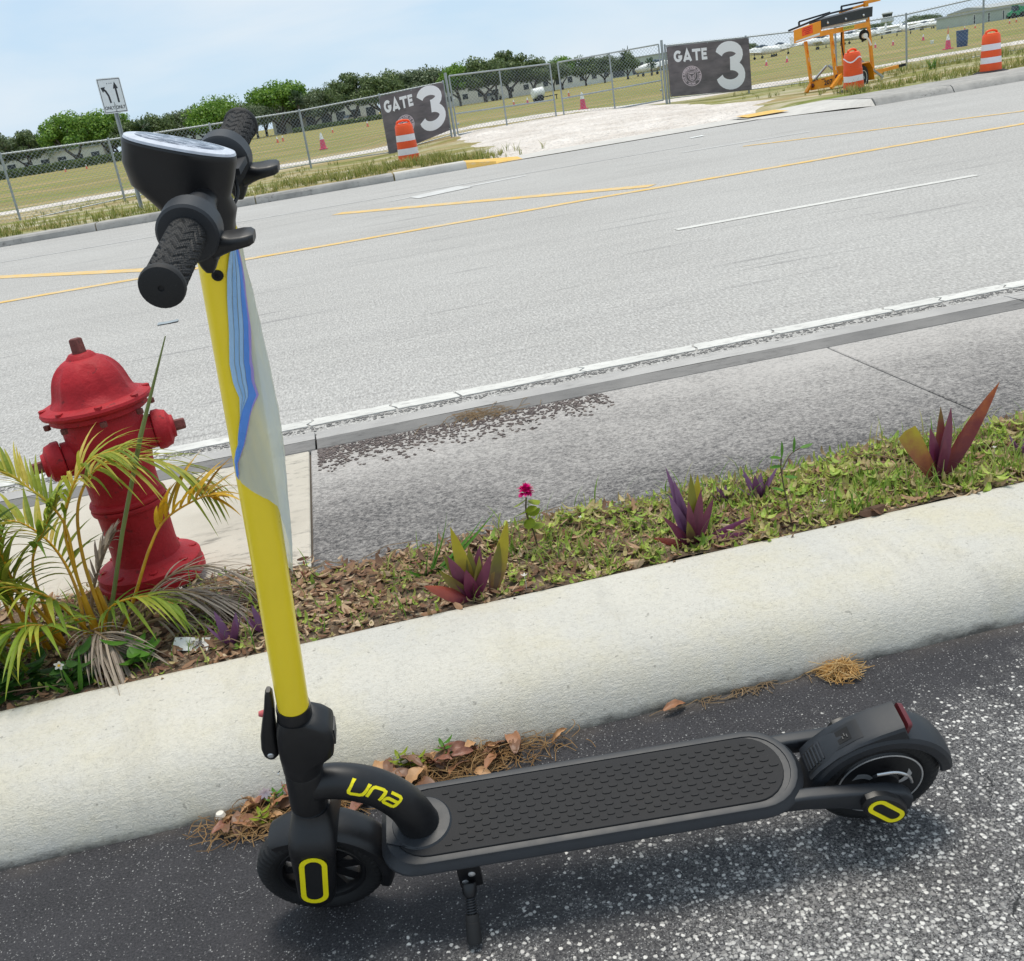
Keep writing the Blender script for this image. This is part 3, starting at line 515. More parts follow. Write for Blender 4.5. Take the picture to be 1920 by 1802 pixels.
# fork: crown that widens below the head tube and two broad blades
b = MB(); UY = V((0, 1, 0)); secs = []
for s, hx, hy, ro in [(0.172, 0.030, 0.030, 0.029), (0.165, 0.031, 0.033, 0.029), (0.155, 0.0335, 0.042, 0.029), (0.143, 0.0365, 0.053, 0.026), (0.132, 0.0385, 0.0605, 0.022), (0.122, 0.0392, 0.0625, 0.018), (0.108, 0.0388, 0.0628, 0.014), (0.104, 0.037, 0.0615, 0.012)]: secs.append(rrect(A(s) + AXR * 0.004, AXR, UY, hx, hy, ro))
b.loft(secs); b.xform(st); fork = b.build('fork', SB, scoot)
for sgn in (-1, 1):
    b = MB(); secs = []
    for s, hx, cx in [(0.118, 0.0375, 0.004), (0.09, 0.0365, 0.003), (0.05, 0.0345, 0.002), (0.0, 0.032, 0.0), (-0.012, 0.0305, 0.0), (-0.022, 0.026, 0.0), (-0.029, 0.018, 0.0), (-0.033, 0.008, 0.0)]:
        secs.append(rrect(A(s) + AXR * cx + UY * sgn * 0.0465, AXR, UY, hx, 0.0145, min(0.011, hx * 0.6)))
    b.loft(secs); b.xform(st); b.build('fork_blade', SB, fork)
    # stadium shaped reflector outline on the blade
    zc = 0.050
    def on_blade(u, v, d, sgn=sgn): return A(zc + v) + AXR * (u + 0.0015) + UY * sgn * (0.0634 + d)
    ring = stadium(0.118, 0.037, 10); q = stroke([(p[1] + (0.06 * p[0]), p[0]) for p in ring], 0.0088, True); b = MB(); strokes_mb(b, q, on_blade, 0.0012); b.xform(st); b.build('yellow_outline', M['decal'], fork)
    b = MB(); b.prism([(p[1] + 0.06 * p[0], p[0]) for p in stadium(0.106, 0.027, 10)], 0.0006); b.xform(lambda p: st(on_blade(p.x, p.y, p.z - 0.0002))); b.build('reflector', M['dark'], fork)
# front mudguard
def guard(c, a0, a1, r, hw, drop, n=26, f=None, th=0.003):
    secs = []
    for i in range(n + 1):
        a = rad(a0 + (a1 - a0) * i / n); e = V((math.cos(a), 0, math.sin(a))); t = min(1, 5 * min(i / n, 1 - i / n) + 0.35); prof = []
        for (y, d) in ((-1, drop), (-1, drop * 0.4), (-0.86, 0.0025), (-0.5, -0.001), (0, -0.002), (0.5, -0.001), (0.86, 0.0025), (1, drop * 0.4), (1, drop)): prof.append(V(c) + e * (r - d) + UY * y * hw * (0.75 + 0.25 * t))
        for (y, d) in ((0.9, drop), (0.9, drop * 0.45), (0.5, 0.004), (0, 0.003), (-0.5, 0.004), (-0.9, drop * 0.45), (-0.9, drop)): prof.append(V(c) + e * (r - d - th) + UY * y * hw * (0.75 + 0.25 * t))
        secs.append(prof)
    b = MB(); b.loft(secs)
    if f: b.xform(f)
    return b
guard((0, 0, WR), 122, -24, 0.1245, 0.034, 0.018, f=st).build('front_mudguard', SB, scoot)
# head tube with seams
b = MB(); MA = lambda s: Matrix.Translation(A(s)) @ Matrix.Rotation(0.139, 4, 'Y')
b.lathe([(0.029, 0.0), (0.0305, 0.002), (0.0305, 0.086), (0.029, 0.089)], 32, MA(0.174)); head = b.build('head_tube', SB, scoot)
for s in (0.172, 0.2655):
    b = MB(); b.lathe([(0.0296, 0.0), (0.0302, 0.0004), (0.0302, 0.0011), (0.0296, 0.0015)], 32, MA(s)); b.build('seam_ring', M['grey_plastic'], head)
# curved neck to the deck with the name lettered on it
npts = spline([(0.022, 0, 0.325), (0.075, 0, 0.322), (0.128, 0, 0.292), (0.166, 0, 0.240), (0.184, 0, 0.176)], 8)
nrad = [0.0280 + 0.0060 * (i / (len(npts) - 1)) ** 1.3 for i in range(len(npts))]
b = MB(); b.tube(npts, nrad, 28, sq=1.0, ref=(0, 1, 0)); neck = b.build('neck', SB, scoot)
clen = [0.0]
for i in range(1, len(npts)): clen.append(clen[-1] + (npts[i] - npts[i - 1]).length)
def neck_pt(u, ang, d):
    i = 0
    while i < len(clen) - 2 and clen[i + 1] < u: i += 1
    t = (u - clen[i]) / (clen[i + 1] - clen[i]); p = npts[i].lerp(npts[i + 1], t); tg = (npts[i + 1] - npts[i]).normalized(); nu = V((0, -1, 0)); no = nu.cross(tg).normalized()
    if no.z < 0: no = -no
    return p + (nu * math.cos(ang) + no * math.sin(ang)) * (nrad[i] + d)
K = 0.0262; sl_ = 0.22
glyphs = [([(0.02, 1.0), (0, 0.2), (0.06, 0.06), (0.2, 0), (0.72, 0), (0.86, 0.06), (0.92, 0.2), (0.94, 0.82)], 0.0), ([(0, 0), (0, 0.55), (0.05, 0.66), (0.16, 0.72), (0.62, 0.72), (0.76, 0.66), (0.80, 0.52), (0.80, 0)], 1.16), ([(0.06, 0.74), (0.66, 0.74), (0.80, 0.67), (0.84, 0.54), (0.84, 0.15), (0.80, 0.04), (0.70, 0.0), (0.14, 0.0), (0.02, 0.06), (0, 0.18), (0.05, 0.30), (0.16, 0.36), (0.76, 0.36)], 2.18)]
b = MB()
for pts, ox in glyphs:
    fine = []
    for i in range(len(pts) - 1):
        for k in range(3): fine.append((pts[i][0] + (pts[i + 1][0] - pts[i][0]) * k / 3, pts[i][1] + (pts[i + 1][1] - pts[i][1]) * k / 3))
    fine.append(pts[-1]); q = stroke([((x + ox + sl_ * y), y) for x, y in fine], 0.19)
    strokes_mb(b, q, lambda u, v, d: neck_pt(0.068 + u * K, rad(14) + v * K / 0.031, d + 0.0003), 0.0006)
b.build('lettering', M['decal'], neck)
# collar where the neck meets the deck
DZ = 0.176
b = MB(); b.lathe([(0.052, 0), (0.052, 0.004), (0.049, 0.007), (0.040, 0.008), (0.030, 0.008)], 36, Matrix.Translation((0.186, 0, DZ - 0.003))); b.prism([(0.126, -0.030), (0.180, -0.051), (0.180, 0.051), (0.126, 0.030)], 0.006, Matrix.Translation((0, 0, DZ - 0.003))); collar = b.build('neck_collar', SG, scoot)
b = MB()
for k in range(4): b.box((0.140 + k * 0.006, 0.0, DZ + 0.0035), (0.0025, 0.022, 0.0012))
b.build('embossing', SB, collar, smooth=0)
# deck
def deck_outline(off, n=14):
    hw = 0.086 + off; x0, x1 = 0.117 - off, 0.838 + off; out = []
    rr1 = 0.082 + off
    for k in range(n + 1):
        a = rad(-90 + 180 * k / n); out.append((x1 - rr1 + rr1 * math.cos(a), hw * math.sin(a)))
    rf = 0.062
    for s in (1, -1):
        for k in range(n // 2 + 1):
            t = k / (n // 2); a = rad(90 + 90 * t) if s == 1 else rad(180 + 90 * t); out.append((x0 + rf + rf * math.cos(a), s * (hw - rf) + rf * math.sin(a)))
    return out
b = MB(); b.loft([[V((x, y, z)) for x, y in deck_outline(o)] for o, z in [(-0.040, DZ - 0.052), (-0.030, DZ - 0.048), (-0.014, DZ - 0.032), (-0.007, DZ - 0.021), (0.0015, DZ - 0.0185), (0.003, DZ - 0.016), (0.002, DZ - 0.013), (-0.004, DZ - 0.007), (-0.0075, DZ - 0.0005), (-0.009, DZ), (-0.0185, DZ), (-0.0195, DZ - 0.002)]]); deck = b.build('deck', SG, scoot, smooth=28)
b = MB(); mo = [(0.142 + (x - 0.142) * 0.985, y) if x > 0.5 else (x, y) for x, y in deck_outline(-0.0205)]
b.loft([[V((x, y, DZ - 0.0035)) for x, y in mo], [V((x, y, DZ - 0.0002)) for x, y in mo], [V((0.48 + (x - 0.48) * 0.996, y * 0.985, DZ + 0.0008)) for x, y in mo]]); mat_o = b.build('deck_mat', SR, deck)
# raised stadium pads, larger along the middle
pads = {}
def inside(x, y, o):
    hw = 0.086 + o; rr1 = 0.082 + o; x1 = 0.826 + o; x0 = 0.117 - o
    if abs(y) > hw or x > x1 or x < x0: return False
    if x > x1 - rr1: return (x - (x1 - rr1)) ** 2 + (y * rr1 / hw) ** 2 < rr1 ** 2
    if x < x0 + 0.05 and abs(y) > hw - 0.05: return (x - x0 - 0.05) ** 2 + (abs(y) - hw + 0.05) ** 2 < 0.0025
    return True
ypos = [0.0, 0.0118, 0.0228, 0.0330, 0.0424, 0.0508, 0.0582]; npad = 0
for j in range(-6, 7):
    y = math.copysign(ypos[abs(j)], j) if j else 0.0; w = 0.0078 - 0.00058 * abs(j); L = 0.0172 - 0.0009 * abs(j)
    for i in range(26):
        x = 0.138 + i * 0.0262 + (0.0131 if j % 2 else 0)
        if not inside(x, y, -0.030) or (x < 0.250 and (x - 0.190) ** 2 + y * y < 0.060 ** 2) or (x < 0.19 and abs(y) < 0.056): continue
        if abs(j) not in pads:
            pb = MB(); sd = stadium(L, w, 3); pb.loft([[V((p[0], p[1], 0)) for p in sd], [V((p[0] * 0.93, p[1] * 0.88, 0.0017)) for p in sd]]); pads[abs(j)] = pb.mesh('grip_pad', SR, 40)
        o = bpy.data.objects.new('grip_pad', pads[abs(j)]); col.objects.link(o); o.parent = deck; o.location = (x, y, DZ + 0.0006); npad += 1
# rear swing arms, hub caps
for sgn in (-1, 1):
    b = MB(); secs = []
    for x, z, hz, y in [(0.772, 0.150, 0.015, 0.056), (0.83, 0.150, 0.0165, 0.058), (0.89, 0.143, 0.019, 0.060), (0.930, 0.134, 0.024, 0.062), (0.965, 0.124, 0.028, 0.062), (0.992, 0.115, 0.026, 0.062), (1.008, 0.109, 0.016, 0.062)]:
        secs.append(rrect(V((x, sgn * y, z)), V((0, 1, 0)), V((0.15, 0, 1)).normalized(), 0.0125, hz, 0.006, 3))
    b.loft(secs); arm = b.build('rear_arm', SG, scoot)
    b = MB(); cc = V((0.958, sgn * 0.0735, 0.122)); hexp = [(0.050 * math.cos(t), 0.030 * math.sin(t)) for t in [2 * math.pi * k / 12 for k in range(12)]]; Rm = Matrix.Rotation(rad(46), 3, 'Y'); secs = []
    for k, d in ((1.0, 0.0), (1.0, 0.010), (0.88, 0.0145)): secs.append([cc + Rm @ V((p[0] * k, 0, p[1] * k)) + UY * sgn * d for p in hexp])
    b.loft(secs); cap_ = b.build('hub_cap', SB, arm)
    b = MB(); strokes_mb(b, stroke([(p[0], p[1]) for p in stadium(0.070, 0.027, 10)], 0.0078, True), lambda u, v, d: cc + Rm @ V((u, 0, v)) + UY * sgn * (0.0143 + d), 0.0012); b.build('yellow_outline', M['decal'], arm)
# rear wheel with motor disc
rw = tyre('rear_wheel', (WB, 0, WR))
Mr = wheel_matrix(V((WB, 0, WR))); b = MB(); b.lathe([(0.0, -0.030), (0.030, -0.030), (0.034, -0.0262), (0.060, -0.0255), (0.073, -0.0240), (0.077, -0.019), (0.077, 0.019), (0.073, 0.0240), (0.060, 0.0255), (0.034, 0.0262), (0.030, 0.030), (0.0, 0.030)], 48, Mr); b.build('motor_disc', SB, rw)
for sgn in (-1, 1):
    b = MB(); b.lathe([(0.0725, sgn * 0.0243), (0.0735, sgn * 0.0250), (0.0757, sgn * 0.0243), (0.0750, sgn * 0.0225)], 60, Mr, cap=False); b.build('rim_line', M['silver'], rw)
    for k in range(3):
        b = MB(); a0 = 2 * math.pi * k / 3 + 0.15; top = []; bot = []
        for i in range(9):
            t = i / 8; r = 0.030 + 0.040 * t; a = a0 + 0.75 * t * t; w = 0.0030 + 0.0085 * t * (1.3 - 0.5 * t); e = V((math.cos(a), 0, math.sin(a))); tn = V((-math.sin(a), 0, math.cos(a))); p = V((WB, sgn * (0.0290 - 0.0052 * t), WR)) + e * r; top.append(p + tn * w); bot.append(p - tn * w)
        b.grid([top, bot]); b.build('silver_vane', M['silver'], rw, fix=False)
        a = a0 + 1.2; b = MB(); b.lathe([(0.0, -0.001), (0.0026, -0.001), (0.0026, 0.001), (0.0, 0.001)], 10, Matrix.Translation((WB + 0.070 * math.cos(a), sgn * 0.0222, WR + 0.070 * math.sin(a))) @ Matrix.Rotation(rad(90), 4, 'X')); b.build('bolt', M['steel'], rw)
b = MB(); b.tube(spline([(0.955, -0.046, 0.166), (0.985, -0.050, 0.170), (1.008, -0.050, 0.154), (1.018, -0.046, 0.13)], 6), 0.0028, 8); b.build('cable_guide', M['steel'], rw)
# rear mudguard: arched shell, wedge housing with ribbed pad, slot and tail light
rg = guard((WB - 0.002, 0, WR), 176, 8, 0.130, 0.036, 0.022, 30).build('rear_mudguard', SG, scoot)
side = [(0.848, 0.156), (0.862, 0.178), (0.890, 0.209), (0.925, 0.232), (0.962, 0.247), (1.000, 0.258), (1.010, 0.230), (0.985, 0.218), (0.93, 0.200), (0.88, 0.162)]
b = MB(); secs = []
for y, k in ((-0.032, 0.86), (-0.0285, 0.97), (-0.022, 1.0), (0.022, 1.0), (0.0285, 0.97), (0.032, 0.86)): secs.append([V((0.945 + (x - 0.945) * (0.97 + 0.03 * k), y, 0.205 + (z - 0.205) * k)) for x, z in side])
b.loft(secs); hs = b.build('wedge_housing', SG, scoot, smooth=30)
def on_top(u, v, d=0.0):
    T_ = [V((x, 0, z)) for x, z in side[:6]]; L_ = [0]
    for i in range(5): L_.append(L_[-1] + (T_[i + 1] - T_[i]).length)
    i = 0
    while i < 4 and L_[i + 1] < u: i += 1
    t = (u - L_[i]) / (L_[i + 1] - L_[i]); p = T_[i].lerp(T_[i + 1], t); tg = (T_[i + 1] - T_[i]).normalized(); return p + V((0, v, 0)) + V((-tg.z, 0, tg.x)) * d
b = MB(); b.grid([[on_top(u, v, 0.0008 + 0.0012 * (1 if abs(v) < 0.018 else 0)) for v in (-0.021, -0.018, 0.0, 0.018, 0.021)] for u in [0.004 + 0.004 * k for k in range(13)]]); b.build('rubber_pad', SBK, hs, fix=False)
for k in range(6):
    b = MB(); b.box(on_top(0.008 + 0.0075 * k, 0, 0.0026), (0.0030, 0.034, 0.0022), Matrix.Rotation(rad(-52 + 4 * k), 3, 'Y')); b.build('rib', SG, hs)
b = MB(); b.grid([[on_top(u, v, 0.0008) for v in (-0.019, 0.019)] for u in (0.062, 0.076, 0.09, 0.108, 0.122)]); b.build('inlay', SB, hs, fix=False)
b = MB(); b.grid([[on_top(u, v, 0.0014) for v in (-0.012, 0.013)] for u in (0.080, 0.092, 0.104)]); b.build('slot', M['dark'], hs, fix=False)
for k in range(3):
    b = MB(); b.box(on_top(0.090 + 0.004 * k, -0.004 + 0.004 * (k % 2), 0.002), (0.0018, 0.006, 0.0014)); b.build('contact', M['grey_plastic'], hs)
b = MB(); b.loft([rrect(V((1.004, 0, 0.243)) + V((0.022, 0, -0.003)) * t, V((0, 1, 0)), V((0.28, 0, 0.96)), 0.026 * (1 - 0.1 * t), 0.0135 * (1 - 0.15 * t), 0.005, 3) for t in (0, 0.25, 0.35)]); b.build('tail_light', M['redlens'], hs)
# kickstand
foot = V((0.247, -0.1555, 0.047)); top_ = V((0.252, -0.078, 0.120)); ks = (foot - top_); 
b = MB(); b.loft([rrect(V((0.255, -0.066, 0.122)) + V((0, -0.014, 0)) * t, V((1, 0, 0.0)), V((0, 0, 1)), 0.019 - 0.003 * t * 0, 0.030, 0.004, 2) for t in (0, 1)]); b.box((0.255, -0.055, 0.122), (0.030, 0.03, 0.012)); kick = b.build('kickstand', SB, scoot)
for x, z, r in ((0.259, 0.128, 0.0062), (0.2455, 0.108, 0.0056)):
    b = MB(); b.lathe([(0.0, 0.0032), (r * 0.6, 0.0027), (r, 0.0008), (r, 0.0)], 16, Matrix.Translation((x, -0.0800, z)) @ Matrix.Rotation(rad(90), 4, 'X')); b.build('rivet', M['silver'], kick)
kq = Matrix.Translation(top_) @ ks.to_track_quat('Z', 'Y').to_matrix().to_4x4(); KL = ks.length
b = MB(); b.lathe([(0.0115, 0.010), (0.0125, 0.012), (0.0125, 0.024), (0.0095, 0.032), (0.006, 0.034)], 18, kq); b.build('collar', SB, kick)
b = MB(); b.lathe([(0.0060, 0.03), (0.0060, 0.064)], 12, kq); b.build('rod', SB, kick)
b = MB(); b.tube([kq @ V((0.0082 * math.cos(t), 0.0082 * math.sin(t), 0.034 + 0.026 * t / (12 * math.pi))) for t in [12 * math.pi * i / 120 for i in range(121)]], 0.0014, 6); b.build('spring', M['grey_plastic'], kick)
b = MB(); b.lathe([(0.0105, 0.060), (0.0115, 0.062), (0.0115, 0.072), (0.0122, 0.0725), (0.0128, KL - 0.006), (0.0118, KL - 0.001), (0.006, KL)], 20, kq); b.build('rubber_foot', SBK, kick)
# folding joint block and latch lever
b = MB(); secs = []
for s, x0, x1, hy, ro in [(0.267, -0.0315, 0.0315, 0.0315, 0.031), (0.283, -0.0320, 0.034, 0.0318, 0.031), (0.300, -0.0315, 0.043, 0.0315, 0.024), (0.314, -0.0305, 0.053, 0.0315, 0.017), (0.345, -0.0295, 0.0565, 0.0310, 0.013), (0.366, -0.0285, 0.0550, 0.0300, 0.013), (0.378, -0.0275, 0.047, 0.0285, 0.016), (0.388, -0.0265, 0.032, 0.0275, 0.024)]:
    secs.append(rrect(A(s) + AXR * (x0 + x1) / 2, AXR, UY, (x1 - x0) / 2, hy, min(ro, hy - 0.001, (x1 - x0) / 2 - 0.001)))
b.loft(secs); joint = b.build('folding_joint', SB, scoot)
b = MB(); b.lathe([(0.0262, 0.0), (0.0262, 0.030), (0.0255, 0.034)], 28, MA(0.376)); b.build('stem_socket', SB, joint)
b = MB(); b.box(A(0.347) + AXR * 0.0555, (0.004, 0.028, 0.032), Matrix.Rotation(0.139, 3, 'Y')); b.build('slot_cover', SG, joint)
b = MB(); secs = []
for s, x, hx, hy in [(0.300, -0.044, 0.006, 0.010), (0.306, -0.044, 0.0115, 0.012), (0.322, -0.0445, 0.0135, 0.0125), (0.35, -0.0430, 0.0125, 0.0125), (0.385, -0.0390, 0.0095, 0.012), (0.412, -0.0350, 0.0075, 0.011), (0.440, -0.0325, 0.0055, 0.009), (0.447, -0.0322, 0.003, 0.006)]: secs.append(rrect(A(s) + AXR * x, AXR, UY, hx, hy, min(hx, hy) * 0.7, 3))
b.loft(secs); lever = b.build('latch_lever', SB, scoot)
b = MB(); b.lathe([(0, 0.002), (0.004, 0.0016), (0.0055, 0.0)], 14, Matrix.Translation(A(0.312) + AXR * -0.044 + UY * -0.0120) @ Matrix.Rotation(rad(90), 4, 'X')); b.build('pivot_pin', M['silver'], lever)
b = MB(); b.lathe([(0.0, 0.008), (0.004, 0.0075), (0.006, 0.0)], 14, Matrix.Translation(A(0.395) + AXR * -0.045) @ Matrix.Rotation(rad(-82), 4, 'Y')); b.build('release_button', M['redbutton'], lever)
b = MB(); b.tube([A(0.268) + AXR * -0.036 + UY * -0.008, A(0.272) + AXR * -0.039 + UY * -0.014, A(0.278) + AXR * -0.036 + UY * -0.02], 0.0012, 6); b.build('clip', M['steel'], joint)
# stem
TR = 0.0235
b = MB(); b.lathe([(TR - 0.001, 0.0), (TR, 0.001), (TR, 0.762)], 40, MA(0.398)); stem = b.build('stem', M['yellow'], scoot)
cam_l = SC_M.transposed() @ (V((0, 0, CAM_H)) - SC_T); ec = cam_l - A(0.85); ec = (ec - AX * ec.dot(AX)).normalized(); er = AX.cross(ec).normalized()
if er.x < 0: er = -er
def tube_pt(s, ph, d=0.0): return A(s) + (ec * math.cos(ph) + er * math.sin(ph)) * (TR + d)
for s in (1.117, 1.140):
    nrm = (ec * math.cos(-0.2) + er * math.sin(-0.2)); p = tube_pt(s, -0.2, -0.001); b = MB(); b.lathe([(0.0064, 0.0), (0.0064, 0.002), (0.0052, 0.0032), (0.003, 0.0032), (0.0022, 0.0018), (0, 0.0018)], 16, Matrix.Translation(p) @ nrm.to_track_quat('Z', 'Y').to_matrix().to_4x4()); b.build('screw', M['dark'], stem)
# torn plastic bag hanging on the stem with a blue zip strip
def interp(tab, x):
    if x <= tab[0][0]: return tab[0][1]
    for (a, va), (c, vc) in zip(tab, tab[1:]):
        if x <= c: return va + (vc - va) * (x - a) / (c - a)
    return tab[-1][1]
f0 = [(0.665, 1.50), (0.70, 1.22), (0.76, 0.98), (0.80, 0.72), (0.812, 0.45), (0.825, -0.05), (0.838, -0.62), (0.85, -1.02), (0.872, -0.95), (0.90, -0.55), (0.94, -0.22), (0.965, -0.12), (0.985, -0.28), (1.01, -0.30), (1.05, -0.10), (1.09, 0.05), (1.12, 0.22), (1.152, 0.55)]
blg = [(0.665, 0.002), (0.72, 0.006), (0.80, 0.010), (0.86, 0.014), (0.93, 0.015), (1.0, 0.011), (1.06, 0.007), (1.12, 0.002), (1.16, 0.001)]
def film_pt(s, ph, d=0.0):
    k = interp(blg, s); u = max(0.0, min(1.0, (ph - 0.1) / 1.2)); u = u * u * (3 - 2 * u); tail = 1 - max(0, min(1, (ph - 2.6) / 0.9)); wr = 0.0022 * mnoise.noise(V((s * 6, ph * 3.0, 2))) + 0.0016 * mnoise.noise(V((s * 12, ph * 8.0, 7))); return tube_pt(s, ph, 0.0022 + k * u * tail + wr + d)
b = MB(); rows = []
for i in range(110):
    s = 0.665 + (1.155 - 0.665) * i / 109; p0 = interp(f0, s); rows.append([film_pt(s, p0 + (3.5 - p0) * j / 34) for j in range(35)])
m, ns, ln, out = new_mat('milky_film'); pb = nd(ns, 'ShaderNodeBsdfPrincipled', Roughness=0.22); v = objvec(ns); cc_ = mixc(ns, ln, noisef(ns, ln, scaled(ns, ln, v, (30, 30, 3.5)), 1.2, 4.0, 0.5, 0.35, 0.68), srgb(236, 240, 232), srgb(206, 222, 240)); ln.new(cc_, pb.inputs['Base Color']); tp = nd(ns, 'ShaderNodeBsdfTransparent'); tl = nd(ns, 'ShaderNodeBsdfTranslucent'); ln.new(cc_, tl.inputs['Color'])
mx = nd(ns, 'ShaderNodeMixShader', Fac=0.35); ln.new(pb.outputs['BSDF'], mx.inputs[1]); ln.new(tl.outputs['BSDF'], mx.inputs[2]); mx2 = nd(ns, 'ShaderNodeMixShader', Fac=0.24); ln.new(mx.outputs['Shader'], mx2.inputs[1]); ln.new(tp.outputs['BSDF'], mx2.inputs[2]); ln.new(mx2.outputs['Shader'], out.inputs['Surface'])
bag = MB().grid(rows).build('plastic_bag', m, None, fix=False, smooth=180); bag.location = SC_T; bag.rotation_euler = (SC_LEAN, 0, SC_YAW); tag(bag, 'milky torn plastic zip bag hanging down the yellow scooter stem', 'plastic bag')
wz = [(0.845, 0.02), (0.852, 0.22), (0.90, 0.30), (0.94, 0.42), (0.965, 0.72), (1.0, 0.85), (1.06, 0.80), (1.12, 0.72), (1.152, 0.30)]
for k, (a0, a1, cl) in enumerate([(0.0, 0.24, (166, 204, 238)), (0.27, 0.47, (146, 190, 234)), (0.50, 0.68, (160, 200, 238)), (0.70, 0.95, (92, 148, 230)), (0.95, 1.06, (168, 150, 218))]):
    rows = []
    for i in range(70):
        s = 0.845 + 0.307 * i / 69; p0 = interp(f0, s); w = interp(wz, s); full = max(0.0, min(1.0, (s - 0.93) / 0.05)); tp_ = max(0.0, min(1.0, (s - 0.925) / 0.06)); tp_ = tp_ * tp_ * (3 - 2 * tp_); lo = p0 + w * a0 * (tp_ if k < 4 else 1); hi = p0 + w * a1 * (tp_ if k < 3 else 1)
        if k < 3 and s < 0.926: continue
        rows.append([film_pt(s, lo + (hi - lo) * j / 4, 0.0010 + 0.0006 * math.sin(math.pi * j / 4)) for j in range(5)])
    MB().grid(rows).build('zip_strip', pbr('blue_zip', srgb(*cl), 0.3, var=0.06, scale=40), bag, fix=False)
# handlebar
SL = 1.2006; BC = A(SL)
def bar_pt(y, r=0.0, a=0.0):   # around the bar axis, a=0 to the rear, 90 deg along the stem
    return st(BC + UY * y + AXR * r * math.cos(a) + AX * r * math.sin(a))
def bar_lathe(b, prof, n=28): b.loft([[bar_pt(y, r, 2 * math.pi * j / n) for j in range(n)] for r, y in prof]); return b
hb = bar_lathe(MB(), [(0.0135, -0.215), (0.0135, 0.215)]).build('handlebar', SB, scoot)
for sgn in (-1, 1):
    b = MB(); N = 84; Lg = 100; rows = []
    for i in range(Lg + 1):
        y = 0.116 + (0.222 - 0.116) * i / Lg; r = []
        for j in range(N):
            a = 2 * math.pi * j / N; u = (a / (2 * math.pi)) * 8; vv = (y - 0.116) / 0.0135; tri = abs((u % 1.0) - 0.5) * 2; ph = vv * 2.0 + tri * 1.6; cell = int(vv + tri * 0.8); d = 0.0
            if 0.120 < y < 0.217:
                d = -0.0017 if ((vv * 0.8 + tri * 0.8) % 1.0) < 0.22 else -0.0008 * (1 if ((a * 14 + vv * (5 if int(u) % 2 else -5)) % 2.0) < 0.8 else 0)
            r.append(bar_pt(sgn * y, 0.0186 + d, a))
        rows.append(r)
    b.loft(rows, cap=True); grip = b.build('grip', SBK, hb, smooth=20)
    b = MB(); bar_lathe(b, [(0.0190, sgn * 0.2195), (0.0203, sgn * 0.2215), (0.0205, sgn * 0.2255), (0.0195, sgn * 0.2285), (0.0160, sgn * 0.2300), (0.003, sgn * 0.2302), (0.0024, sgn * 0.2285), (0.0, sgn * 0.2285)]); b.build('grip_end', SBK, hb)
    # control collar with thumb paddle
    b = MB(); bar_lathe(b, [(0.0165, sgn * 0.116), (0.0275, sgn * 0.1145), (0.0300, sgn * 0.112), (0.0300, sgn * 0.088), (0.0275, sgn * 0.0855), (0.019, sgn * 0.083), (0.0175, sgn * 0.066), (0.0165, sgn * 0.045)], 36); colr = b.build('control_collar', SG if sgn < 0 else SG, hb)
    b = MB(); secs = []
    for t, dz, hy, hz in [(0.0, -0.017, 0.012, 0.014), (0.010, -0.016, 0.013, 0.0095), (0.018, -0.0145, 0.0155, 0.0068), (0.028, -0.0130, 0.0160, 0.0060), (0.036, -0.0125, 0.0140, 0.0056), (0.040, -0.0124, 0.009, 0.0045)]:
        p = BC + UY * sgn * 0.098 + AXR * (0.020 + t) + AX * (dz + 0.10 * t); secs.append([st(q) for q in rrect(p, UY, AX, hy, hz, min(hy, hz) * 0.8, 3)])
    b.loft(secs); b.build('thumb_paddle', SB, hb)
    b = MB(); secs = []
    for t, hy, hx in ((0.0, 0.011, 0.013), (-0.012, 0.010, 0.011), (-0.022, 0.007, 0.007), (-0.027, 0.004, 0.004)): secs.append([st(q) for q in rrect(BC + UY * sgn * 0.098 + AXR * 0.012 + AX * (-0.018 + t), AXR, UY, hx, hy, min(hx, hy) * 0.7, 3)])
    b.loft(secs); b.build('clamp_lug', SB, hb)
# display housing
b = MB(); secs = []; n = 36; ROLLX = Matrix.Rotation(rad(-9), 3, 'X'); tilt = Matrix.Rotation(rad(19), 3, 'Y') @ ROLLX
def ell(c, a, bb, R=None, pw=0.85):
    out = []
    for j in range(n):
        t = 2 * math.pi * j / n; ct, s2 = math.cos(t), math.sin(t); p = V((a * math.copysign(abs(ct) ** pw, ct), bb * math.copysign(abs(s2) ** pw, s2), 0)); out.append(c + (R @ p if R else p))
    return out
TC = V((0.1465, 0, 1.346)); stack = [(A(1.150) + AXR * -0.004, 0.026, 0.026, 8), (A(1.168) + AXR * -0.008, 0.031, 0.026, 10), (A(1.185) + AXR * -0.014, 0.041, 0.028, 14), (V((0.134, 0, 1.302)), 0.050, 0.030, 17), (V((0.138, 0, 1.322)), 0.0555, 0.031, 19), (TC + V((-0.002, 0, -0.006)), 0.0565, 0.0310, 19), (TC + V((-0.001, 0, -0.002)), 0.0565, 0.0310, 19), (TC, 0.055, 0.0295, 19)]
for c, a, bb, tl_ in stack: secs.append([st(p) for p in ell(c, a, bb, Matrix.Rotation(rad(tl_), 3, 'Y') @ (ROLLX if tl_ > 16 else Matrix.Identity(3)))])
b.loft(secs); disp = b.build('display_housing', SB, scoot)
m, ns, ln, out = new_mat('scuffed_film'); v = objvec(ns); c_ = mixc(ns, ln, noisef(ns, ln, scaled(ns, ln, v, (40, 90, 40)), 2.2, 6.0, 0.75, 0.44, 0.62), srgb(70, 76, 90), srgb(186, 192, 204)); pb = nd(ns, 'ShaderNodeBsdfPrincipled', Roughness=0.18); ln.new(c_, pb.inputs['Base Color']); ln.new(pb.outputs['BSDF'], out.inputs['Surface'])
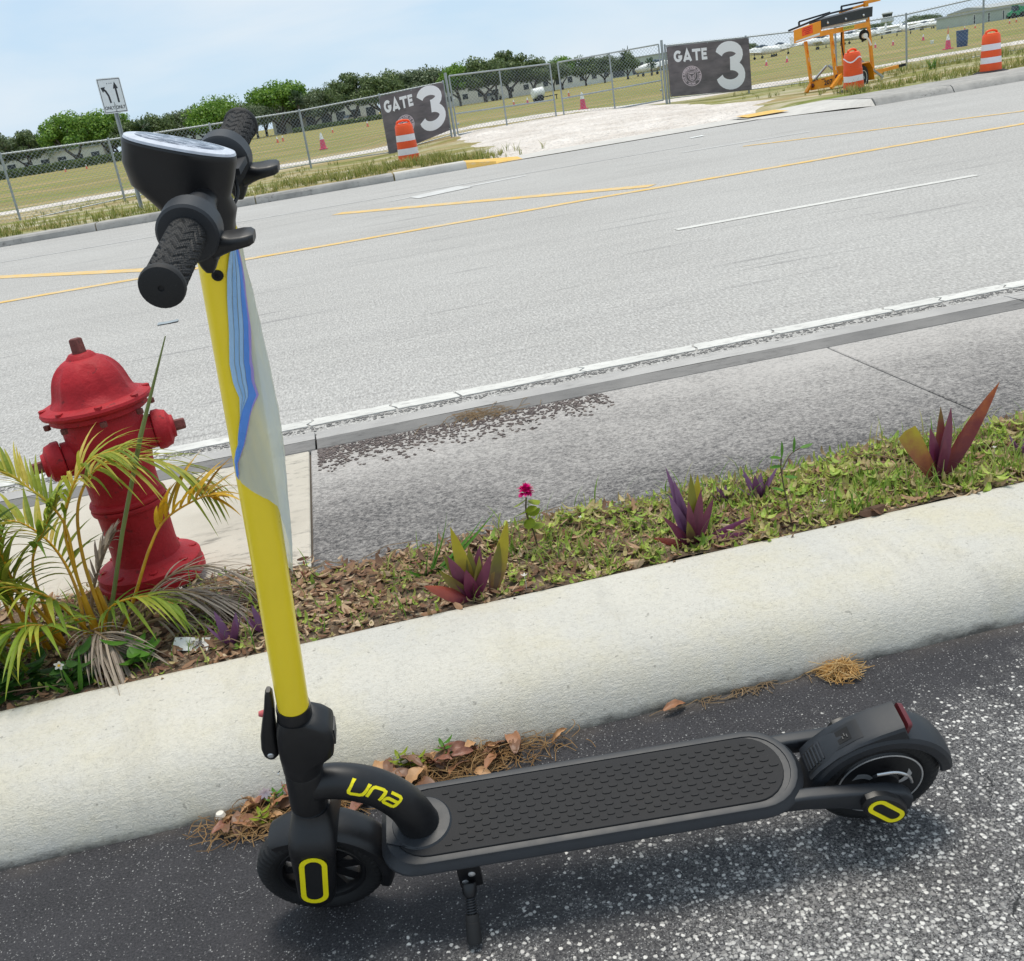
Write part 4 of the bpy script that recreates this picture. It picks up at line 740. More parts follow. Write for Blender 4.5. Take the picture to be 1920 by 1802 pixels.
b = MB(); b.loft([[st(p) for p in ell(TC + V((0.0003, 0, 0.0005)), 0.0555, 0.0300, tilt)], [st(p) for p in ell(TC + V((0.0009, 0, 0.003)), 0.0545, 0.0292, tilt)], [st(p) for p in ell(TC + V((0.0015, 0, 0.0048)), 0.046, 0.022, tilt)]]); b.build('display_cover', pbr('milky_cover', srgb(196, 200, 210), 0.25, var=0.14, scale=90), disp); b = MB(); b.loft([[st(p) for p in ell(TC + V((0.0011, 0, 0.0035)), 0.0490, 0.0245, tilt)], [st(p) for p in ell(TC + V((0.0016, 0, 0.0053)), 0.0420, 0.0195, tilt)]]); b.build('scuffed_screen', m, disp)
b = MB(); b.tube(spline([bar_pt(0.07, 0.017, -0.5), bar_pt(0.055, 0.030, -0.9), bar_pt(0.035, 0.036, -1.25), bar_pt(0.015, 0.036, -1.6), bar_pt(0.008, 0.027, -1.75)], 6), 0.0022, 8); b.build('cable', SB, scoot)
b = MB(); b.bar(bar_pt(0.045, 0.022, 0.2), bar_pt(0.082, 0.024, 0.2), 0.010, 0.007); b.build('switch_bracket', SG, scoot)
# ------------------------------------------------------------------ fire hydrant
HB = V((-0.69, 2.87, 0.118)); hyd = empty('fire_hydrant', HB, (0, rad(-1.5), 0), 'red cast iron fire hydrant behind the yellowing palm', 'fire hydrant'); hyd.scale = (0.96, 0.96, 0.955)
HP = M['hyd']
b = MB(); b.lathe([(0.098, 0.0), (0.098, 0.02), (0.150, 0.022), (0.156, 0.028), (0.156, 0.052), (0.150, 0.057)], 40); b.lathe([(0.150, 0.0572), (0.153, 0.060), (0.153, 0.080), (0.146, 0.086), (0.112, 0.094), (0.100, 0.105), (0.096, 0.14), (0.098, 0.25), (0.100, 0.268)], 40); body = b.build('lower_barrel', HP, hyd)
b = MB(); b.lathe([(0.100, 0.266), (0.108, 0.270), (0.110, 0.279), (0.108, 0.284), (0.103, 0.285), (0.108, 0.287), (0.110, 0.294), (0.107, 0.302), (0.098, 0.305)], 40); b.build('barrel_ring', HP, hyd)
b = MB(); b.lathe([(0.098, 0.303), (0.099, 0.36), (0.104, 0.40), (0.110, 0.43), (0.112, 0.50), (0.112, 0.560), (0.108, 0.572)], 40); b.build('upper_barrel', HP, hyd)
b = MB(); b.lathe([(0.130, 0.558), (0.136, 0.562), (0.136, 0.574), (0.140, 0.576), (0.152, 0.582), (0.155, 0.590), (0.152, 0.598), (0.140, 0.603), (0.128, 0.606), (0.10, 0.606)], 48); b.build('bonnet_flange', HP, hyd)
# fluted bonnet
b = MB(); N = 80; secs = []
for t in [i / 16 for i in range(17)]:
    z = 0.606 + 0.118 * t; r = 0.106 * math.sqrt(max(0.0, 1 - (t * 0.93) ** 2.7)) + 0.006 * (1 - t) ** 6 * 2.5; r = max(r, 0.036); fl = 0.0085 * (1 if 0.15 < t < 0.80 else max(0, 1 - abs(t - (0.15 if t < 0.5 else 0.8)) / 0.12)); secs.append([V(((r - fl * max(0, math.cos(5 * a)) ** 0.6 if math.cos(5 * a) > 0 else r) * math.cos(a), (r - fl * max(0, math.cos(5 * a)) ** 0.6 if math.cos(5 * a) > 0 else r) * math.sin(a), z)) for a in [2 * math.pi * j / N for j in range(N)]])
b.loft(secs); b.build('bonnet', HP, hyd, smooth=60)
b = MB(); b.lathe([(0.040, 0.716), (0.042, 0.724), (0.038, 0.730), (0.032, 0.736), (0.030, 0.738)], 28); b.build('bonnet_cap', HP, hyd)
b = MB(); b.lathe([(0.021, 0.736), (0.020, 0.742), (0.0185, 0.776), (0.016, 0.779), (0, 0.779)], 5); b.build('operating_nut', M['hyd_rust'], hyd)
for k in range(8):
    a = 2 * math.pi * k / 8 + 0.25; b = MB(); b.lathe([(0.011, 0.5975), (0.011, 0.606), (0.007, 0.608), (0, 0.608)], 6, Matrix.Translation((0.142 * math.cos(a), 0.142 * math.sin(a), 0))); b.build('flange_bolt', HP, hyd)
    b = MB(); b.lathe([(0.009, 0.548), (0.010, 0.550), (0.010, 0.562)], 6, Matrix.Translation((0.144 * math.cos(a), 0.144 * math.sin(a), 0))); b.build('flange_nut', M['hyd_rust'], hyd)
    b = MB(); b.lathe([(0.013, 0.080), (0.013, 0.092), (0.008, 0.094), (0, 0.094)], 6, Matrix.Translation((0.132 * math.cos(a), 0.132 * math.sin(a), 0))); b.build('base_bolt', HP, hyd)
def nozzle(az, z, r0, r1, L):
    Mx = Matrix.Rotation(az, 4, 'Z') @ Matrix.Translation((0, 0, z)) @ Matrix.Rotation(rad(90), 4, 'Y')
    b = MB(); b.lathe([(r0 * 1.15, 0.085), (r0, 0.105), (r0, 0.128)], 28, Mx); nz_ = b.build('hose_nozzle', HP, hyd)
    b = MB(); b.lathe([(r1, 0.130), (r1 * 1.06, 0.133), (r1 * 1.06, 0.150), (r1, 0.156), (r1 * 0.92, 0.170), (r1 * 0.62, 0.178), (r1 * 0.58, 0.186), (r1 * 0.3, 0.188)], 28, Mx); b.build('nozzle_cap', HP, nz_)
    b = MB(); b.lathe([(0.018, 0.186), (0.017, 0.214), (0.013, 0.217), (0, 0.217)], 5, Mx); b.build('cap_nut', M['hyd_rust'], nz_)
nozzle(rad(198), 0.455, 0.050, 0.056, 0.2); nozzle(rad(8), 0.470, 0.050, 0.056, 0.2); nozzle(rad(100), 0.43, 0.062, 0.07, 0.2)
b = MB(); vs_, fs_ = text_geo('ER', 0.030, 0.0006, 0.002); b.add([V((p.x * 1.0, -0.1113 - p.z + (p.x ** 2) * 4.4, p.y + 0.475)) for p in vs_], fs_); b.build('cast_lettering', HP, hyd, smooth=0)
b = MB(); b.tube([V((0.01, 0.16, 0.30)) + V((0.015 * math.cos(t), 0.0, -0.12 * i / 14 + 0.015 * math.sin(t))) for i, t in enumerate([k * 1.3 for k in range(15)])], 0.003, 5); b.build('cap_chain', M['hyd_rust'], hyd)

# ------------------------------------------------------------------ leaves and plants
def blade(b, p0, p1, w, bow=0.0, side=None, n=7, fold=0.25, prof=None, mi=0, twist=0.0):
    """tapered leaf from p0 to p1, V-folded, bowing towards 'up'"""
    p0, p1 = V(p0), V(p1); d = p1 - p0; L = d.length; d.normalize(); s = V(side) if side is not None else d.cross(V((0, 0, 1)))
    s = s - d * s.dot(d)
    if s.length < 1e-4: s = d.cross(V((1, 0, 0)))
    s.normalize(); nrm = s.cross(d); rows = []
    for i in range(n + 1):
        t = i / n; c = p0 + (p1 - p0) * t + nrm * bow * L * 4 * t * (1 - t); k = prof(t) if prof else (min(1, 0.35 + 2.2 * t) * (1 - t ** 2.2)); ss = s * math.cos(twist * t) + nrm * math.sin(twist * t); ww = w * max(k, 0.015); rows.append([c - ss * ww / 2 + nrm * fold * ww * 0.5, c, c + ss * ww / 2 + nrm * fold * ww * 0.5])
    b.grid(rows, mi); return b
Lf = {}
Lf['palm'] = leafmat('palm_leaflets', [(0.0, srgb(104, 126, 38)), (0.45, srgb(150, 162, 56)), (0.75, srgb(188, 178, 74)), (1.0, srgb(206, 180, 92))], 0.4)
Lf['palm_green'] = leafmat('green_palm_leaflets', [(0.0, srgb(92, 122, 34)), (0.5, srgb(134, 158, 50)), (1.0, srgb(182, 180, 72))], 0.4)
Lf['palm_yel'] = leafmat('yellow_palm_leaflets', [(0.0, srgb(186, 140, 24)), (0.6, srgb(206, 168, 46)), (1.0, srgb(120, 84, 46))], 0.35)
Lf['palm_dry'] = leafmat('dry_palm_leaflets', [(0.0, srgb(104, 92, 82)), (0.5, srgb(150, 136, 122)), (1.0, srgb(176, 160, 140))], 0.15)
M['rachis'] = pbr('yellow_palm_stalk', srgb(196, 146, 26), 0.45, var=0.25, scale=20)
M['rachis_dry'] = pbr('dry_palm_stalk', srgb(136, 112, 82), 0.7, var=0.25, scale=20)
M['spear'] = pbr('palm_spear', srgb(112, 122, 62), 0.5, var=0.2, scale=10)
def frond(root, path, lf, n=22, ll=0.26, droop=0.35, start=0.35, mat=Lf['palm'], rmat=None, seed=1, w=0.011, spread=0.9, tip=True, rr0=0.0055):
    rg_ = random.Random(seed); P = spline(path, 10); b = MB(); b.tube(P, [rr0 * (1 - 0.75 * i / (len(P) - 1)) for i in range(len(P))], 6); fr = b.build('frond', rmat or M['rachis'], root); b = MB(); N = len(P) - 1
    for i in range(n):
        t = start + (1 - start) * i / (n - 1); k = min(N - 1, int(t * N)); p = P[k].lerp(P[k + 1], t * N - k); tg = (P[k + 1] - P[k]).normalized(); sd = tg.cross(V((0, 0, 1)))
        sd = sd.normalized() if sd.length > 1e-3 else V((1, 0, 0)); upn = sd.cross(tg); env = math.sin(math.pi * (0.22 + 0.70 * (t - start) / (1 - start))) ** 0.7
        for s in (-1, 1):
            L = ll * env * rg_.uniform(0.8, 1.1); dr = (tg * (0.55 + 0.5 * t) + sd * s * spread * rg_.uniform(0.8, 1.1) + upn * rg_.uniform(0.05, 0.4)).normalized(); e = p + dr * L + V((0, 0, -droop * L * rg_.uniform(0.5, 1.3))); blade(b, p, e, w * rg_.uniform(0.8, 1.2), bow=rg_.uniform(0.05, 0.16), n=6, fold=0.3, prof=lambda q: min(1, 0.4 + 3 * q) * (1 - q ** 1.8))
    b.build('leaflets', mat, fr, fix=False, smooth=0); return fr
PB = V((-0.86, 2.56, 0.12)); palm = empty('areca_palm', PB, (0, 0, 0), 'small areca palm with yellow stalks growing in front of the red hydrant', 'palm')
def wp(px, pz, dy=0.0): return V((px, 2.56 + dy, pz)) - PB      # world x, z at the plant's depth
frond(palm, [wp(-0.79, .13), wp(-0.80, .32), wp(-0.785, .47), wp(-0.70, .60, .0), wp(-0.60, .63, -.02)], None, 22, .22, .55, .50, Lf['palm'], seed=2)
frond(palm, [wp(-0.79, .13), wp(-0.80, .30), wp(-0.79, .47), wp(-0.86, .58, .02), wp(-0.93, .64, .03)], None, 18, .17, .15, .55, Lf['palm'], seed=12)
frond(palm, [wp(-0.77, .13), wp(-0.78, .35, .03), wp(-0.75, .50, .05), wp(-0.66, .58, .06), wp(-0.52, .55, .05), wp(-0.43, .47, .04)], None, 26, .19, .65, .45, Lf['palm'], seed=3)
frond(palm, [wp(-0.74, .13), wp(-0.67, .24, -.02), wp(-0.60, .36, -.03), wp(-0.54, .43, -.03), wp(-0.44, .47, -.04), wp(-0.41, .46, -.04)], None, 13, .16, -.15, .52, Lf['palm_yel'], seed=4, w=.014)
frond(palm, [wp(-0.88, .12), wp(-0.90, .27), wp(-0.89, .38), wp(-0.83, .47), wp(-0.80, .52)], None, 16, .20, .45, .55, Lf['palm_green'], seed=5, w=.015)
frond(palm, [wp(-0.88, .12), wp(-0.91, .28, -.04), wp(-0.98, .40, -.07), wp(-1.06, .50, -.08), wp(-1.15, .56, -.08)], None, 20, .20, .5, .45, Lf['palm'], seed=6, w=.014)
frond(palm, [wp(-0.92, .12), wp(-0.97, .24, .02), wp(-1.03, .34, .04), wp(-1.13, .43, .05), wp(-1.25, .44, .05)], None, 20, .22, .5, .40, Lf['palm'], seed=7)
frond(palm, [wp(-0.80, .12), wp(-0.82, .22, -.05), wp(-0.85, .31, -.09), wp(-0.92, .37, -.12), wp(-1.00, .36, -.13)], None, 18, .20, .7, .35, Lf['palm_green'], seed=8, w=.015)
frond(palm, [wp(-0.78, .12), wp(-0.76, .20, -.06), wp(-0.70, .26, -.10), wp(-0.62, .27, -.12), wp(-0.56, .24, -.13)], None, 16, .15, .6, .38, Lf['palm_green'], seed=9)
frond(palm, [wp(-0.96, .12), wp(-1.00, .20, -.06), wp(-1.07, .27, -.1), wp(-1.17, .30, -.12)], None, 20, .24, .65, .22, Lf['palm_green'], seed=10, w=.017)
frond(palm, [wp(-0.95, .12), wp(-0.95, .26, -.03), wp(-0.97, .40, -.05), wp(-1.02, .48, -.06)], None, 16, .24, .25, .35, Lf['palm_green'], seed=11, w=.018)
frond(palm, [wp(-0.82, .12), wp(-0.79, .24, .05), wp(-0.74, .33, .07), wp(-0.70, .38, .08)], None, 14, .13, .3, .40, Lf['palm_dry'], M['rachis_dry'], seed=13)
for i, (pa, sd_) in enumerate([([wp(-0.76, .13), wp(-0.68, .21, -.02), wp(-0.58, .24, -.04), wp(-0.47, .19, -.05), wp(-0.40, .11, -.05)], 21), ([wp(-0.75, .13), wp(-0.66, .18, .02), wp(-0.55, .19, .02), wp(-0.44, .13, .03)], 22), ([wp(-0.80, .13), wp(-0.79, .20, -.12), wp(-0.74, .19, -.18), wp(-0.70, .12, -.21)], 23), ([wp(-0.72, .13), wp(-0.62, .17, -.05), wp(-0.52, .14, -.07), wp(-0.46, .07, -.07)], 24), ([wp(-0.73, .13), wp(-0.63, .22, .05), wp(-0.52, .25, .06), wp(-0.42, .20, .06), wp(-0.36, .12, .05)], 25), ([wp(-0.70, .13), wp(-0.60, .20, .0), wp(-0.50, .20, -.02), wp(-0.42, .13, -.03)], 26), ([wp(-0.78, .13), wp(-0.76, .21, -.13), wp(-0.71, .20, -.2), wp(-0.68, .12, -.22)], 27)]):
    frond(palm, pa, None, 20, .20, .75, .30, Lf['palm_dry'], M['rachis_dry'], seed=sd_, w=.007, spread=.45)
for i, (pa, n_, ll_, dr, sd_, mt_) in enumerate([
    ([wp(-0.93, .12), wp(-0.95, .26, .03), wp(-0.99, .38, .05), wp(-1.07, .46, .06), wp(-1.16, .46, .06)], 22, .24, .55, 31, 'palm'), ([wp(-0.99, .12), wp(-1.02, .24, -.02), wp(-1.04, .36, -.03), wp(-1.00, .46, -.03), wp(-0.94, .50, -.03)], 20, .20, .5, 32, 'palm_green'),
    ([wp(-0.97, .12), wp(-0.99, .19, -.1), wp(-1.03, .24, -.15), wp(-1.10, .25, -.18)], 22, .22, .8, 34, 'palm_green'),
    ([wp(-0.88, .12), wp(-0.87, .20, -.1), wp(-0.86, .26, -.15), wp(-0.90, .29, -.19), wp(-0.97, .27, -.21)], 20, .20, .8, 35, 'palm_green'), ([wp(-0.83, .12), wp(-0.83, .25, .06), wp(-0.86, .36, .10), wp(-0.92, .44, .12), wp(-1.0, .47, .13)], 20, .22, .45, 36, 'palm'),
    ([wp(-1.03, .12), wp(-1.05, .30, .04), wp(-1.06, .44, .06), wp(-1.12, .56, .07), wp(-1.2, .62, .07)], 20, .24, .5, 37, 'palm_yel'), ([wp(-0.92, .12), wp(-0.94, .30, -.02), wp(-0.95, .46, -.03), wp(-0.99, .58, -.03)], 18, .20, .2, 38, 'palm'), ([wp(-0.98, .12), wp(-1.0, .32, .02), wp(-1.03, .48, .03), wp(-1.08, .60, .03)], 18, .22, .25, 40, 'palm'), ([wp(-1.0, .12), wp(-1.0, .28, -.06), wp(-1.02, .38, -.08), wp(-1.1, .43, -.09)], 20, .24, .6, 39, 'palm')]):
    frond(palm, pa, None, n_, ll_, dr, .34, Lf[mt_], seed=sd_, w=.015)
b = MB(); b.tube([wp(-0.775, .13), wp(-0.665, .40, .02), wp(-0.555, .64, .03), wp(-0.435, .87, .04)], [.006, .0055, .006, .0015], 8); b.build('unopened_spear', M['spear'], palm)
for k, (x_, y_) in enumerate([(-0.80, 0), (-0.90, .01), (-0.95, -.02), (-0.77, .03)]):
    b = MB(); b.tube([V((x_ + .86, y_, -0.01)), V((x_ + .862, y_, .07)), V((x_ + .858, y_, .14))], [.013, .010, .007], 8); b.build('cane', M['rachis'], palm)

def two_tone(name, c0, c1, c2, z0, z1):
    """leaf tinted along its length (root to tip colour of the plant itself)"""
    m, ns, ln, out = new_mat(name); v = objvec(ns); s = sepxyz(ns, ln, v); mr = nd(ns, 'ShaderNodeMapRange'); mr.inputs['From Min'].default_value = z0; mr.inputs['From Max'].default_value = z1; ln.new(s[2], mr.inputs['Value'])
    t = mth(ns, ln, 'ADD', mr.outputs['Result'], mth(ns, ln, 'MULTIPLY', mth(ns, ln, 'SUBTRACT', noisef(ns, ln, v, 30.0, 4.0), 0.5), 0.25)); r = cramp(ns, [(0.0, c0), (0.5, c1), (1.0, c2)]); ln.new(t, r.inputs['Fac'])
    d = nd(ns, 'ShaderNodeBsdfPrincipled', Roughness=0.36); tr = nd(ns, 'ShaderNodeBsdfTranslucent'); mx = nd(ns, 'ShaderNodeMixShader', Fac=0.25); ln.new(r.outputs['Color'], d.inputs['Base Color']); ln.new(r.outputs['Color'], tr.inputs['Color']); ln.new(d.outputs['BSDF'], mx.inputs[1]); ln.new(tr.outputs['BSDF'], mx.inputs[2]); ln.new(mx.outputs['Shader'], out.inputs['Surface']); return m
PUR, PUR2, OLV, ORG, YG = srgb(100, 32, 64), srgb(112, 42, 78), srgb(124, 122, 40), srgb(176, 92, 56), srgb(178, 162, 44)
L_pur = two_tone('purple_leaf', PUR, srgb(108, 42, 72), srgb(124, 66, 84), 0, .14); L_yel = two_tone('yellow_green_leaf', srgb(98, 40, 60), srgb(150, 130, 50), YG, 0, .13); L_olv = two_tone('olive_leaf', srgb(92, 40, 62), srgb(112, 100, 54), OLV, 0, .12); L_org = two_tone('rust_leaf', srgb(104, 34, 54), srgb(150, 70, 58), ORG, 0, .10); L_vio = two_tone('violet_leaf', srgb(98, 58, 92), srgb(112, 72, 108), srgb(128, 88, 122), 0, .14); L_pink = two_tone('mauve_stalk', srgb(128, 62, 102), srgb(140, 76, 116), srgb(150, 90, 120), 0, .1)
wide = lambda t: min(1, 0.42 + 1.6 * t) * (1 - t ** 3.2)
def plant(name, base, leaves, label, cat='plant', group=None):
    r = empty(name, base, (0, 0, 0), label, cat, group); B = V(base)
    for L in leaves:
        (x, y, z), w, mt, kw = L[0], L[1], L[2], (L[3] if len(L) > 3 else {}); p0 = V(kw.pop('p0', (0, 0, -0.005))); pr = kw.pop('prof', wide); sd = kw.pop('side', (1, 0, 0)); fold = kw.pop('fold', 0.35)
        bb = MB(); blade(bb, p0, (V((x, y, z)) - B) * 1.0, w * 1.12, side=sd, fold=fold, prof=pr, **kw); bb.build('leaf', mt, r, fix=False, smooth=180)
    return r
cut = lambda t: min(1, 0.45 + 0.7 * t)
A0 = (0.175, 2.315, 0.13); plant('oyster_plant', A0, [((0.055, 2.25, .225), .036, L_org, {'side': (0.5, 0, -.8)}), ((0.10, 2.30, .235), .030, L_olv, {'side': (0.8, 0, -.5)}), ((0.128, 2.31, .262), .036, L_pur), ((0.150, 2.34, .325), .036, L_yel), ((0.165, 2.29, .225), .034, L_pur), ((0.185, 2.33, .265), .030, L_olv), ((0.205, 2.30, .25), .028, L_olv, {'side': (0.8, 0.4, 0)}), ((0.235, 2.30, .25), .028, L_pur), ((0.292, 2.33, .315), .036, L_yel, {'p0': (.05, 0, 0)}), ((0.262, 2.32, .265), .030, L_olv, {'p0': (.045, 0, 0)}), ((0.12, 2.35, .25), .030, L_olv), ((0.215, 2.36, .25), .03, L_pur)], 'oyster plant with olive and rust leaves beside the small pink flower', 'plant', 'purple oyster plants along the kerb')
B0 = (0.765, 2.335, 0.13); plant('oyster_plant', B0, [((0.655, 2.32, .185), .020, L_org, {'side': (0.4, 0, -.9)}), ((0.715, 2.34, .285), .028, L_vio), ((0.735, 2.35, .32), .026, L_vio), ((0.720, 2.36, .355), .022, L_vio), ((0.775, 2.33, .335), .030, L_olv), ((0.800, 2.35, .32), .034, L_yel), ((0.795, 2.32, .29), .030, L_pur), ((0.83, 2.33, .255), .026, L_pur), ((0.755, 2.31, .27), .026, L_pur), ((0.69, 2.33, .235), .022, L_pur), ((0.905, 2.315, .145), .026, L_pink, {'side': (0, 0, 1)}), ((0.945, 2.37, .160), .020, L_pink, {'side': (0, 0, 1)}), ((0.84, 2.36, .25), .02, L_olv), ((0.745, 2.30, .22), .024, L_olv)], 'violet and olive oyster plant with two mauve leaves lying along the kerb', 'plant', 'purple oyster plants along the kerb')
C0 = (1.495, 2.385, 0.13); plant('oyster_plant', C0, [((1.395, 2.38, .305), .050, two_tone('cut_leaf', srgb(100, 42, 50), srgb(150, 92, 58), srgb(172, 156, 46), 0, .19), {'prof': cut, 'side': (0.9, 0, -.25)}), ((1.475, 2.39, .295), .036, L_pur), ((1.512, 2.40, .345), .034, two_tone('tall_leaf', PUR, srgb(130, 52, 66), srgb(128, 112, 48), 0, .22)), ((1.530, 2.38, .345), .034, L_pur), ((1.675, 2.385, .385), .050, two_tone('long_leaf', srgb(88, 26, 46), srgb(122, 52, 50), srgb(176, 96, 52), 0, .26), {'side': (0.8, 0, -.6), 'bow': -0.03}), ((1.40, 2.35, .14), .03, L_pur, {'side': (0, 1, 0)}), ((1.46, 2.34, .15), .026, L_org, {'side': (0, 1, 0)}), ((1.50, 2.36, .27), .03, L_pur)], 'tallest oyster plant, maroon with one torn leaf and one long rust leaf', 'plant', 'purple oyster plants along the kerb')
for bs, sc_, lab in [((1.04, 2.55, .13), .075, 'small violet rosette between the oyster plants, nearest the weed sprig'), ((0.945, 2.56, .13), .05, 'tiny violet rosette just right of the violet and olive oyster plant'), ((1.80, 2.44, .13), .075, 'violet rosette at the right edge of the photo'), ((-0.435, 2.36, .13), .075, 'low violet rosette between the wrapper and the yellow stem'), ((-0.355, 2.38, .13), .06, 'low violet rosette partly behind the yellow stem')]:
    rg_ = random.Random(int(bs[0] * 100)); plant('spiderwort', bs, [((bs[0] + math.cos(a) * sc_ * rg_.uniform(.5, .9), bs[1] + math.sin(a) * sc_ * .6, bs[2] + sc_ * rg_.uniform(.6, 1.2)), sc_ * .30, L_vio, {'side': (-math.sin(a), math.cos(a), 0)}) for a in [k * 1.05 for k in range(6)]], lab, 'plant')
# bougainvillea sprig with a pink bloom
Lf['lime'] = leafmat('lime_leaves', [(0, srgb(110, 134, 34)), (0.5, srgb(150, 164, 46)), (1, srgb(96, 122, 40))], 0.4); Lf['green'] = leafmat('green_leaves', [(0, srgb(46, 92, 30)), (0.5, srgb(76, 126, 40)), (1, srgb(112, 150, 50))], 0.35); Lf['dkgreen'] = leafmat('dark_green_leaves', [(0, srgb(34, 66, 26)), (1, srgb(66, 104, 40))], 0.3)
M['stalk'] = pbr('brown_stalk', srgb(86, 72, 52), 0.8); M['gstalk'] = pbr('green_stalk', srgb(96, 116, 52), 0.6)
F0 = V((0.385, 2.50, .13)); fl = empty('flower_sprig', F0, (0, 0, 0), 'slender sprig with a single magenta pink bloom and lime leaves', 'flower')
b = MB(); b.tube(spline([(0, 0, -.01), (-.006, 0, .06), (-.018, .0, .12), (-.012, 0, .165)], 5), .0022, 6); b.build('stalk', M['stalk'], fl)
rg_ = random.Random(3)
for k in range(8):
    p = V((-.012 + rg_.uniform(-.006, .006), 0, .085 + .011 * k)); a = k * 2.2; e = p + V((math.cos(a) * .042, math.sin(a) * .026, rg_.uniform(-.026, .012))); b = MB(); blade(b, p, e, .034, side=(-math.sin(a), math.cos(a), .25), fold=.2, prof=lambda t: math.sin(math.pi * min(1, t * .96 + .04)) ** .7); b.build('leaf', Lf['lime'], fl, fix=False, smooth=180)
b = MB()
for k in range(110):
    a = rg_.uniform(0, 6.28); el = rg_.uniform(-.3, 1.5); d = V((math.cos(a) * math.cos(el), math.sin(a) * math.cos(el), math.sin(el))); p = V((-.012, 0, .180)); blade(b, p + d * .004, p + d * rg_.uniform(.019, .027), .013, bow=.15, side=d.cross(V((.3, .2, 1))), fold=.3, n=4, prof=lambda t: math.sin(math.pi * (t * .9 + .08)) ** .6)
b.build('bloom', leafmat('magenta_petals', [(0, srgb(214, 12, 128)), (.5, srgb(232, 32, 146)), (1, srgb(200, 16, 110))], .4), fl, fix=False, smooth=180)
# upright weed
W0 = V((1.04, 2.325, .13)); wd = empty('weed_sprig', W0, (0, 0, 0), 'thin upright weed with a few narrow leaves, left of the tallest oyster plant', 'weed')
b = MB(); b.tube(spline([(0, 0, -.01), (-.012, .01, .09), (-.02, .01, .16), (-.015, .015, .19)], 5), .002, 6); b.tube(spline([(-.02, .01, .155), (.01, .02, .19), (.04, .02, .205)], 4), .0014, 5); b.build('stalk', M['stalk'], wd)
for k, (p, e) in enumerate([((.04, .02, .205), (.075, .02, .21)), ((-.015, .015, .19), (-.05, .01, .2)), ((-.018, .01, .17), (-.055, .0, .175)), ((-.012, .01, .14), (.02, .0, .135)), ((.02, .02, .195), (.03, .03, .235)), ((-.015, .01, .10), (-.05, .01, .115)), ((-.015, .015, .19), (-.005, .03, .23))]):
    b = MB(); blade(b, p, e, .013, side=(0, 1, .4), prof=lambda t: math.sin(math.pi * min(1, t * .95 + .04)) ** .7); b.build('leaf', Lf['green'], wd, fix=False, smooth=180)
# broad grass tuft
T0 = V((0.06, 2.50, .13)); gt = empty('grass_tuft', T0, (0, 0, 0), 'tuft of long broad grass blades left of the olive and rust oyster plant', 'grass tuft')
for k, (e, w) in enumerate([((.10, .02, .165), .018), ((.07, .03, .13), .024), ((.03, .0, .10), .02), ((.24, .06, .13), .014), ((.02, 0, .07), .016), ((.20, .06, .115), .012), ((.22, .08, .10), .011), ((.16, .04, .09), .014), ((-.05, -.02, .045), .014), ((.13, -.01, .055), .016), ((.10, .0, .04), .014), ((-.08, 0, .02), .012), ((.05, -.03, .06), .015)]):
    b = MB(); blade(b, (R_.uniform(-.012, .012), 0, -.01), e, w, bow=.06, side=(.2, 1, .5)); b.build('blade', Lf['green'], gt, fix=False, smooth=180)

# ------------------------------------------------------------------ ground cover and litter in the bed (too many to count)
Lf['cover'] = leafmat('ground_cover', [(0, srgb(118, 148, 58)), (.2, srgb(156, 180, 76)), (.45, srgb(188, 202, 98)), (.66, srgb(160, 152, 92)), (.82, srgb(196, 178, 128)), (1, srgb(138, 112, 82))], .35); Lf['litter'] = leafmat('dry_litter', [(0, srgb(92, 68, 52)), (.3, srgb(132, 98, 74)), (.6, srgb(166, 132, 102)), (.85, srgb(204, 182, 150)), (1, srgb(116, 66, 50))], .15, .7); Lf['wstar'] = leafmat('white_petals', [(0, srgb(236, 234, 226)), (1, srgb(220, 214, 206))], .3)
b = MB(); rg_ = random.Random(11)
def bedpt(lo=-1.5, hi=2.6): x = rg_.uniform(lo, hi); return x, rg_.uniform(2.278, bed_back(x) + rg_.uniform(-.06, .035))
n = 0
while n < 8600:
    x, y = bedpt(); d = 0.16 + 0.84 * max(0, min(1, (x - 0.30) / 0.35)); d *= (0.45 if 0.55 < x < 0.92 else 1.0); d *= (0.55 + 0.9 * mnoise.noise(V((x * 6, y * 6, 4))) + .25)
    if rg_.random() > d: continue
    n += 1; z = soil_z(x, y); a = rg_.uniform(0, 6.28); h = rg_.uniform(.000, .020) + (.02 if rg_.random() < .08 else 0); L = rg_.uniform(.010, .026); p = V((x, y, z + rg_.uniform(-.004, .012))); e = p + V((math.cos(a) * L, math.sin(a) * L, h)); blade(b, p, e, rg_.uniform(.006, .013), bow=.22, side=(-math.sin(a), math.cos(a), .1), n=3, fold=.2, prof=lambda t: math.sin(math.pi * (.12 + .83 * t)) ** .7)
for k in range(150):
    x, y = bedpt(.25, 2.5)
    if y > bed_back(x) - .03: continue
    z = soil_z(x, y); s = rg_.uniform(.6, 1.3)
    for j in range(9):
        a = rg_.uniform(0, 6.28); h = rg_.uniform(.01, .055) * s; L = rg_.uniform(.018, .042) * s; p = V((x + rg_.uniform(-.012, .012), y + rg_.uniform(-.012, .012), z + h * .6)); e = p + V((math.cos(a) * L, math.sin(a) * L, rg_.uniform(-.006, .02))); blade(b, p, e, L * .42, bow=.2, side=(-math.sin(a), math.cos(a), .2), n=4, fold=.25, prof=lambda t: math.sin(math.pi * (.08 + .88 * t)) ** .7)
stuff(b.build('ground_cover', Lf['cover'], fix=False, smooth=0), 'low green ground cover and weeds filling the planting bed', 'ground cover')
b = MB()
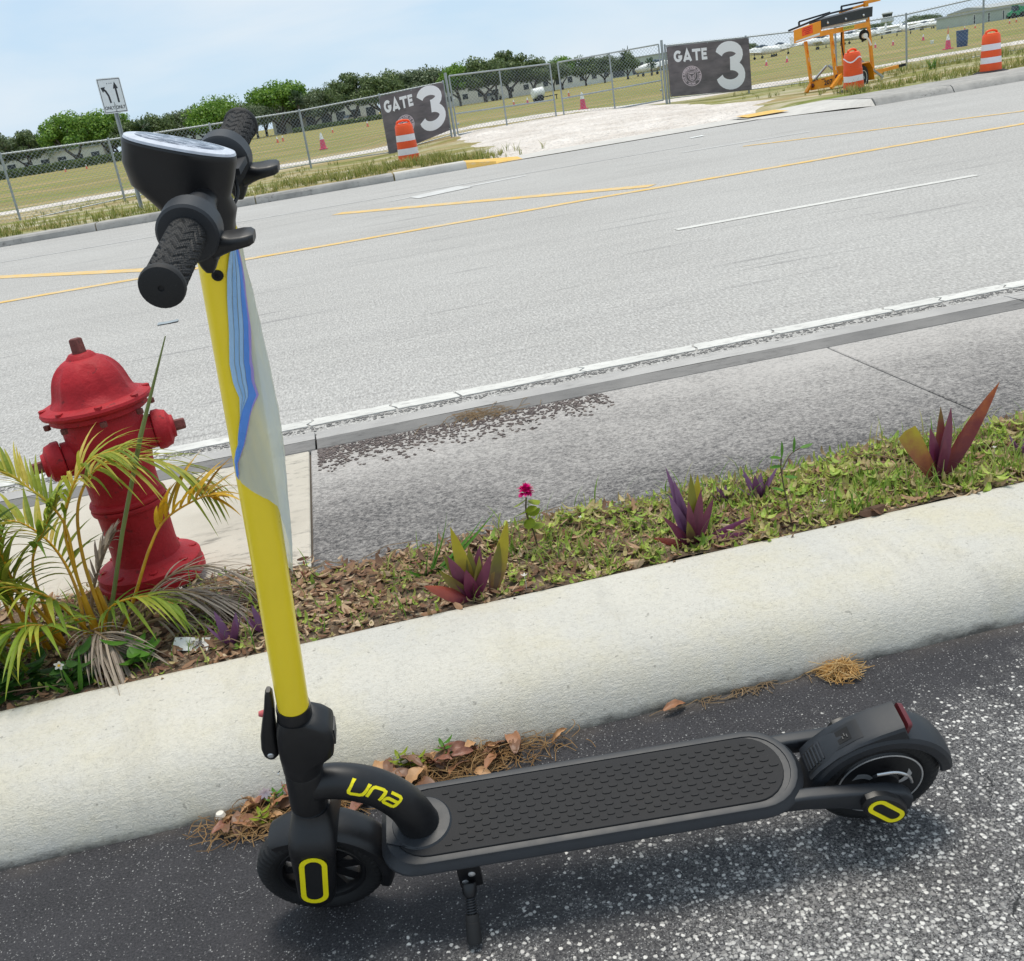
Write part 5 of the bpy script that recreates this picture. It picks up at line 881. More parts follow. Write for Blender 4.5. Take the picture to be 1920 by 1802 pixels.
for k in range(3600):
    x, y = bedpt(); z = soil_z(x, y); a = rg_.uniform(0, 6.28); L = rg_.uniform(.04, .13); p = V((x, y, z)); e = p + V((math.cos(a) * L * .5, math.sin(a) * L * .35, L * rg_.uniform(.35, .9))); g = mnoise.noise(V((x * 4, y * 4, 9)))
    if x < .3 and rg_.random() > .35 or g < -.05: continue
    blade(b, p, e, rg_.uniform(.002, .006), bow=.14, n=4, fold=.2)
stuff(b.build('grass_blades', leafmat('bed_grass', [(0, srgb(84, 124, 40)), (.5, srgb(128, 158, 62)), (.8, srgb(166, 172, 96)), (1, srgb(190, 178, 130))], .4), fix=False, smooth=0), 'thin grass blades scattered through the planting bed', 'grass')
b = MB()
for k in range(6400):
    x, y = bedpt(); d = 1.0 if x < .34 else .38
    if rg_.random() > d: continue
    z = soil_z(x, y) + rg_.uniform(0, .012); a = rg_.uniform(0, 6.28); L = rg_.uniform(.014, .042); p = V((x, y, z)); e = p + V((math.cos(a) * L, math.sin(a) * L, rg_.uniform(-.004, .012))); blade(b, p, e, L * rg_.uniform(.25, .5), bow=rg_.uniform(-.1, .25), side=(-math.sin(a), math.cos(a), rg_.uniform(-.6, .6)), n=3, fold=rg_.uniform(.1, .8), prof=lambda t: math.sin(math.pi * (.1 + .85 * t)) ** .7)
for k in range(420):
    x, y = bedpt(); z = soil_z(x, y) + rg_.uniform(.004, .016); a = rg_.uniform(0, 6.28); L = rg_.uniform(.04, .075)
    if y > bed_back(x) - .02: continue
    p = V((x, y, z)); e = p + V((math.cos(a) * L, math.sin(a) * L, rg_.uniform(-.004, .022))); blade(b, p, e, L * rg_.uniform(.30, .5), bow=rg_.uniform(.05, .3), side=(-math.sin(a), math.cos(a), rg_.uniform(-.7, .7)), n=6, fold=rg_.uniform(.2, 1.1), twist=rg_.uniform(-.8, .8), prof=lambda t: math.sin(math.pi * (.06 + .9 * t)) ** .7)
stuff(b.build('leaf_litter', Lf['litter'], fix=False, smooth=0), 'brown dry leaf litter covering the soil of the planting bed', 'leaf litter')
b = MB()
for k in range(260):
    x, y = bedpt(); z = soil_z(x, y) + .008; a = rg_.uniform(0, 6.28); L = rg_.uniform(.06, .22); mid = V((x, y, z + .012)); d = V((math.cos(a), math.sin(a) * .5, 0)); b.tube([mid - d * L / 2, mid + V((0, 0, rg_.uniform(.0, .02))), mid + d * L / 2], .0012, 3)
stuff(b.build('dead_stems', M['rachis_dry'], fix=False, smooth=0), 'dry straw stems lying across the planting bed', 'straw')
for k in range(16):
    x, y = bedpt(-1.2, 2.0); z = soil_z(x, y) + rg_.uniform(.025, .05); b = MB(); s = rg_.uniform(.007, .011)
    for j in range(5):
        a = j * 1.257; blade(b, (0, 0, 0), (s * math.cos(a), s * math.sin(a), s * .4), s * .6, n=2, side=(-math.sin(a), math.cos(a), 0), fold=.1)
    b.tube([(0, 0, 0), (.002, 0, -.02), (0, 0, -.05)], .0008, 4); o = b.build('white_flower', Lf['wstar'], fix=False, smooth=0); o.location = (x, y, z); tag(o, 'tiny white star flower among the ground cover of the bed', 'flower', 'tiny white flowers in the bed')
# leafy weeds under the palm
for k, (x, y) in enumerate([(-0.90, 2.36), (-0.80, 2.33), (-0.66, 2.36), (-1.0, 2.38), (-0.97, 2.31)]):
    r = empty('leafy_weed', (x, y, .125), (0, 0, 0), ['dark leafy weed under the palm beside the white daisy', 'dark green weed at the foot of the palm, close to the kerb', 'bright leafy weed between the palm and the wrapper', 'leafy weed under the palm near the left edge', 'low weed on the kerb edge at the far left of the bed'][k], 'weed'); q = random.Random(k + 40)
    for j in range(24):
        a = q.uniform(0, 6.28); h = q.uniform(.015, .13); p = V((q.uniform(-.02, .02), q.uniform(-.02, .02), h * .6)); e = p + V((math.cos(a) * q.uniform(.04, .075), math.sin(a) * q.uniform(.03, .06), q.uniform(-.015, .03))); b = MB(); blade(b, p, e, q.uniform(.020, .034), bow=.1, side=(-math.sin(a), math.cos(a), 0), prof=lambda t: math.sin(math.pi * min(1, t * .95 + .04)) ** .7); b.build('leaf', Lf['dkgreen'] if k != 2 else Lf['green'], r, fix=False, smooth=180)
D0 = V((-0.815, 2.30, .125)); dz = empty('daisy', D0, (0, 0, 0), 'white daisy with a yellow centre at the kerb edge below the palm', 'flower'); b = MB(); b.tube([(0, 0, -.01), (-.005, -.01, .05), (0, -.015, .085)], .0013, 5); b.build('stalk', M['gstalk'], dz)
b = MB()
for j in range(5): a = j * 1.257; blade(b, (0, -.016, .087), (.012 * math.cos(a), -.020, .087 + .012 * math.sin(a)), .008, n=3, side=(-math.sin(a), 0, math.cos(a)), fold=.1, prof=lambda t: math.sin(math.pi * (.15 + .75 * t)))
b.build('petals', Lf['wstar'], dz, fix=False); b = MB(); b.lathe([(0.0035, 0), (.003, .002), (0, .003)], 8, Matrix.Translation((0, -.018, .087)) @ Matrix.Rotation(rad(90), 4, 'X')); b.build('centre', pbr('daisy_yellow', srgb(220, 170, 30), .7), dz)
for k in range(3):
    b = MB(); blade(b, (0.01 * k, 0, -.01), (-.05 + .05 * k, -.01, .05 + .03 * k), .013, side=(1, 0, 0)); b.build('leaf', Lf['green'], dz, fix=False)
# litter wrapper
b = MB(); rows = [[(x * .03, y * .02, .006 + .006 * mnoise.noise(V((x * 1.3, y * 1.7, 3)))) for x in range(-1, 3)] for y in range(-1, 2)]; b.grid(rows); wr = b.build('paper_wrapper', pbr('paper_white', srgb(222, 220, 214), .8), fix=False, smooth=180); wr.location = (-0.55, 2.385, .142); wr.rotation_euler = (rad(28), rad(8), rad(-12)); tag(wr, 'crumpled white paper wrapper in the bed below the hydrant', 'wrapper')
b = MB()
for k in range(9): b.box((.018 + .003 * k, -.002, .0145), (.0012 + .0006 * (k % 3), .012, .0006))
b.build('print', M['ink'], wr, smooth=0)
# debris on the walk beside the kerb
b = MB(); rg_ = random.Random(21)
for k in range(1500):
    t = rg_.random(); x = -0.20 + 1.15 * t ** 1.3; y = 3.872 - abs(rg_.gauss(0, .07 + .08 * max(0, 1 - abs(x - .25)))) ; s = rg_.uniform(.004, .012)
    if y < 3.55: continue
    b.box((x, y, .1212), (s * 1.5, s * .8, .0022), Matrix.Rotation(rg_.uniform(0, 3.1), 3, 'Z') @ Matrix.Rotation(rg_.uniform(-.12, .12), 3, 'X'))
stuff(b.build('kerb_debris', leafmat('brown_crumbs', [(0, srgb(66, 54, 50)), (.6, srgb(92, 78, 72)), (1, srgb(118, 106, 98))], 0), smooth=0), 'brown crumbled leaf debris washed up along the roadside kerb', 'debris')
b = MB()
for k in range(60): x = .44 + rg_.gauss(0, .07); y = 3.90 + rg_.gauss(0, .025); a = rg_.uniform(0, 3.1); L = rg_.uniform(.03, .07); b.tube([V((x, y, .122)) - V((math.cos(a), math.sin(a), 0)) * L, (x, y, .135), V((x, y, .125)) + V((math.cos(a), math.sin(a), 0)) * L], .0015, 3)
stuff(b.build('twig_clump', M['rachis_dry'], fix=False, smooth=0), 'small clump of dry twigs against the roadside kerb', 'twigs')

# ------------------------------------------------------------------ dry leaves and needles on the asphalt against the white kerb
leafm = [pbr('brown_leaf_a', srgb(146, 100, 68), .55, var=.3, scale=25), pbr('brown_leaf_b', srgb(116, 82, 60), .5, var=.3, scale=25), pbr('brown_leaf_c', srgb(176, 134, 92), .6, var=.25, scale=25), pbr('brown_leaf_d', srgb(128, 80, 60), .5, var=.3, scale=25)]
meshes = []
for k in range(8):
    q = random.Random(k + 70); b = MB(); L = q.uniform(.045, .075); W = L * q.uniform(.34, .48); curl = q.uniform(.2, 1.6); rows = []
    for i in range(9):
        t = i / 8; w = W * math.sin(math.pi * (.06 + .92 * t)) ** .75; r = []
        for j in range(-3, 4):
            u = j / 3; r.append((L * (t - .5), w * .5 * u * math.cos(u * curl * .5), abs(u) ** 1.6 * w * .45 * curl * .6 + .010 * math.sin(t * 3.1) * q.uniform(.6, 1.1) + .0012 * math.sin(t * 20 + j)))
        rows.append(r)
    b.grid(rows); b.tube([(-L * .5, 0, .002), (-L * .66, .002, .004)], .0008, 4); meshes.append(b)
lm = [bb.mesh('dry_leaf', leafm[k % 4], 180) for k, bb in enumerate(meshes)]
def drop_leaf(x, y, z, rx, ry, rz, s, k, label, group):
    o = bpy.data.objects.new('dry_leaf', lm[k % 8]); col.objects.link(o); o.location = (x, y - .02, z); o.rotation_euler = (rx, ry, rz); o.scale = (s, s, s); tag(o, label, 'leaf', group)
def kerb_y(z): return interp([(0.0, 1.868), (.022, 1.882), (.052, 1.9), (.083, 1.925)], z)
q = random.Random(99)
for k in range(34):
    x = -.17 + .36 * q.random() ** .9; y = 1.875 - abs(q.gauss(0, .045)); h = .045 * max(0, 1 - abs(x - .0) / .25) * (1 - (1.875 - y) / .14); drop_leaf(x, min(y, 1.865), max(.008, h * q.random() + .010), q.uniform(-.6, .6), q.uniform(-.5, .5), q.uniform(0, 6.28), q.uniform(.7, 1.15), q.randrange(8), 'curled brown dry leaf in the heap between the scooter deck and the kerb', 'dry leaves behind the scooter deck')
for k in range(22):
    x = -.46 + .19 * q.random(); y = 1.865 - abs(q.gauss(0, .030)) - max(0, (-.40 - x)) * .5; drop_leaf(x, y, .010 + .032 * q.random() * max(0, min(1, (x + .46) / .12)), q.uniform(-.6, .6), q.uniform(-.5, .5), q.uniform(0, 6.28), q.uniform(.7, 1.1), q.randrange(8), 'curled brown dry leaf in the heap beside the front wheel', 'dry leaves beside the front wheel')
for k in range(8): x = -.29 + .10 * q.random(); drop_leaf(x, 1.80 + q.uniform(-.05, .06), .010 + .015 * q.random(), q.uniform(-.5, .5), q.uniform(-.4, .4), q.uniform(0, 6.28), q.uniform(.7, 1.0), q.randrange(8), 'brown dry leaf seen under the curved scooter neck', 'dry leaves under the scooter neck')
drop_leaf(.265, 1.845, .016, .3, -.2, .5, .95, 2, 'pale tan dry leaf at the right tip of the heap behind the deck', None); drop_leaf(.525, 1.853, .012, .2, .1, .3, .8, 0, 'small brown leaf lying alone on the asphalt against the kerb', None)
def needles(name, cx, cy, n, sx, sy, hz, label, seed, L0=.05, mat=None):
    q = random.Random(seed); b = MB()
    for k in range(n):
        x = cx + q.gauss(0, sx); y = min(cy - .02 + q.gauss(0, sy), 1.842); a = q.uniform(0, 6.28); L = q.uniform(.6, 1.4) * L0; z = .003 + abs(q.gauss(0, hz)); d = V((math.cos(a), math.sin(a), 0)); c = V((x, y, z)); cv = V((-d.y, d.x, 0)) * q.uniform(-.3, .3) * L; pts = spline([c - d * L / 2, c + cv + V((0, 0, q.uniform(0, .006))), c + d * L / 2], 3)
        pts = [V((p.x, min(p.y, 1.849), max(p.z, .002))) for p in pts]; b.tube(pts, .0009, 3)
    o = b.build(name, mat, fix=False, smooth=0); stuff(o, label, 'pine needles'); return o
PN = leafmat('pine_needles', [(0, srgb(122, 92, 60)), (.5, srgb(160, 124, 82)), (1, srgb(186, 152, 106))], .1)
needles('pine_needles', .04, 1.835, 420, .10, .032, .012, 'brown pine needles in the leaf heap behind the scooter deck', 5, mat=PN); needles('pine_needles', -.38, 1.825, 320, .055, .026, .010, 'brown pine needles in the leaf heap beside the front wheel', 6, mat=PN); needles('pine_needles', .905, 1.845, 210, .017, .013, .010, 'small golden tuft of pine needles against the kerb, behind the rear wheel', 8, .055, leafmat('golden_needles', [(0, srgb(176, 132, 74)), (.5, srgb(206, 166, 104)), (1, srgb(224, 192, 138))], .15)); needles('pine_needles', .70, 1.862, 45, .10, .005, .002, 'thin line of needles and grit along the kerb foot', 9, .05, M['rachis_dry'])
needles('pine_needles', -.25, 1.80, 200, .06, .03, .008, 'pine needles under the curved scooter neck', 10, mat=PN)
for k, (x, y, z, lab) in enumerate([(-.075, 1.90, .04, 'green seedling in the leaf heap, nearest the scooter neck'), (.02, 1.88, .045, 'green seedling standing tallest in the heap behind the deck'), (-.04, 1.85, .02, 'low green seedling close to the deck edge'), (-.335, 1.845, .02, 'green seedling beside the white flower near the front wheel'), (-.365, 1.80, .01, 'bright green seedling in front of the heap by the front wheel'), (-.27, 1.80, .01, 'green seedling under the curved scooter neck')]):
    r = empty('seedling', (x, min(y, 1.86) - .02, z * .5), (0, 0, 0), lab, 'seedling'); qq = random.Random(k)
    b = MB(); b.tube([(0, 0, -.02), (.002, 0, .02), (0, 0, .035)], .001, 4); b.build('stalk', M['gstalk'], r)
    for j in range(9):
        a = j * 2.4; p = V((0, 0, .008 + .003 * j)); e = p + V((math.cos(a) * .024, math.sin(a) * .018, .004 + .0012 * j)); b = MB(); blade(b, p, e, .009, bow=.12, n=4, side=(-math.sin(a), math.cos(a), 0), prof=lambda t: math.sin(math.pi * min(1, t * .95 + .04)) ** .7); b.build('leaf', Lf['green'] if k % 2 else Lf['lime'], r, fix=False, smooth=180)
b = MB()
for j in range(8): a = j * .785; blade(b, (0, 0, 0), (.015 * math.cos(a), -.004, .015 * math.sin(a)), .007, n=3, side=(-math.sin(a), 0, math.cos(a)), fold=.1, prof=lambda t: math.sin(math.pi * (.15 + .8 * t)))
o = b.build('fallen_flower', leafmat('pale_pink_petals', [(0, srgb(236, 222, 226)), (1, srgb(224, 206, 214))], .3), fix=False); o.location = (-.352, 1.818, .055); tag(o, 'pale pink flower fallen on the leaf heap beside the front wheel', 'flower')
b = MB(); b.lathe([(0, -.010), (.008, -.008), (.011, 0), (.008, .008), (0, .010)], 12); o = b.build('white_pebble', pbr('pebble_white', srgb(220, 214, 202), .6), None); o.location = (-.455, 1.840, .010); tag(o, 'round white pebble at the kerb foot left of the front wheel', 'pebble')
# loose pale aggregate standing proud of the worn asphalt
b = MB(); q = random.Random(31); ico = [(0, 0, 1), (.9, 0, .3), (.28, .85, .3), (-.72, .52, .3), (-.72, -.52, .3), (.28, -.85, .3)]
for k in range(5200):
    x = q.uniform(-.95, 1.75); y = q.uniform(.95, 1.72); w = .36 * x - 1.55 * y + 2.20 + .75 * (.5 + .8 * mnoise.noise(V((x * 3, y * 3, 0)))) - .55
    if q.random() > max(.02, min(1, w * 1.1)): continue
    s = q.uniform(.0010, .0026) * (1.5 if q.random() < .06 else 1); a = q.uniform(0, 6.28); ca, sa = math.cos(a), math.sin(a); st_ = q.uniform(.6, 1.3); b.add([(x + (p[0] * ca * st_ - p[1] * sa) * s, y + (p[0] * sa * st_ + p[1] * ca) * s, p[2] * s * .55 - .0003) for p in ico], [(0, 1, 2), (0, 2, 3), (0, 3, 4), (0, 4, 5), (0, 5, 1)])
stuff(b.build('loose_aggregate', leafmat('pale_stone_chips', [(0, srgb(128, 126, 122)), (.5, srgb(184, 180, 174)), (1, srgb(228, 224, 216))], 0, .8), fix=False, smooth=0), 'pale stone chips exposed in the worn asphalt under the scooter', 'stone chips')
# scraps on the road
for (x, y, s, lab) in [(-1.36, 8.41, .16, 'flattened scrap of metal on the road beyond the hydrant'), (7.0, 18.9, .25, 'white scrap on the far lane in front of the gates')]:
    b = MB(); b.grid([[(i * s * .5, j * s * .3, .006 + .03 * s * mnoise.noise(V((i * 1.7, j * 2.3, x)))) for i in range(-1, 2)] for j in range(-1, 2)]); o = b.build('road_scrap', M['galv'] if x < 0 else M['white'], fix=False); o.location = (x, y, .004); tag(o, lab, 'scrap')
# ------------------------------------------------------------------ chain link fences and gates
def link_mesh(b, P, Q, zb0, zt0, zb1, zt1, pitch=0.115, r=0.0036):
    P, Q = V(P), V(Q); L = (Q - P).length; H = max(zt0 - zb0, zt1 - zb1); d = (Q - P) / L; n = int((L + H) / pitch) + 1
    def pt(u, v): t = u / L; zb = zb0 + (zb1 - zb0) * t; zt = zt0 + (zt1 - zt0) * t; return V((P.x + d.x * u, P.y + d.y * u, zb + (zt - zb) * v / H))
    for k in range(n):
        for s in (1, -1):
            u0, u1 = (k * pitch - H, k * pitch) if s == 1 else (k * pitch, k * pitch - H); v0, v1 = 0.0, H
            if s == 1:
                if u0 < 0: v0 = -u0; u0 = 0.0
                if u1 > L: v1 = H - (u1 - L); u1 = L
            else:
                if u0 > L: v0 = u0 - L; u0 = L
                if u1 < 0: v1 = H + u1; u1 = 0.0
            if v1 - v0 > 0.02: b.tube([pt(u0, v0), pt(u1, v1)], r, 3, cap=False)
    return b
def fence(posts, label, post_r=0.032, sel=None):
    """posts: (x, y, zb, zt)"""
    x, y, zb, zt = posts[0]; root = empty('chain_link_fence', (x, y, zb), (0, 0, 0), label, 'fence'); O = V((x, y, zb)); b = MB()
    for i, (px, py, pb, pt_) in enumerate(posts):
        pb_ = MB(); pb_.tube([V((px, py, min(pb, fz(px, py)) - 0.1)) - O, V((px, py, pt_ + 0.02)) - O], post_r, 8); pb_.lathe([(post_r * 1.15, 0), (post_r * 0.8, 0.03), (0, 0.04)], 8, Matrix.Translation(V((px, py, pt_ + 0.02)) - O)); pb_.build('post', M['galv'], root)
    for (a, c) in zip(posts, posts[1:]):
        A_, C_ = V((a[0], a[1], a[3])), V((c[0], c[1], c[3])); rb = MB(); rb.tube([A_ - O, C_ - O], 0.022, 6); rb.build('top_rail', M['galv'], root)
        rb = MB(); rb.tube([V((a[0], a[1], a[2] + 0.06)) - O, V((c[0], c[1], c[2] + 0.06)) - O], 0.016, 6); rb.build('bottom_rail', M['galv'], root)
        link_mesh(b, V((a[0], a[1] - 0.03, 0)), V((c[0], c[1] - 0.03, 0)), a[2] + 0.04, a[3] + 0.05, c[2] + 0.04, c[3] + 0.05)
    b.xform(lambda p: p - O); o = b.build('wire_mesh', M['wire'], root, fix=False, smooth=0); o['kind'] = 'stuff'; return root
fence([(-23.0, 29.0, -0.05, 1.78), (-19.2, 29.3, -0.05, 1.76), (-15.4, 29.6, -0.05, 1.75), (-11.6, 29.9, -0.05, 1.74), (-7.88, 30.1, -0.06, 1.72), (-5.27, 31.0, 0.06, 1.67), (-2.62, 32.0, 0.08, 1.66), (-0.05, 33.0, 0.08, 1.66), (2.45, 34.0, 0.0, 1.76), (4.55, 34.5, 0.20, 1.86)], 'long chain link fence left of the gates with spiked top wire')
fence([(12.10, 35.0, 0.22, 1.92), (14.76, 34.6, 0.09, 1.79), (17.62, 34.0, 0.02, 1.67), (19.86, 33.5, -0.08, 1.70), (22.3, 33.0, 0.02, 1.86), (26.2, 32.6, 0.02, 1.86), (30.2, 32.2, 0.02, 1.86)], 'chain link fence right of the gates, running behind the orange trailer')
def gate(p, q, zb0, zt0, zb1, zt1, label):
    P, Q = V((p[0], p[1], 0)), V((q[0], q[1], 0)); O = V((p[0], p[1], zb0)); root = empty('chain_link_gate', O, (0, 0, 0), label, 'gate', 'chain link driveway gates'); at_ = lambda t, v: P.lerp(Q, t) + V((0, 0, (zb0 + (zb1 - zb0) * t) * (1 - v) + (zt0 + (zt1 - zt0) * t) * v)) - O
    for t, nm in ((0.0, 'gate_post'), (0.03, 'frame_upright'), (0.5, 'frame_upright'), (0.985, 'frame_upright')):
        rb = MB(); r = 0.045 if nm == 'gate_post' else 0.026; rb.tube([at_(t, -0.08 if nm == 'gate_post' else 0.02), at_(t, 1.06 if nm == 'gate_post' else 1.0)], r, 8); rb.build(nm, M['galv'], root)
    for v in (0.02, 0.37, 1.0):
        rb = MB(); rb.tube([at_(0.03, v), at_(0.985, v)], 0.024, 8); rb.build('rail', M['galv'], root)
    rb = MB(); rb.tube([at_(0.03, 0.62), at_(0.055, 0.62)], 0.03, 6); rb.tube([at_(0.03, 0.2), at_(0.055, 0.2)], 0.03, 6); rb.build('hinge', M['galv'], root)
    b = MB(); link_mesh(b, P.lerp(Q, 0.03), P.lerp(Q, 0.985), zb0 + 0.03, zt0, zb1 + 0.03, zt1); b.xform(lambda p_: p_ - O); o = b.build('wire_mesh', M['wire'], root, fix=False, smooth=0); o['kind'] = 'stuff'
gate((4.66, 34.5), (8.22, 35.0), 0.20, 2.02, 0.16, 1.92, 'left leaf of the chain link gates, beside the banner with the barrel'); gate((12.0, 35.0), (8.38, 35.0), 0.22, 2.0, 0.15, 1.92, 'right leaf of the chain link gates, hinged beside the right banner')

# ------------------------------------------------------------------ banners
m, ns, ln, out = new_mat('banner_fabric'); v = objvec(ns); c_ = mixc(ns, ln, noisef(ns, ln, scaled(ns, ln, v, (1, 1, 2.6)), 1.3, 6.0, 0.6, 0.35, 0.68), srgb(96, 91, 94), srgb(128, 119, 122)); c_ = mixc(ns, ln, mth(ns, ln, 'MULTIPLY', noisef(ns, ln, scaled(ns, ln, v, (0.6, 1, 4)), 3.0, 5.0, 0.7, 0.55, 0.7), 0.5), c_, srgb(72, 67, 72)); finish(m, ns, ln, out, c_, 0.7, noisef(ns, ln, v, 40.0, 2.0), 0.2, 0.004); M['banner'] = m
def arc(cx, cy, rx, ry, a0, a1, n): return [(cx + rx * math.cos(rad(a0 + (a1 - a0) * i / n)), cy + ry * math.sin(rad(a0 + (a1 - a0) * i / n))) for i in range(n + 1)]
GL = {'G': [arc(.5, .5, .38, .37, 42, 335, 16) + [(.86, .44), (.52, .44)]], 'A': [[(.10, .0), (.5, .90), (.90, .0)], [(.28, .24), (.72, .24)]], 'T': [[(.0, .87), (1.0, .87)], [(.5, .87), (.5, 0)]], 'E': [[(.75, .87), (.13, .87), (.13, .13), (.75, .13)], [(.13, .5), (.68, .5)]], '3': [arc(.46, .735, .33, .165, 172, -86, 16), arc(.47, .300, .36, .205, 90, -172, 18)]}
def banner(p, q, zb0, zt0, zb1, zt1, gate_box, three_box, badge, label):
    O = V((p[0], p[1], zb0)); W_ = q[0] - p[0]
    def f(u, v, d=0.0): return V((p[0] + W_ * u, p[1] + (q[1] - p[1]) * u - 0.008 - d + 0.012 * mnoise.noise(V((u * 5, v * 3, p[0]))), (zb0 + (zb1 - zb0) * u) * (1 - v) + (zt0 + (zt1 - zt0) * u) * v)) - O
    root = empty('gate_banner', O, (0, 0, 0), label, 'banner', 'gate number banners'); b = MB(); b.grid([[f(i / 24, j / 14) for i in range(25)] for j in range(15)]); b.grid([[f(i / 24, j / 14, -0.006) for i in range(25)] for j in range(15)]); b.build('fabric', M['banner'], root, fix=False, smooth=180)
    u0, u1, v0, v1 = gate_box; cw = (u1 - u0) / 4
    for i, ch in enumerate('GATE'):
        b = MB(); s = 0.92 if ch != 'E' else 0.80
        for pts in GL[ch]:
            fine = [pts[0]]
            for a, c in zip(pts, pts[1:]):
                for k in range(1, 4): fine.append((a[0] + (c[0] - a[0]) * k / 3, a[1] + (c[1] - a[1]) * k / 3))
            strokes_mb(b, stroke(fine, 0.25), lambda x, y, d: f(u0 + cw * (i + 0.04 + s * x), v0 + (v1 - v0) * y, 0.003 + d), 0.002)
        b.build('letter', M['letter'], root, fix=False, smooth=0)
    u0, u1, v0, v1 = three_box; b = MB()
    for pts in GL['3']: strokes_mb(b, stroke(pts, 0.215), lambda x, y, d: f(u0 + (u1 - u0) * x, v0 + (v1 - v0) * y, 0.003 + d), 0.002)
    b.build('numeral', M['letter'], root, fix=False, smooth=0)
    cu, cv, cr = badge; asp = W_ / ((zt0 - zb0 + zt1 - zb1) / 2); g = lambda x, y, d: f(cu + cr * x / asp, cv + cr * y, 0.004 + d); b = MB()
    for r, w in ((0.97, .06), (0.62, .04)): strokes_mb(b, stroke(arc(0, 0, r, r, 0, 360, 40)[:-1], w, True), g, .001)
    strokes_mb(b, stroke([(-.36, .40), (.36, .40), (.38, -.05), (.25, -.32), (0, -.50), (-.25, -.32), (-.38, -.05)], .05, True), g, .001)
    for s in (-1, 1): strokes_mb(b, stroke([(s * .05, -.34), (s * .10, -.02), (s * .26, .12), (s * .20, -.10), (s * .12, -.34)], .06), g, .001)
    strokes_mb(b, stroke([(-.24, .27), (.24, .27)], .09), g, .001); b.build('badge', M['badge'], root, fix=False, smooth=0)
    b = MB(); txt = 'CLUB INTERNACIONAL DE FUTBOL'
    for i, ch in enumerate(txt):
        if ch == ' ': continue
        a = rad(215 - 250 * i / (len(txt) - 1)); vs_, fs_ = text_geo(ch, 0.30, 0.008, 0.0); b.add([g(.795 * math.cos(a) + p_.x * math.sin(a) + p_.y * math.cos(a), .795 * math.sin(a) - p_.x * math.cos(a) + p_.y * math.sin(a), .002) for p_ in vs_], fs_)
    for i, ch in enumerate('MIAMI'):
        a = rad(248 + 44 * i / 4); vs_, fs_ = text_geo(ch, 0.28, 0.006, 0.0); b.add([g(.795 * math.cos(a) - p_.x * math.sin(a) - p_.y * math.cos(a), .795 * math.sin(a) + p_.x * math.cos(a) - p_.y * math.sin(a), .002) for p_ in vs_], fs_)
    b.build('badge_lettering', M['badge'], root, fix=False, smooth=0)
    for u, v in ((.01, .98), (.99, .98), (.01, .03), (.99, .03), (.5, .985)):
        rb = MB(); rb.lathe([(.018, 0), (.018, .004), (.009, .005), (.009, 0)], 10, Matrix.Translation(f(u, v, .003)) @ Matrix.Rotation(rad(90), 4, 'X')); rb.build('eyelet', M['galv'], root)
banner((2.42, 33.93), (4.52, 34.38), -0.02, 1.72, 0.42, 1.87, (.045, .545, .70, .915), (.545, 1.0, .13, .99), (.325, .40, .185), 'dark grey gate three banner on the left, partly behind an orange barrel'); banner((12.12, 34.92), (14.82, 34.50), 0.32, 1.89, 0.14, 1.76, (.075, .525, .67, .90), (.575, .955, .05, .97), (.28, .375, .20), 'dark grey gate three banner to the right of the gates')

# ------------------------------------------------------------------ lane control sign
SG0 = V((-3.72, 23.6, 0.1)); sg = empty('lane_sign', SG0, (0, 0, rad(49)), 'white left and straight only lane sign on a grey post', 'road sign')
b = MB(); b.box((0, 0.02, 1.02), (0.06, 0.03, 2.25)); b.box((0.025, 0.0, 1.02), (0.012, 0.05, 2.25)); b.build('post', M['galv'], sg)
b = MB(); b.prism([(-.28, -.34), (.28, -.34), (.30, -.32), (.30, .32), (.28, .34), (-.28, .34), (-.30, .32), (-.30, -.32)], .004, Matrix.Translation((0, -0.02, 2.31)) @ Matrix.Rotation(rad(90), 4, 'X')); b.build('sign_plate', M['sign'], sg)
sf = lambda u, v, d: V((u, -0.0245 - d, 2.31 + v)); b = MB(); strokes_mb(b, stroke([(-.275, -.315), (.275, -.315), (.275, .315), (-.275, .315)], .012, True), sf, .001)
strokes_mb(b, stroke([(0, -.315), (0, -.12)], .010), sf, .001)
strokes_mb(b, stroke([(-.075, -.14), (-.09, .0), (-.135, .09), (-.175, .125)], .046), sf, .001); strokes_mb(b, stroke([(.13, -.14), (.13, .14)], .046), sf, .001)
for tri in ([(-.245, .165), (-.125, .175), (-.205, .065)], [(.065, .13), (.195, .13), (.13, .265)]): b.add([sf(p[0], p[1], .0015) for p in tri], [(0, 1, 2)])
for x_ in (-.06, .0, .05): b.box(sf(x_, .235, .0), (.018, .002, .018))
for x_ in (-.138, .138): vs_, fs_ = text_geo('ONLY', .092, .002, 0); b.add([sf(p.x + x_, p.y - .235, .0015) for p in vs_], fs_)
b.build('legend', M['ink'], sg, fix=False, smooth=0)

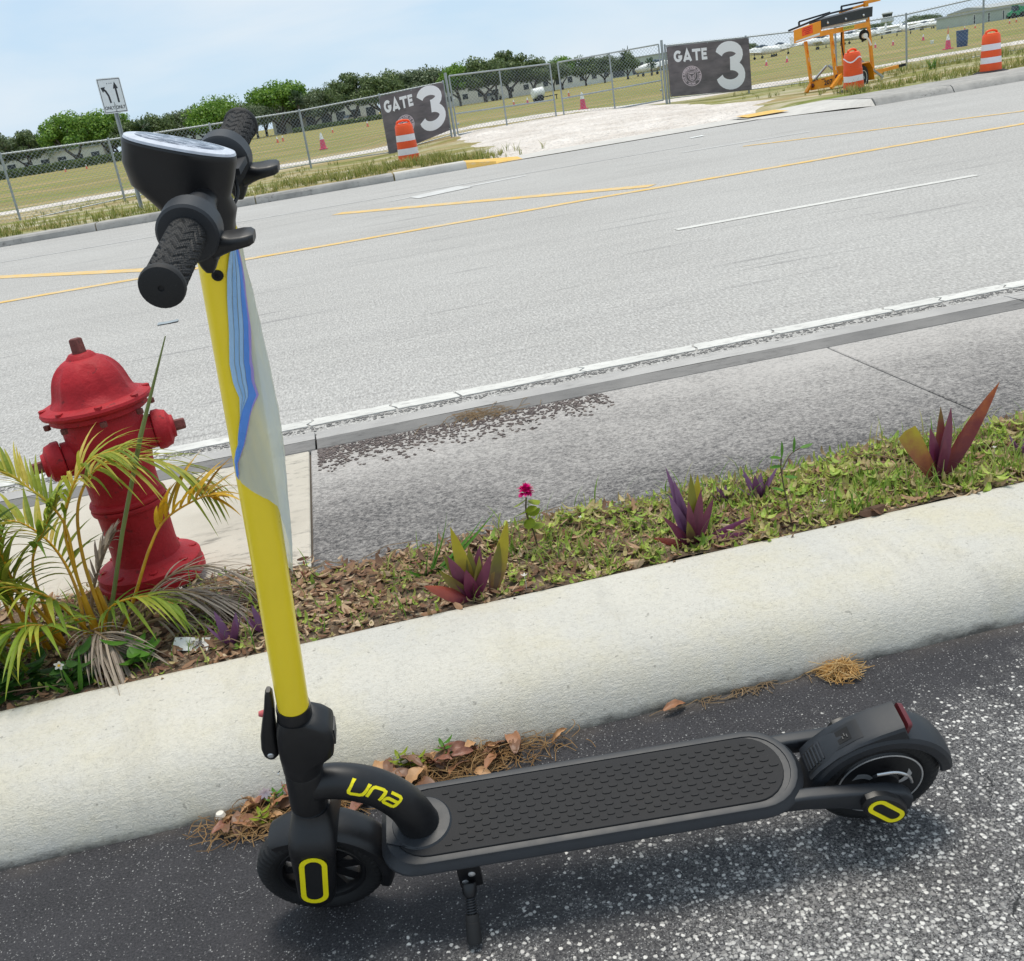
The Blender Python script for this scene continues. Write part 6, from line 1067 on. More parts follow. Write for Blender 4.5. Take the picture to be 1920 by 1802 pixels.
# ------------------------------------------------------------------ traffic barrels
def barrel(loc, s, label, hurt=False, rz=0.0):
    root = empty('traffic_barrel', loc, (0, rad(-2.5) if hurt else 0, rz), label, 'traffic barrel', 'orange traffic barrels'); root.scale = (s, s, s); q = random.Random(4)
    b = MB(); b.lathe([(.42, 0), (.42, .03), (.30, .07), (.27, .07)], 24); b.build('rubber_base', M['tyre'], root)
    def dent(p): 
        if not hurt: return p
        return V((p.x * (1 + .05 * mnoise.noise(p * 4)), p.y * (1 + .06 * mnoise.noise(p * 5 + V((3, 0, 0)))), p.z + .02 * mnoise.noise(p * 3) * (p.x / .25)))
    lv = [(.06, .262, 0), (.24, .254, 0), (.245, .246, 1), (.395, .240, 1), (.40, .244, 0), (.55, .236, 0), (.555, .228, 1), (.705, .222, 1), (.71, .226, 0), (.90, .212, 0), (.925, .195, 0)]
    b = MB(); n = 28; b.lathe([(r, z) for z, r, k in lv], n); b.lathe([(.195, .922), (.19, .945), (.15, .955), (.10, .955)], n); b.xform(dent); b.build('drum', M['orange'], root)
    for z0, r0_, z1, r1 in ((.248, .2485, .392, .2425), (.558, .2305, .702, .2245)):
        if hurt and z0 > .5: z0 += .10; z1 -= .01
        b = MB(); b.lathe([(r0_ + .0005, z0), (r1 + .0005, z1)], n, cap=False); b.xform(dent)
        if hurt and z0 > .5: b.xform(lambda p: V((p.x, p.y, p.z + .10 + .05 * math.sin(3 * math.atan2(p.y, p.x)))))
        b.build('reflective_band', M['barrel_white'], root)
    b = MB(); b.tube(spline([(-.15, 0, .94), (-.13, 0, 1.0), (0, 0, 1.025), (.13, 0, 1.0), (.15, 0, .94)], 5), [.028] * 21, 8, sq=1.3); b.build('handle', M['orange'], root); return root
barrel((2.16, 24.25, fz(2.16, 24.25)), 0.94, 'orange barrel with two white bands in front of the left banner'); barrel((13.0, 24.25, fz(13, 24.25)), 0.92, 'battered orange barrel with torn bands in front of the trailer', True, .4); barrel((14.62, 21.35, 0.125), 0.84, 'orange barrel with two clean white bands on the kerb at the far right')
# ------------------------------------------------------------------ traffic cones
def cone_mesh(cm, wh=0.30):
    root = empty('traffic_cone', (0, 0, 0)); b = MB(); b.box((0, 0, .02), (.36, .36, .04)); b.build('base', cm, root); b = MB(); b.lathe([(.135, .04), (.135 * .55 + .02, .42)], 16); b.build('lower_cone', cm, root); b = MB(); b.lathe([(.094, .4205), (.034, .68), (.026, .70), (0, .70)], 16); b.build('white_collar', M['white'], root); return root
c1, c2 = cone_mesh(M['cone_pink']), cone_mesh(M['cone_orange']); used = {}
cones = [(0.68, 51.9, 1.08, 0, 'big pink cone on the gravel left of the left banner', None), (12.5, 48.0, 1.05, 0, 'big pink cone seen through the right gate leaf', None), (-2.65, 101, 1, 1, 0, 'L'), (-2.2, 103.7, 1, 1, 0, 'L'), (2.68, 110.5, .9, 1, 0, 'L'), (6.12, 108, 1, 1, 0, 'L'), (-31.9, 150, 1.1, 1, 0, 'L'), (-28.4, 146, 1.1, 1, 0, 'L'), (18.8, 96.6, 1, 1, 0, 'G'), (19.2, 92.4, 1, 0, 0, 'G'), (24.3, 98, .95, 1, 0, 'G'), (41.35, 92.7, .95, 0, 0, 'T'), (42.9, 91.8, .95, 0, 0, 'T'), (52.4, 93.6, .9, 0, 0, 'T'), (53.0, 91.6, .9, 0, 0, 'T'), (56.2, 92, 1, 0, 0, 'T'), (77.1, 117.6, .9, 1, 0, 'R'), (81.9, 122.8, .9, 1, 0, 'R'), (78.2, 111, .9, 1, 0, 'R'), (81.6, 114.6, .9, 1, 0, 'R')]
glab = {'L': ('small far cone in the field left of the left banner', 'far cones left of the banners'), 'G': ('small far cone in the field seen through the gates', 'far cones behind the gates'), 'T': ('small pink far cone in the field behind the trailer', 'far cones behind the trailer'), 'R': ('tiny far cone beyond the blue bin at the top right', 'far cones at the top right')}
for x, y, s, k, lab, g in cones:
    src = (c1, c2)[k]
    if k in used: o = copy_tree(src)
    else: o = src; used[k] = 1
    o.location = (x, y, fz(x, y)); s *= .78 if g else 1; o.scale = (s, s, s); tag(o, lab or glab[g][0], 'traffic cone', glab[g][1] if g else 'big pink cones')
o = copy_tree(c1); o.location = (32.2, 50.5, fz(32, 50)); o.scale = (1.05, 1.05, 1.0); tag(o, 'tall pink cone with an orange marker on top, left of the blue bin', 'traffic cone', 'big pink cones'); b = MB(); b.lathe([(.03, .70), (.028, .86), (.012, .95), (.012, 1.05), (0, 1.06)], 10); b.build('top_marker', M['cone_orange'], o)
BN = V((33.3, 51.0, fz(33, 51))); bn = empty('blue_bin', BN, (0, 0, 0), 'dark blue plastic drum bin standing in the field', 'bin'); b = MB(); b.lathe([(.24, 0), (.25, .02), (.265, .25), (.272, .26), (.272, .29), (.27, .50), (.278, .51), (.278, .54), (.285, .74), (.295, .76), (.285, .775), (.265, .76)], 24); b.build('drum', M['navy'], bn); b = MB(); b.lathe([(.0, .70), (.27, .70)], 24, cap=False); b.build('inside', M['dark'], bn)
b = MB(); b.lathe([(.10, 0), (.13, .22), (.12, .23)], 14); o = b.build('white_pail', M['white']); o.location = (43.8, 70.6, fz(43, 70)); tag(o, 'small white pail in the grass between far cones', 'pail')

# ------------------------------------------------------------------ arrow board trailer
TR_O = V((13.9, 27.7, 0.0)); tr = empty('arrow_board_trailer', TR_O, (0, 0, 0), 'orange arrow board trailer numbered 207 parked before the fence', 'trailer'); MT = M['trailer']
def P(X, z, Y): k = Y / 29.5; return V((X * k, Y, 1.302 - (1.302 - z) * k)) - TR_O
def tb(name, a, c, w, h, mt=MT, **kw): b = MB(); b.bar(a, c, w, h, **kw); return b.build(name, mt, tr)
b = MB(); b.loft([[P(14.46, .02, 28.2), P(15.44, .04, 27.4), P(15.44, .36, 27.4), P(14.46, .27, 28.2)], [p + V((.05, .06, 0)) for p in [P(14.46, .02, 28.2), P(15.44, .04, 27.4), P(15.44, .36, 27.4), P(14.46, .27, 28.2)]]]); rear = b.build('rear_panel', MT, tr, smooth=0)
ru = (P(15.44, .2, 27.4) - P(14.46, .2, 28.2)).normalized(); rn = V((ru.y, -ru.x, 0)).normalized(); rn = rn if rn.y < 0 else -rn
for X, z, Y in ((14.54, .15, 28.13), (15.31, .28, 27.5)):
    b = MB(); b.lathe([(.055, 0), (.055, .015), (.04, .02), (0, .02)], 14, Matrix.Translation(P(X, z, Y) + rn * .012) @ rn.to_track_quat('Z', 'Y').to_matrix().to_4x4()); b.build('tail_lamp', M['redlens'], rear)
rc = P(15.03, .17, 27.72) + rn * .02; b = MB(); vs_, fs_ = text_geo('207', .17, .003, .001); b.add([rc + ru * p.x + V((0, 0, p.y + p.x * .06)) + rn * p.z for p in vs_], fs_); b.build('number', M['ink'], rear, fix=False, smooth=0)
b = MB()
for du, dv, w, h in ((-.43, .10, .09, .03), (-.33, .12, .03, .05), (-.15, .10, .10, .02)): b.box(rc + ru * du + V((0, 0, dv)), (w, .004, h), Matrix((ru, rn, V((0, 0, 1)))).transposed())
b.build('small_print', M['ink'], rear, smooth=0)
for X0, z0, X1, z1, Y in ((14.37, 1.36, 14.49, .25, 28.15), (15.16, 1.48, 15.25, .35, 27.5), (16.29, 1.76, 16.42, .30, 28.5), (15.50, 1.46, 15.52, .30, 29.3)):
    pl = tb('mast_post', P(X0, z0, Y), P(X1, z1, Y), .085, .07)
    for k in range(4):
        if Y < 28.3: t = .2 + .2 * k; q0 = P(X0, z0, Y).lerp(P(X1, z1, Y), t); q1 = P(X0, z0, Y).lerp(P(X1, z1, Y), t + .10); b = MB(); b.bar(q0 + V((0, -.045, 0)), q1 + V((0, -.045, 0)), .04, .004); b.build('reflective_tape', M['white'] if k % 2 else M['orange'], pl)
for a, c in (((14.50, .22, 28.2), (14.32, -.02, 28.1)), ((15.40, .30, 27.4), (15.11, -.0, 27.3))): tb('stabiliser_leg', P(*a), P(*c), .09, .07)
for a, c in (((14.60, .30, 28.3), (14.98, .62, 28.6)), ((15.05, .62, 28.5), (15.30, .40, 27.9)), ((15.92, .72, 28.0), (16.74, .06, 28.0))): tb('strut', P(*a), P(*c), .05, .05, M['galv'])
tb('chassis_rail', P(15.44, .22, 27.45), P(16.70, .24, 28.8), .08, .12); tb('chassis_rail', P(14.5, .18, 28.25), P(16.6, .25, 29.6), .08, .12); tb('tongue', P(16.60, .24, 29.0), P(17.20, .29, 29.4), .09, .09); tb('hitch', P(17.2, .29, 29.4), P(17.42, .31, 29.5), .10, .07, M['tyre']); tb('tongue_jack', P(16.70, .12, 28.8), P(16.66, -.08, 28.8), .05, .05, M['galv']); b = MB(); b.box(P(15.75, .42, 28.4), (.75, .7, .28), Matrix.Rotation(rad(38), 3, 'Z')); b.build('battery_box', MT, tr)
vd = (P(16.70, .24, 28.8) - P(15.44, .22, 27.45)); vd.z = 0; vd.normalize(); ax_ = V((vd.y, -vd.x, 0)); wc = P(16.02, .14, 27.7); Mq = Matrix.Translation(wc) @ ax_.to_track_quat('Z', 'Y').to_matrix().to_4x4()
b = MB(); b.lathe([(.17, -.10), (.26, -.105), (.31, -.09), (.32, -.05), (.32, .05), (.31, .09), (.26, .105), (.17, .10)], 28, Mq); wl_ = b.build('wheel', M['tyre'], tr); b = MB(); b.lathe([(.175, .085), (.16, .07), (.10, .09), (.05, .10), (0, .10)], 20, Mq); b.lathe([(.175, .1), (.185, .108), (.19, .10)], 20, Mq, cap=False); b.build('rim', M['white'], wl_)
b = MB(); prof = [(-.46, -.08), (-.42, .20), (-.24, .37), (.24, .37), (.42, .20), (.50, -.10)]; 
for (a, c) in zip(prof, prof[1:]): b.bar(wc + vd * a[0] + V((0, 0, a[1])), wc + vd * c[0] + V((0, 0, c[1])), .015, .34, upv=tuple(ax_))
b.build('mudguard', MT, tr)
# folded board: orange end box with placard, black sign pan on an orange beam, rails
b = MB(); qd = [P(14.03, 1.35, 28.1), P(14.86, 1.45, 27.6), P(14.86, 1.84, 27.6), P(14.03, 1.69, 28.1)]; b.loft([qd, [p + V((.35, .75, .02)) for p in qd]]); bx = b.build('end_box', MT, tr, smooth=0)
bu = (qd[1] - qd[0]); bl = bu.length; bu.normalize(); bnn = V((bu.y, -bu.x, 0)).normalized(); bv = V((0, 0, 1))
def on_box(u, v, d=.004): a = qd[0].lerp(qd[1], u); c = qd[3].lerp(qd[2], u); return a.lerp(c, v) + bnn * d
b = MB(); b.add([on_box(.30, .35), on_box(.70, .35), on_box(.70, .95), on_box(.30, .95)], [(0, 1, 2, 3)]); b.build('placard', pbr('placard_orange_red', srgb(244, 84, 30), .5), bx, fix=False)
b = MB()
for k, (u0, u1) in enumerate(((.36, .64), (.34, .66), (.40, .62), (.42, .58))): v = .85 - .13 * k; b.add([on_box(u0, v - .035, .006), on_box(u1, v - .035, .006), on_box(u1, v + .025, .006), on_box(u0, v + .025, .006)], [(0, 1, 2, 3)])
b.build('placard_print', pbr('placard_ink', srgb(190, 44, 22), .6), bx, fix=False)
b = MB(); b.add([on_box(.06, .06), on_box(.95, .06), on_box(.95, .22), on_box(.06, .16)], [(0, 1, 2, 3)]); b.build('white_stripe', M['white'], bx, fix=False)
b = MB(); qd2 = [P(14.87, 1.66, 27.7), P(16.44, 1.74, 28.3), P(16.46, 2.00, 28.3), P(14.87, 1.87, 27.7)]; b.loft([qd2, [p + V((.1, .9, .03)) for p in qd2]]); pan = b.build('sign_pan', M['board_black'], tr, smooth=0)
for k in range(3): b = MB(); b.lathe([(.03, 0), (.03, .02), (.02, .03), (0, .03)], 10, Matrix.Translation(qd2[0].lerp(qd2[1], .12 + .35 * k) + V((0, -.005, .08))) @ Matrix.Rotation(rad(90), 4, 'X')); b.build('lamp', M['silver'], pan)
b = MB(); b.loft([[P(14.88, 1.60, 27.75), P(16.30, 1.69, 28.35), P(16.30, 1.74, 28.35), P(14.88, 1.66, 27.75)], [p + V((.1, .8, 0)) for p in [P(14.88, 1.60, 27.75), P(16.30, 1.69, 28.35), P(16.30, 1.74, 28.35), P(14.88, 1.66, 27.75)]]]); b.build('pale_underside', M['bldg'], tr, smooth=0)
bm_ = tb('beam', P(14.84, 1.50, 27.6), P(16.30, 1.55, 28.3), .08, .13); lc = P(15.66, 1.545, 27.9); lu = (P(16.30, 1.55, 28.3) - P(14.84, 1.50, 27.6)).normalized(); ln_ = V((lu.y, -lu.x, 0)).normalized()
b = MB(); b.box(lc + ln_ * .05, (.44, .006, .10), Matrix((lu, ln_, V((0, 0, 1)))).transposed()); b.build('name_plate', pbr('plate_yellow', srgb(206, 200, 84), .5), bm_); b = MB(); vs_, fs_ = text_geo('SOLARTECH', .075, .001, 0); b.add([lc + ln_ * .055 + lu * p.x + V((0, 0, p.y)) for p in vs_], fs_); b.build('name_lettering', M['ink'], bm_, fix=False, smooth=0)
for a, c in (((13.88, 1.71, 28.2), (15.15, 1.99, 28.2)), ((15.15, 1.99, 28.2), (16.25, 2.08, 28.8)), ((14.20, 1.78, 28.6), (14.20, 1.90, 28.6)), ((14.20, 1.90, 28.6), (15.15, 2.02, 28.6)), ((15.50, 2.0, 28.4), (15.50, 2.13, 28.4)), ((15.50, 2.13, 28.4), (16.45, 2.17, 28.9)), ((13.88, 1.71, 28.2), (14.5, 1.84, 29.0))): tb('rail', P(*a), P(*c), .035, .045, M['board_black'])
tb('board_arm', P(15.45, 1.99, 28.5), P(16.20, 2.08, 28.7), .09, .06); tb('board_arm', P(16.25, 2.02, 28.6), P(16.25, 2.14, 28.6), .10, .10); tb('board_arm', P(16.22, 2.13, 28.6), P(16.66, 2.16, 28.8), .09, .08)
b = MB(); b.lathe([(.14, -.03), (.15, 0), (.14, .03), (.07, .03), (.07, -.03)], 18, Matrix.Translation(P(16.17, 1.28, 28.4)) @ Matrix.Rotation(rad(90), 4, 'X')); b.build('winch_reel', M['tyre'], tr); b = MB(); b.lathe([(.07, -.06), (.07, .03), (0, .03)], 14, Matrix.Translation(P(16.2, 1.26, 28.3)) @ Matrix.Rotation(rad(90), 4, 'X')); b.build('winch_drum', M['white'], tr)
b = MB(); b.tube(spline([P(16.22, 1.25, 28.3), P(16.32, 1.12, 28.3), P(16.38, .98, 28.3)], 5), .03, 6); b.build('winch_handle', M['white'], tr); b = MB(); b.tube(spline([P(15.49, 1.46, 28.0), P(15.47, 1.25, 28.0), P(15.50, .95, 28.0), P(15.55, .6, 28.0)], 5), .022, 6); b.build('hose', M['tyre'], tr)

# ------------------------------------------------------------------ verge grass
Lf['verge'] = leafmat('verge_grass', [(0, srgb(92, 106, 46)), (.4, srgb(126, 136, 62)), (.75, srgb(160, 154, 92)), (1, srgb(182, 168, 118))], .4)
b = MB(); q = random.Random(8)
def tuft(x, y, h, n=6, w=.018):
    z = fz(x, y)
    for k in range(n): a = q.uniform(0, 6.28); l = h * q.uniform(.5, 1.1); blade(b, (x + q.uniform(-.05, .05), y + q.uniform(-.05, .05), z - .02), (x + math.cos(a) * l * .6, y + math.sin(a) * l * .6, z + l), w * q.uniform(.6, 1.3), bow=.1, n=2, fold=.15)
for k in range(3600):
    x = q.uniform(-15, 26); y = 21.35 + abs(q.gauss(0, 1.5))
    if 2.9 < x < 11.4 + .2 * (y - 21) and y > 20: continue
    if x > 11 and y < 21.4: continue
    g = mnoise.noise(V((x * .8, y * 1.1, 2)))
    if g < -.22: continue
    tuft(x, y, q.uniform(.05, .16) * (1.3 + g))
for k in range(1500):
    x = q.uniform(-16, 28); y = q.uniform(23, 34.5)
    if 3.4 < x < 12.6 or mnoise.noise(V((x * .5, y * .7, 7))) < .02: continue
    tuft(x, y, q.uniform(.06, .2))
for k in range(420): x = q.choice([q.gauss(2.6, .7), q.gauss(1.2, .9), q.gauss(3.3, .5)]); tuft(x, q.uniform(22.0, 24.2), q.uniform(.10, .28), 7)
for k in range(260): x = q.uniform(15.5, 26); tuft(x, q.gauss(31.5, 1.0), q.uniform(.15, .45), 7)
stuff(b.build('verge_grass', Lf['verge'], fix=False, smooth=0), 'rough grass and weeds on the verge between kerb and fence', 'grass')
for x, y, lab in [(-6.9, 20.98, 'green weed growing out of the far kerb left of the sign'), (18.3, 29.5, 'tall spiky weed beside the trailer hitch')]:
    b = MB(); tuftz = fz(x, y) if y > 22 else .12
    for k in range(30): a = q.uniform(0, 6.28); l = q.uniform(.08, .2) * (1 if y < 22 else 2.2); blade(b, (q.uniform(-.15, .15), q.uniform(-.05, .05), -.02), (math.cos(a) * l * .8, math.sin(a) * l * .5, l), .02, bow=.1, n=3)
    o = b.build('weed_clump', Lf['green'], fix=False, smooth=0); o.location = (x, y, tuftz); tag(o, lab, 'weed')

# ------------------------------------------------------------------ trees
Lf['oak'] = leafmat('oak_leaves', [(0, srgb(66, 86, 50)), (.5, srgb(96, 114, 68)), (1, srgb(130, 144, 92))], .3); Lf['bright'] = leafmat('bright_leaves', [(0, srgb(74, 108, 38)), (.5, srgb(108, 146, 52)), (1, srgb(144, 172, 76))], .35); Lf['grey'] = leafmat('grey_green_leaves', [(0, srgb(78, 94, 66)), (.5, srgb(106, 120, 88)), (1, srgb(134, 146, 110))], .3); Lf['pine'] = leafmat('pine_leaves', [(0, srgb(56, 76, 52)), (1, srgb(86, 106, 72))], .25)  # leaf colours lightened to stand in for haze over the distance
def make_tree(seed, W_, H_, zc, lm_, nclump=64, per=150, leaf=.55, multi=3):
    q = random.Random(seed); root = empty('oak_tree', (0, 0, 0)); b = MB(); 
    for k in range(multi):
        a = q.uniform(0, 6.28); l = q.uniform(.25, .42) * W_; b.tube(spline([(.12 * math.cos(a), .12 * math.sin(a), -.1), (.3 * math.cos(a), .3 * math.sin(a), zc * .45), (l * .55 * math.cos(a), l * .55 * math.sin(a), zc * .95), (l * math.cos(a), l * math.sin(a), zc + (H_ - zc) * .5)], 4), [.26, .25, .24, .22, .21, .2, .19, .17, .15, .12, .10, .08, .05], 7)
        for j in range(2): a2 = a + q.uniform(-.8, .8); b.tube([(l * .5 * math.cos(a), l * .5 * math.sin(a), zc * .9), (l * 1.1 * math.cos(a2), l * 1.1 * math.sin(a2), zc + (H_ - zc) * q.uniform(.3, .6))], [.13, .05], 5)
    b.build('trunk', M['bark'], root); b = MB()
    for c in range(nclump):
        while True:
            u = V((q.uniform(-1, 1), q.uniform(-1, 1), q.uniform(-.25, 1)))
            if .35 < u.length < 1: break
        s = q.uniform(.75, 1.3); ctr = V((u.x * W_ * .43, u.y * W_ * .43, zc + (H_ - zc) * (.22 + .66 * u.z))); r = W_ * .14 * s
        for k in range(int(per * s)):
            d = V((q.gauss(0, 1), q.gauss(0, 1), q.gauss(0, .8))); d.normalize(); p = ctr + V((d.x, d.y, d.z * .75)) * r * (q.random() ** .33); e1 = V((q.gauss(0, 1), q.gauss(0, 1), q.gauss(0, 1))).normalized(); e2 = e1.cross(d + V((.1, .2, .3))).normalized(); L = leaf * q.uniform(.5, 1.1); b.add([p - e1 * L * .5, p + e2 * L * .3, p + e1 * L * .5, p - e2 * L * .3], [(0, 1, 2, 3)])
    b.build('crown', lm_, root, fix=False, smooth=0); return root
TV = {'a': make_tree(1, 11, 8.5, 3.3, Lf['oak'], 60), 'b': make_tree(2, 12, 8.0, 3.1, Lf['grey'], 66), 'c': make_tree(3, 10, 8.5, 3.3, Lf['bright'], 62), 'd': make_tree(4, 9, 9.0, 3.4, Lf['oak'], 56), 'e': make_tree(5, 13, 8.2, 3.0, Lf['bright'], 76)}
VH = {'a': 8.5, 'b': 8.0, 'c': 8.5, 'd': 9.0, 'e': 8.2}; tused = set()
def place_tree(k, x, y, h, rz, sx, lab):
    o = copy_tree(TV[k]) if k in tused else TV[k]; tused.add(k); o.location = (x, y, fz(x, y)); s = h / VH[k] / 1.02; o.scale = (s * sx, s * sx, s); o.rotation_euler = (0, 0, rz); tag(o, lab, 'tree', 'trees behind the field')
S = 200 / 130; hh = lambda z: 1.302 + (z - 1.302) * S
tl = [('b', -44.5, 5.6, 1.1, 'L'), ('a', -39.5, 5.5, 1.0, 'L'), ('b', -35.5, 5.45, 1.1, 'L'), ('d', -31.5, 5.3, 1.0, 'L'), ('c', -25.6, 6.45, 1.0, 'bright green tree left of the lane sign'), ('c', -22.4, 6.2, .95, 'bright green tree just behind the lane sign plate'), ('a', -19.3, 4.6, .9, 'L'), ('a', -16.2, 4.85, .9, 'dark tree right of the lane sign with a bright crown behind'), ('b', -12.8, 4.9, 1.0, 'grey green oak above the scooter display'), ('e', -10.0, 5.55, 1.0, 'broad bright green tree above the far handlebar grip'), ('b', -5.4, 4.2, .9, 'low grey green oak between two bright trees'), ('c', -2.5, 6.4, 1.15, 'tall rounded bright green tree, highest left of the banners'), ('b', 1.3, 4.6, 1.0, 'M'), ('a', 3.2, 5.1, .9, 'M'), ('d', 6.1, 6.05, 1.0, 'dark rounded tree left of the left banner'), ('a', 9.2, 5.4, 1.0, 'M'), ('a', 11.9, 5.8, 1.0, 'M'), ('b', 15.0, 5.5, 1.1, 'M'), ('c', 18.6, 5.2, .9, 'G'), ('a', 21.6, 5.55, 1.05, 'G'), ('d', 25.2, 5.85, 1.1, 'tallest dark oak above the left gate leaf'), ('b', 23.4, 5.0, 1.0, 'G'), ('a', 28.2, 4.7, 1.0, 'G'), ('c', 32.4, 4.3, .95, 'bright topped oak above the join of the gates'), ('a', 35.3, 3.9, 1.0, 'H'), ('b', 37.6, 3.6, .9, 'H'), ('a', 40.2, 3.5, .75, 'H'), ('b', 30.6, 3.8, .9, 'G')]
tg = {'L': 'oak in the dark row of trees at the far left', 'M': 'oak in the row behind the low white building and fence', 'G': 'oak in the row seen over the left gate leaf', 'H': 'oak in the row seen over the right gate leaf'}
q = random.Random(77); ordw = ['first', 'second', 'third', 'fourth', 'fifth', 'sixth', 'seventh']
for kk, txt in (('L', '{} dark oak from the left edge in the row of trees'), ('M', '{} oak from the left in the row behind the long fence'), ('G', '{} oak from the left above the left gate leaf'), ('H', '{} oak from the left above the right gate leaf')):
    for o_, i in enumerate(sorted([i for i, t in enumerate(tl) if t[4] == kk], key=lambda i: tl[i][1])): tl[i] = tl[i][:4] + (txt.format(ordw[o_]),)
for i, (k, x, z, sx, lab) in enumerate(tl): place_tree(k, x * S, 200 + q.uniform(-4, 6), hh(z) + .3, q.uniform(0, 6.28), sx, tg.get(lab, lab))
for i in range(15):
    x = -50 + 3.75 * i; z = 4.6 + .5 * q.random() if x < 20 else (4.4 if x < 30 else 3.2); place_tree('b' if i % 3 else 'a', x * S, 222 + q.uniform(-4, 4), (1.302 + (z - 1.302) * 222 / 130), q.uniform(0, 6.28), 1.15, 'grey green oak in the second row of trees, left of the left banner')
for k, v_ in TV.items():
    if k not in tused:
        for ch in list(v_.children): bpy.data.objects.remove(ch)
        bpy.data.objects.remove(v_)
def palm_tree(x, y, h, lab, n=16, ln_=1.9, cat='palm'):
    r = empty('cabbage_palm', (x, y, fz(x, y)), (0, 0, 0), lab, cat); b = MB(); b.tube([(0, 0, -.1), (.05, 0, h * .5), (0, .05, h - .6)], [.22, .18, .16], 8); b.build('trunk', M['bark'], r); b = MB(); q = random.Random(int(x))
    for k in range(n * 3):
        a = q.uniform(0, 6.28); el = q.uniform(-.7, 1.3); d = V((math.cos(a) * math.cos(el), math.sin(a) * math.cos(el), math.sin(el))); c = V((0, .05, h - .6)); e = c + d * ln_ * q.uniform(.6, 1) + V((0, 0, -.35)); 
        blade(b, c, e, .5, bow=.12, n=4, side=(-math.sin(a), math.cos(a), .2), fold=.35, prof=lambda t: .12 if t < .35 else math.sin(math.pi * (t * .78 + .12)))
    b.build('crown', Lf['pine'], r, fix=False, smooth=0)
palm_tree(-17.5 * S, 194, 5.6, 'cabbage palm right of the lane sign post'); palm_tree(-.2 * S, 194, 6.2, 'cabbage palm in front of the dark trees beside the tall bright tree'); palm_tree(62.0, 202, 5.3, 'tall palm poking above the right gate leaf', 14, 1.7); palm_tree(74.5, 235, 3.4, 'small palm in front of the pale hangar', 12, 1.3); palm_tree(64.8, 196, 2.9, 'low bushy palm at the right end of the tree row', 14, 1.5)
# hedge along the foot of the left trees
def hedge(x0, x1, y, h, lab):
    r = empty('hedge', ((x0 + x1) / 2, y, fz(x0, y)), (0, 0, 0), lab, 'hedge'); b = MB(); q = random.Random(int(x0)); L = x1 - x0
    for k in range(int(L * 150)):
        p = V((q.uniform(-L / 2, L / 2), q.uniform(-.7, .7), q.random() ** .6 * h * (1 + .15 * mnoise.noise(V((k * .001, 1, 1)))))); e1 = V((q.gauss(0, 1), q.gauss(0, 1), q.gauss(0, 1))).normalized(); e2 = e1.cross(V((.3, 1, .2))).normalized(); s = q.uniform(.15, .32); b.add([p - e1 * s, p + e2 * s * .6, p + e1 * s, p - e2 * s * .6], [(0, 1, 2, 3)])
    b.build('foliage', Lf['oak'], r, fix=False, smooth=0)
hedge(-75, -28, 186, 1.3, 'dark clipped hedge at the edge of the field on the left'); hedge(-2, 20, 190, .7, 'low hedge in front of the white building behind the fence')

# ------------------------------------------------------------------ buildings
def building(x0, x1, y, h, depth, lab, wall, nwin, wz=(.9, 2.6), roof=None, pitch=0.0, frac=.5, cat='building', zb=0.0):
    r = empty('building', ((x0 + x1) / 2, y, zb), (0, 0, 0), lab, cat); L = x1 - x0; b = MB(); b.box((0, depth / 2, h / 2 - .1), (L, depth, h + .2)); b.build('wall', wall, r, smooth=0)
    b = MB()
    if pitch: b.loft([[V((-L / 2 - .3, -.4, h)), V((L / 2 + .3, -.4, h)), V((L / 2 + .3, depth + .4, h)), V((-L / 2 - .3, depth + .4, h))], [V((-L / 2 - .3, depth / 2 - .1, h + pitch)), V((L / 2 + .3, depth / 2 - .1, h + pitch)), V((L / 2 + .3, depth / 2 + .1, h + pitch)), V((-L / 2 - .3, depth / 2 + .1, h + pitch))]])
    else: b.box((0, depth / 2, h + .15), (L + .5, depth + .5, .3))
    b.build('roof', roof or M['roofgrey'], r, smooth=0)
    for k in range(nwin):
        cx = -L / 2 + L * (k + .5) / nwin; w = L / nwin * frac; b = MB(); b.box((cx, -.02, (wz[0] + wz[1]) / 2), (w + .16, .08, wz[1] - wz[0] + .16)); f = b.build('window', M['white'], r, smooth=0); b = MB(); b.box((cx, -.065, (wz[0] + wz[1]) / 2), (w, .04, wz[1] - wz[0])); b.build('pane', M['pane'], f, smooth=0)
    return r
building(-6, 15, 218, 3.6, 12, 'low white building with dark bays behind the trees left of the left banner', M['bldg'], 7, (.2, 2.4), frac=.62); building(28, 47, 218, 3.4, 12, 'white building with small dark windows behind the left gate leaf', M['bldg'], 6, (1.0, 2.0), frac=.35); building(50, 66, 226, 3.4, 10, 'pale building glimpsed under the trees behind the right gate leaf', M['bldg'], 6, (1.0, 2.2), frac=.4); building(-34, -22, 260, 4.8, 14, 'building with a pale pitched roof between the trees right of the lane sign', M['bldg2'], 5, (1.0, 2.2), M['bldg2'], 1.6); building(-75, -38, 215, 3.2, 10, 'low pale building hidden behind the far left trees', M['bldg'], 12, (.6, 2.2))
building(101, 128, 350, 5.2, 24, 'pale hangar behind the right gate post', M['bldg2'], 4, (.2, 3.6), frac=.6, cat='hangar'); building(150, 172, 420, 2.6, 20, 'long white hangar under the orange trailer board', M['bldg'], 6, (.2, 2.8), frac=.5, cat='hangar'); building(222, 262, 400, 2.4, 26, 'row of white hangars right of the control tower', M['bldg'], 8, (.2, 1.8), roof=M['white'], pitch=.7, frac=.5, cat='hangar'); building(125, 140, 190, 1.9, 10, 'pale ribbed storage shed left of the green loader', M['bldg2'], 5, (.1, 1.6), frac=.1, cat='shed'); building(147, 190, 215, 2.6, 16, 'pale grey shed with a pitched roof at the top right corner', M['bldg'], 8, (.4, 1.6), M['roofgrey'], .8, .25, 'shed')
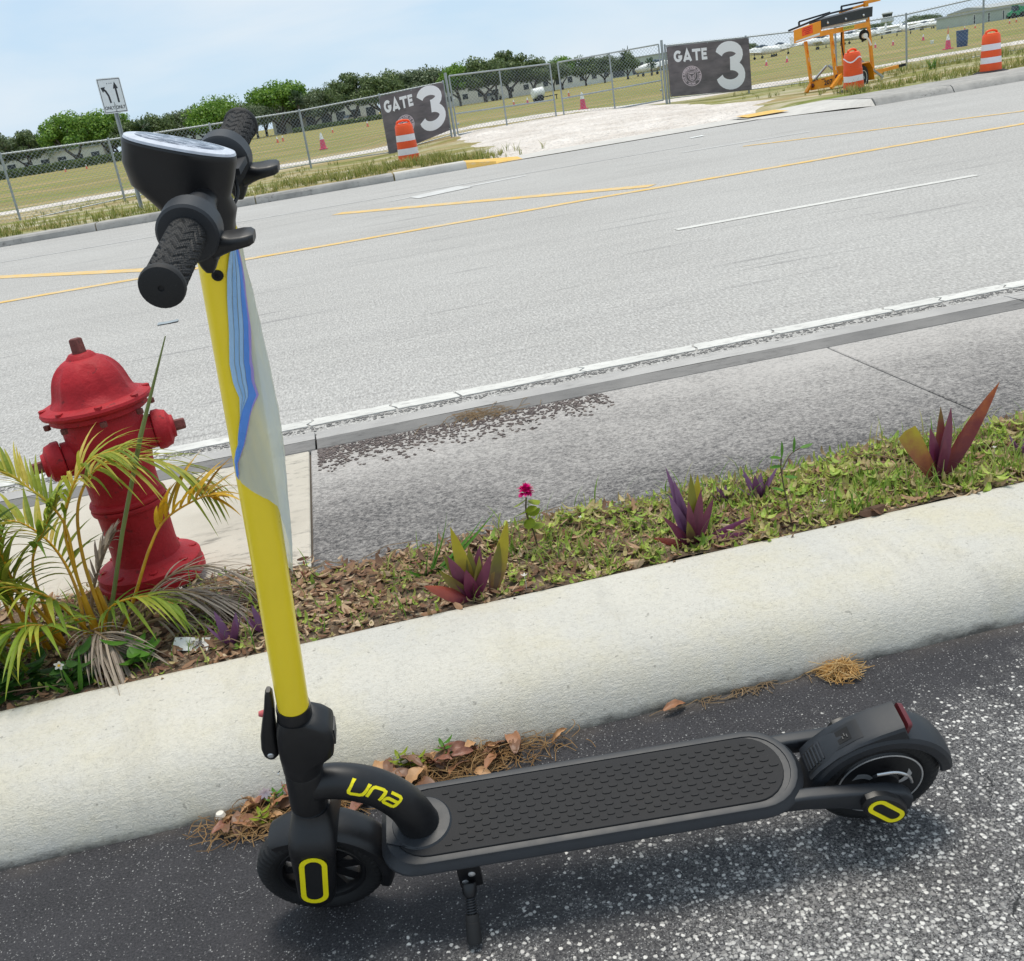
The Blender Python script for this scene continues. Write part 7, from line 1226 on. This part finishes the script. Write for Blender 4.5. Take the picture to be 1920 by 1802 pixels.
for x, y, h, lab in [(240, 430, 5.2, 'dark far tree on the skyline right of the control tower'), (262, 430, 5.6, 'far dark tree above the white hangars'), (232, 300, 3.2, 'T')][:2]: o = copy_tree(TV['a']); o.location = (x, y, 0); s = h / 8.5; o.scale = (s * 2.2, s * 2.2, s); tag(o, lab, 'tree', 'far skyline trees')
for x, lab in [(168, 'far dark tree left of the trailer on the skyline'), (186, 'far dark tree behind the trailer legs')]: o = copy_tree(TV['d']); o.location = (x, 440, 0); o.scale = (1.5, 1.5, .62); tag(o, lab, 'tree', 'far skyline trees')
# control tower
k = 1.43; TW = V((573, 1000, -0.5)); tw = empty('control_tower', TW, (0, 0, 0), 'airport control tower with a dark glass cab on the horizon', 'control tower')
b = MB(); b.lathe([(4.2, 0), (4.0, 8.5), (5.8, 9.6), (6.2, 10.0), (6.2, 12.6), (5.2, 13.4), (4.6, 13.5)], 8); b.build('shaft', M['tower'], tw, smooth=0); b = MB(); b.lathe([(4.2, 13.5), (5.0, 16.8)], 8); cab = b.build('glass_cab', M['glass'], tw, smooth=0); b = MB(); b.lathe([(5.4, 16.8), (5.4, 17.6), (4.6, 18.2), (2, 18.3)], 8); b.build('roof', M['roofgrey'], cab, smooth=0); b = MB(); b.tube([(2, 0, 18.2), (2, 0, 20.0)], .12, 5); b.build('aerial', M['galv'], cab)
# parked light aircraft
def aircraft():
    r = empty('light_aircraft', (0, 0, 0)); b = MB(); b.tube([(-4.2, 0, 1.15), (-3.9, 0, 1.1), (-2.8, 0, 1.15), (-1.2, 0, 1.3), (.5, 0, 1.35), (2.2, 0, 1.3), (4.4, 0, 1.45)], [.12, .42, .58, .72, .68, .42, .10], 12); body_ = b.build('fuselage', M['white'], r); b = MB(); b.tube([(-1.8, 0, 1.62), (-.8, 0, 1.75), (.6, 0, 1.70)], [.35, .52, .4], 10); b.build('canopy', M['glass'], body_)
    b = MB(); b.loft([[V((-1.0, y, .95 + abs(y) * .06)), V((.6, y, .95 + abs(y) * .06)), V((.5, y, 1.10 + abs(y) * .06)), V((-.9, y, 1.12 + abs(y) * .06))] for y in (-5.0, 0, 5.0)]); b.build('wing', M['white'], r, smooth=0); b = MB(); b.loft([[V((3.4, -.06, 1.45)), V((4.6, -.06, 1.45)), V((4.9, -.03, 2.75)), V((4.3, -.03, 2.75))], [V((3.4, .06, 1.45)), V((4.6, .06, 1.45)), V((4.9, .03, 2.75)), V((4.3, .03, 2.75))]]); b.build('tail_fin', M['white'], r, smooth=0); b = MB(); b.box((4.2, 0, 1.5), (.9, 3.2, .08)); b.build('tailplane', M['white'], r, smooth=0)
    for x, y in ((-2.9, 0), (.1, -1.3), (.1, 1.3)): b = MB(); b.tube([(x, y, 1.0), (x, y, .3)], .05, 5); b.lathe([(.22, -.08), (.24, 0), (.22, .08)], 10, Matrix.Translation((x, y, .22)) @ Matrix.Rotation(rad(90), 4, 'X')); b.build('landing_gear', M['tyre'], r)
    return r
ac = aircraft(); spots = [(79, 180, 2.2, 'left'), (86, 186, .5, 'left'), (91, 182, 2.6, 'left'), (98, 190, 1.0, 'left'), (104, 196, 2.3, 'mid'), (112, 200, .6, 'mid'), (172, 282, 2.4, 'right'), (180, 288, .8, 'right'), (189, 284, 2.0, 'right'), (198, 290, .4, 'right'), (121, 205, 1.2, 'mid')]; alab = {'left': ('white light aircraft parked between the right banner and the trailer', 'aircraft left of the trailer'), 'mid': ('white light aircraft seen under the trailer board', 'aircraft behind the trailer'), 'right': ('white light aircraft in the far row right of the control tower', 'aircraft right of the tower')}
for i, (x, y, rz, g) in enumerate(spots): o = ac if i == 0 else copy_tree(ac); o.location = (x, y, fz(x, y)); o.rotation_euler = (0, 0, rz); tag(o, alab[g][0], 'aircraft', alab[g][1])
o = copy_tree(ac); o.location = (70.5, 208, fz(70, 208)); o.rotation_euler = (0, 0, .1); o.scale = (1.25,) * 3; tag(o, 'white aircraft behind the right gate leaf near the pale hangar', 'aircraft')
# parked cars
def car(name='parked_car'):
    r = empty(name, (0, 0, 0)); b = MB(); b.loft([[V((x, y, z)) for x, z in ((-2.2, .35), (2.2, .35), (2.2, .8), (1.3, .95), (-2.1, .98))] for y in (-.85, .85)]); b.build('body', M['white'], r, smooth=0); b = MB(); b.loft([[V((x, y, z)) for x, z in ((-2.0, .96), (1.0, .96), (.3, 1.48), (-1.6, 1.5))] for y in (-.75, .75)]); b.build('cabin_glass', M['glass'], r, smooth=0); b = MB(); b.box((-.65, 0, 1.51), (1.95, 1.5, .06)); b.build('roof', M['white'], r, smooth=0)
    for x in (-1.4, 1.4):
        for y in (-.8, .8): b = MB(); b.lathe([(.2, -.1), (.33, -.1), (.33, .1), (.2, .1)], 14, Matrix.Translation((x, y, .33)) @ Matrix.Rotation(rad(90), 4, 'X')); b.build('wheel', M['tyre'], r)
    return r
c0 = car()
for i, (x, y, lab) in enumerate([(-39.0, 190, 'white car parked under the far left trees'), (-44.5, 192, 'white car at the left edge under the trees'), (-18.0, 192, 'white car parked under the trees above the scooter display'), (9.5, 206, 'white car under the trees left of the left banner'), (36, 205, 'white car in front of the building behind the left gate leaf')]): o = c0 if i == 0 else copy_tree(c0); o.location = (x, y, fz(x, y)); o.rotation_euler = (0, 0, .2 * i); tag(o, lab, 'car', 'cars parked under the trees')
# green loader
LD = V((131.5, 185, 0)); ld = empty('green_loader', LD, (0, 0, 0), 'green wheeled loader parked beside the shed at the top right', 'loader'); G_ = M['green_mach']
b = MB(); b.loft([[V((x, y, z)) for x, z in ((-1.3, .45), (1.3, .45), (1.35, 1.1), (.3, 1.25), (-1.2, 1.0))] for y in (-.7, .7)]); b.build('chassis', G_, ld, smooth=0); b = MB(); b.loft([[V((x, y, z)) for x, z in ((-.7, 1.05), (.3, 1.2), (.2, 2.1), (-.4, 2.1))] for y in (-.5, .5)]); cb = b.build('cab', M['glass'], ld, smooth=0); b = MB(); b.box((-.1, 0, 2.15), (.9, 1.1, .1)); b.build('cab_roof', G_, cb, smooth=0); b = MB(); b.bar((.9, 0, 1.9), (-1.4, 0, .9), .3, .3); b.build('boom', G_, ld); b = MB(); b.box((.9, 0, 1.5), (1.0, 1.1, .7)); b.build('engine_cover', G_, ld, smooth=0)
for x in (-.85, .85):
    for y in (-.7, .7): b = MB(); b.lathe([(.25, -.18), (.46, -.18), (.48, 0), (.46, .18), (.25, .18)], 14, Matrix.Translation((x, y, .46)) @ Matrix.Rotation(rad(90), 4, 'X')); b.build('wheel', M['tyre'], ld)
# tank trailer in the field
TK = V((20.8, 95.2, fz(20, 95))); tk = empty('tank_trailer', TK, (0, 0, rad(12)), 'white tank on a small trailer in the field behind the gates', 'tank trailer'); b = MB(); b.tube([(-.55, 0, .75), (-.5, 0, .75), (.5, 0, .8), (.6, 0, .8)], [.15, .42, .45, .2], 14); b.build('tank', M['white'], tk); b = MB(); b.bar((-.5, 0, .32), (1.9, 0, .40), .08, .08); b.bar((1.8, 0, .4), (1.8, 0, .02), .06, .06); b.build('chassis', M['board_black'], tk)
for y in (-.5, .5): b = MB(); b.lathe([(.12, -.09), (.30, -.09), (.30, .09), (.12, .09)], 14, Matrix.Translation((0, y, .30)) @ Matrix.Rotation(rad(90), 4, 'X')); b.build('wheel', M['tyre'], tk)
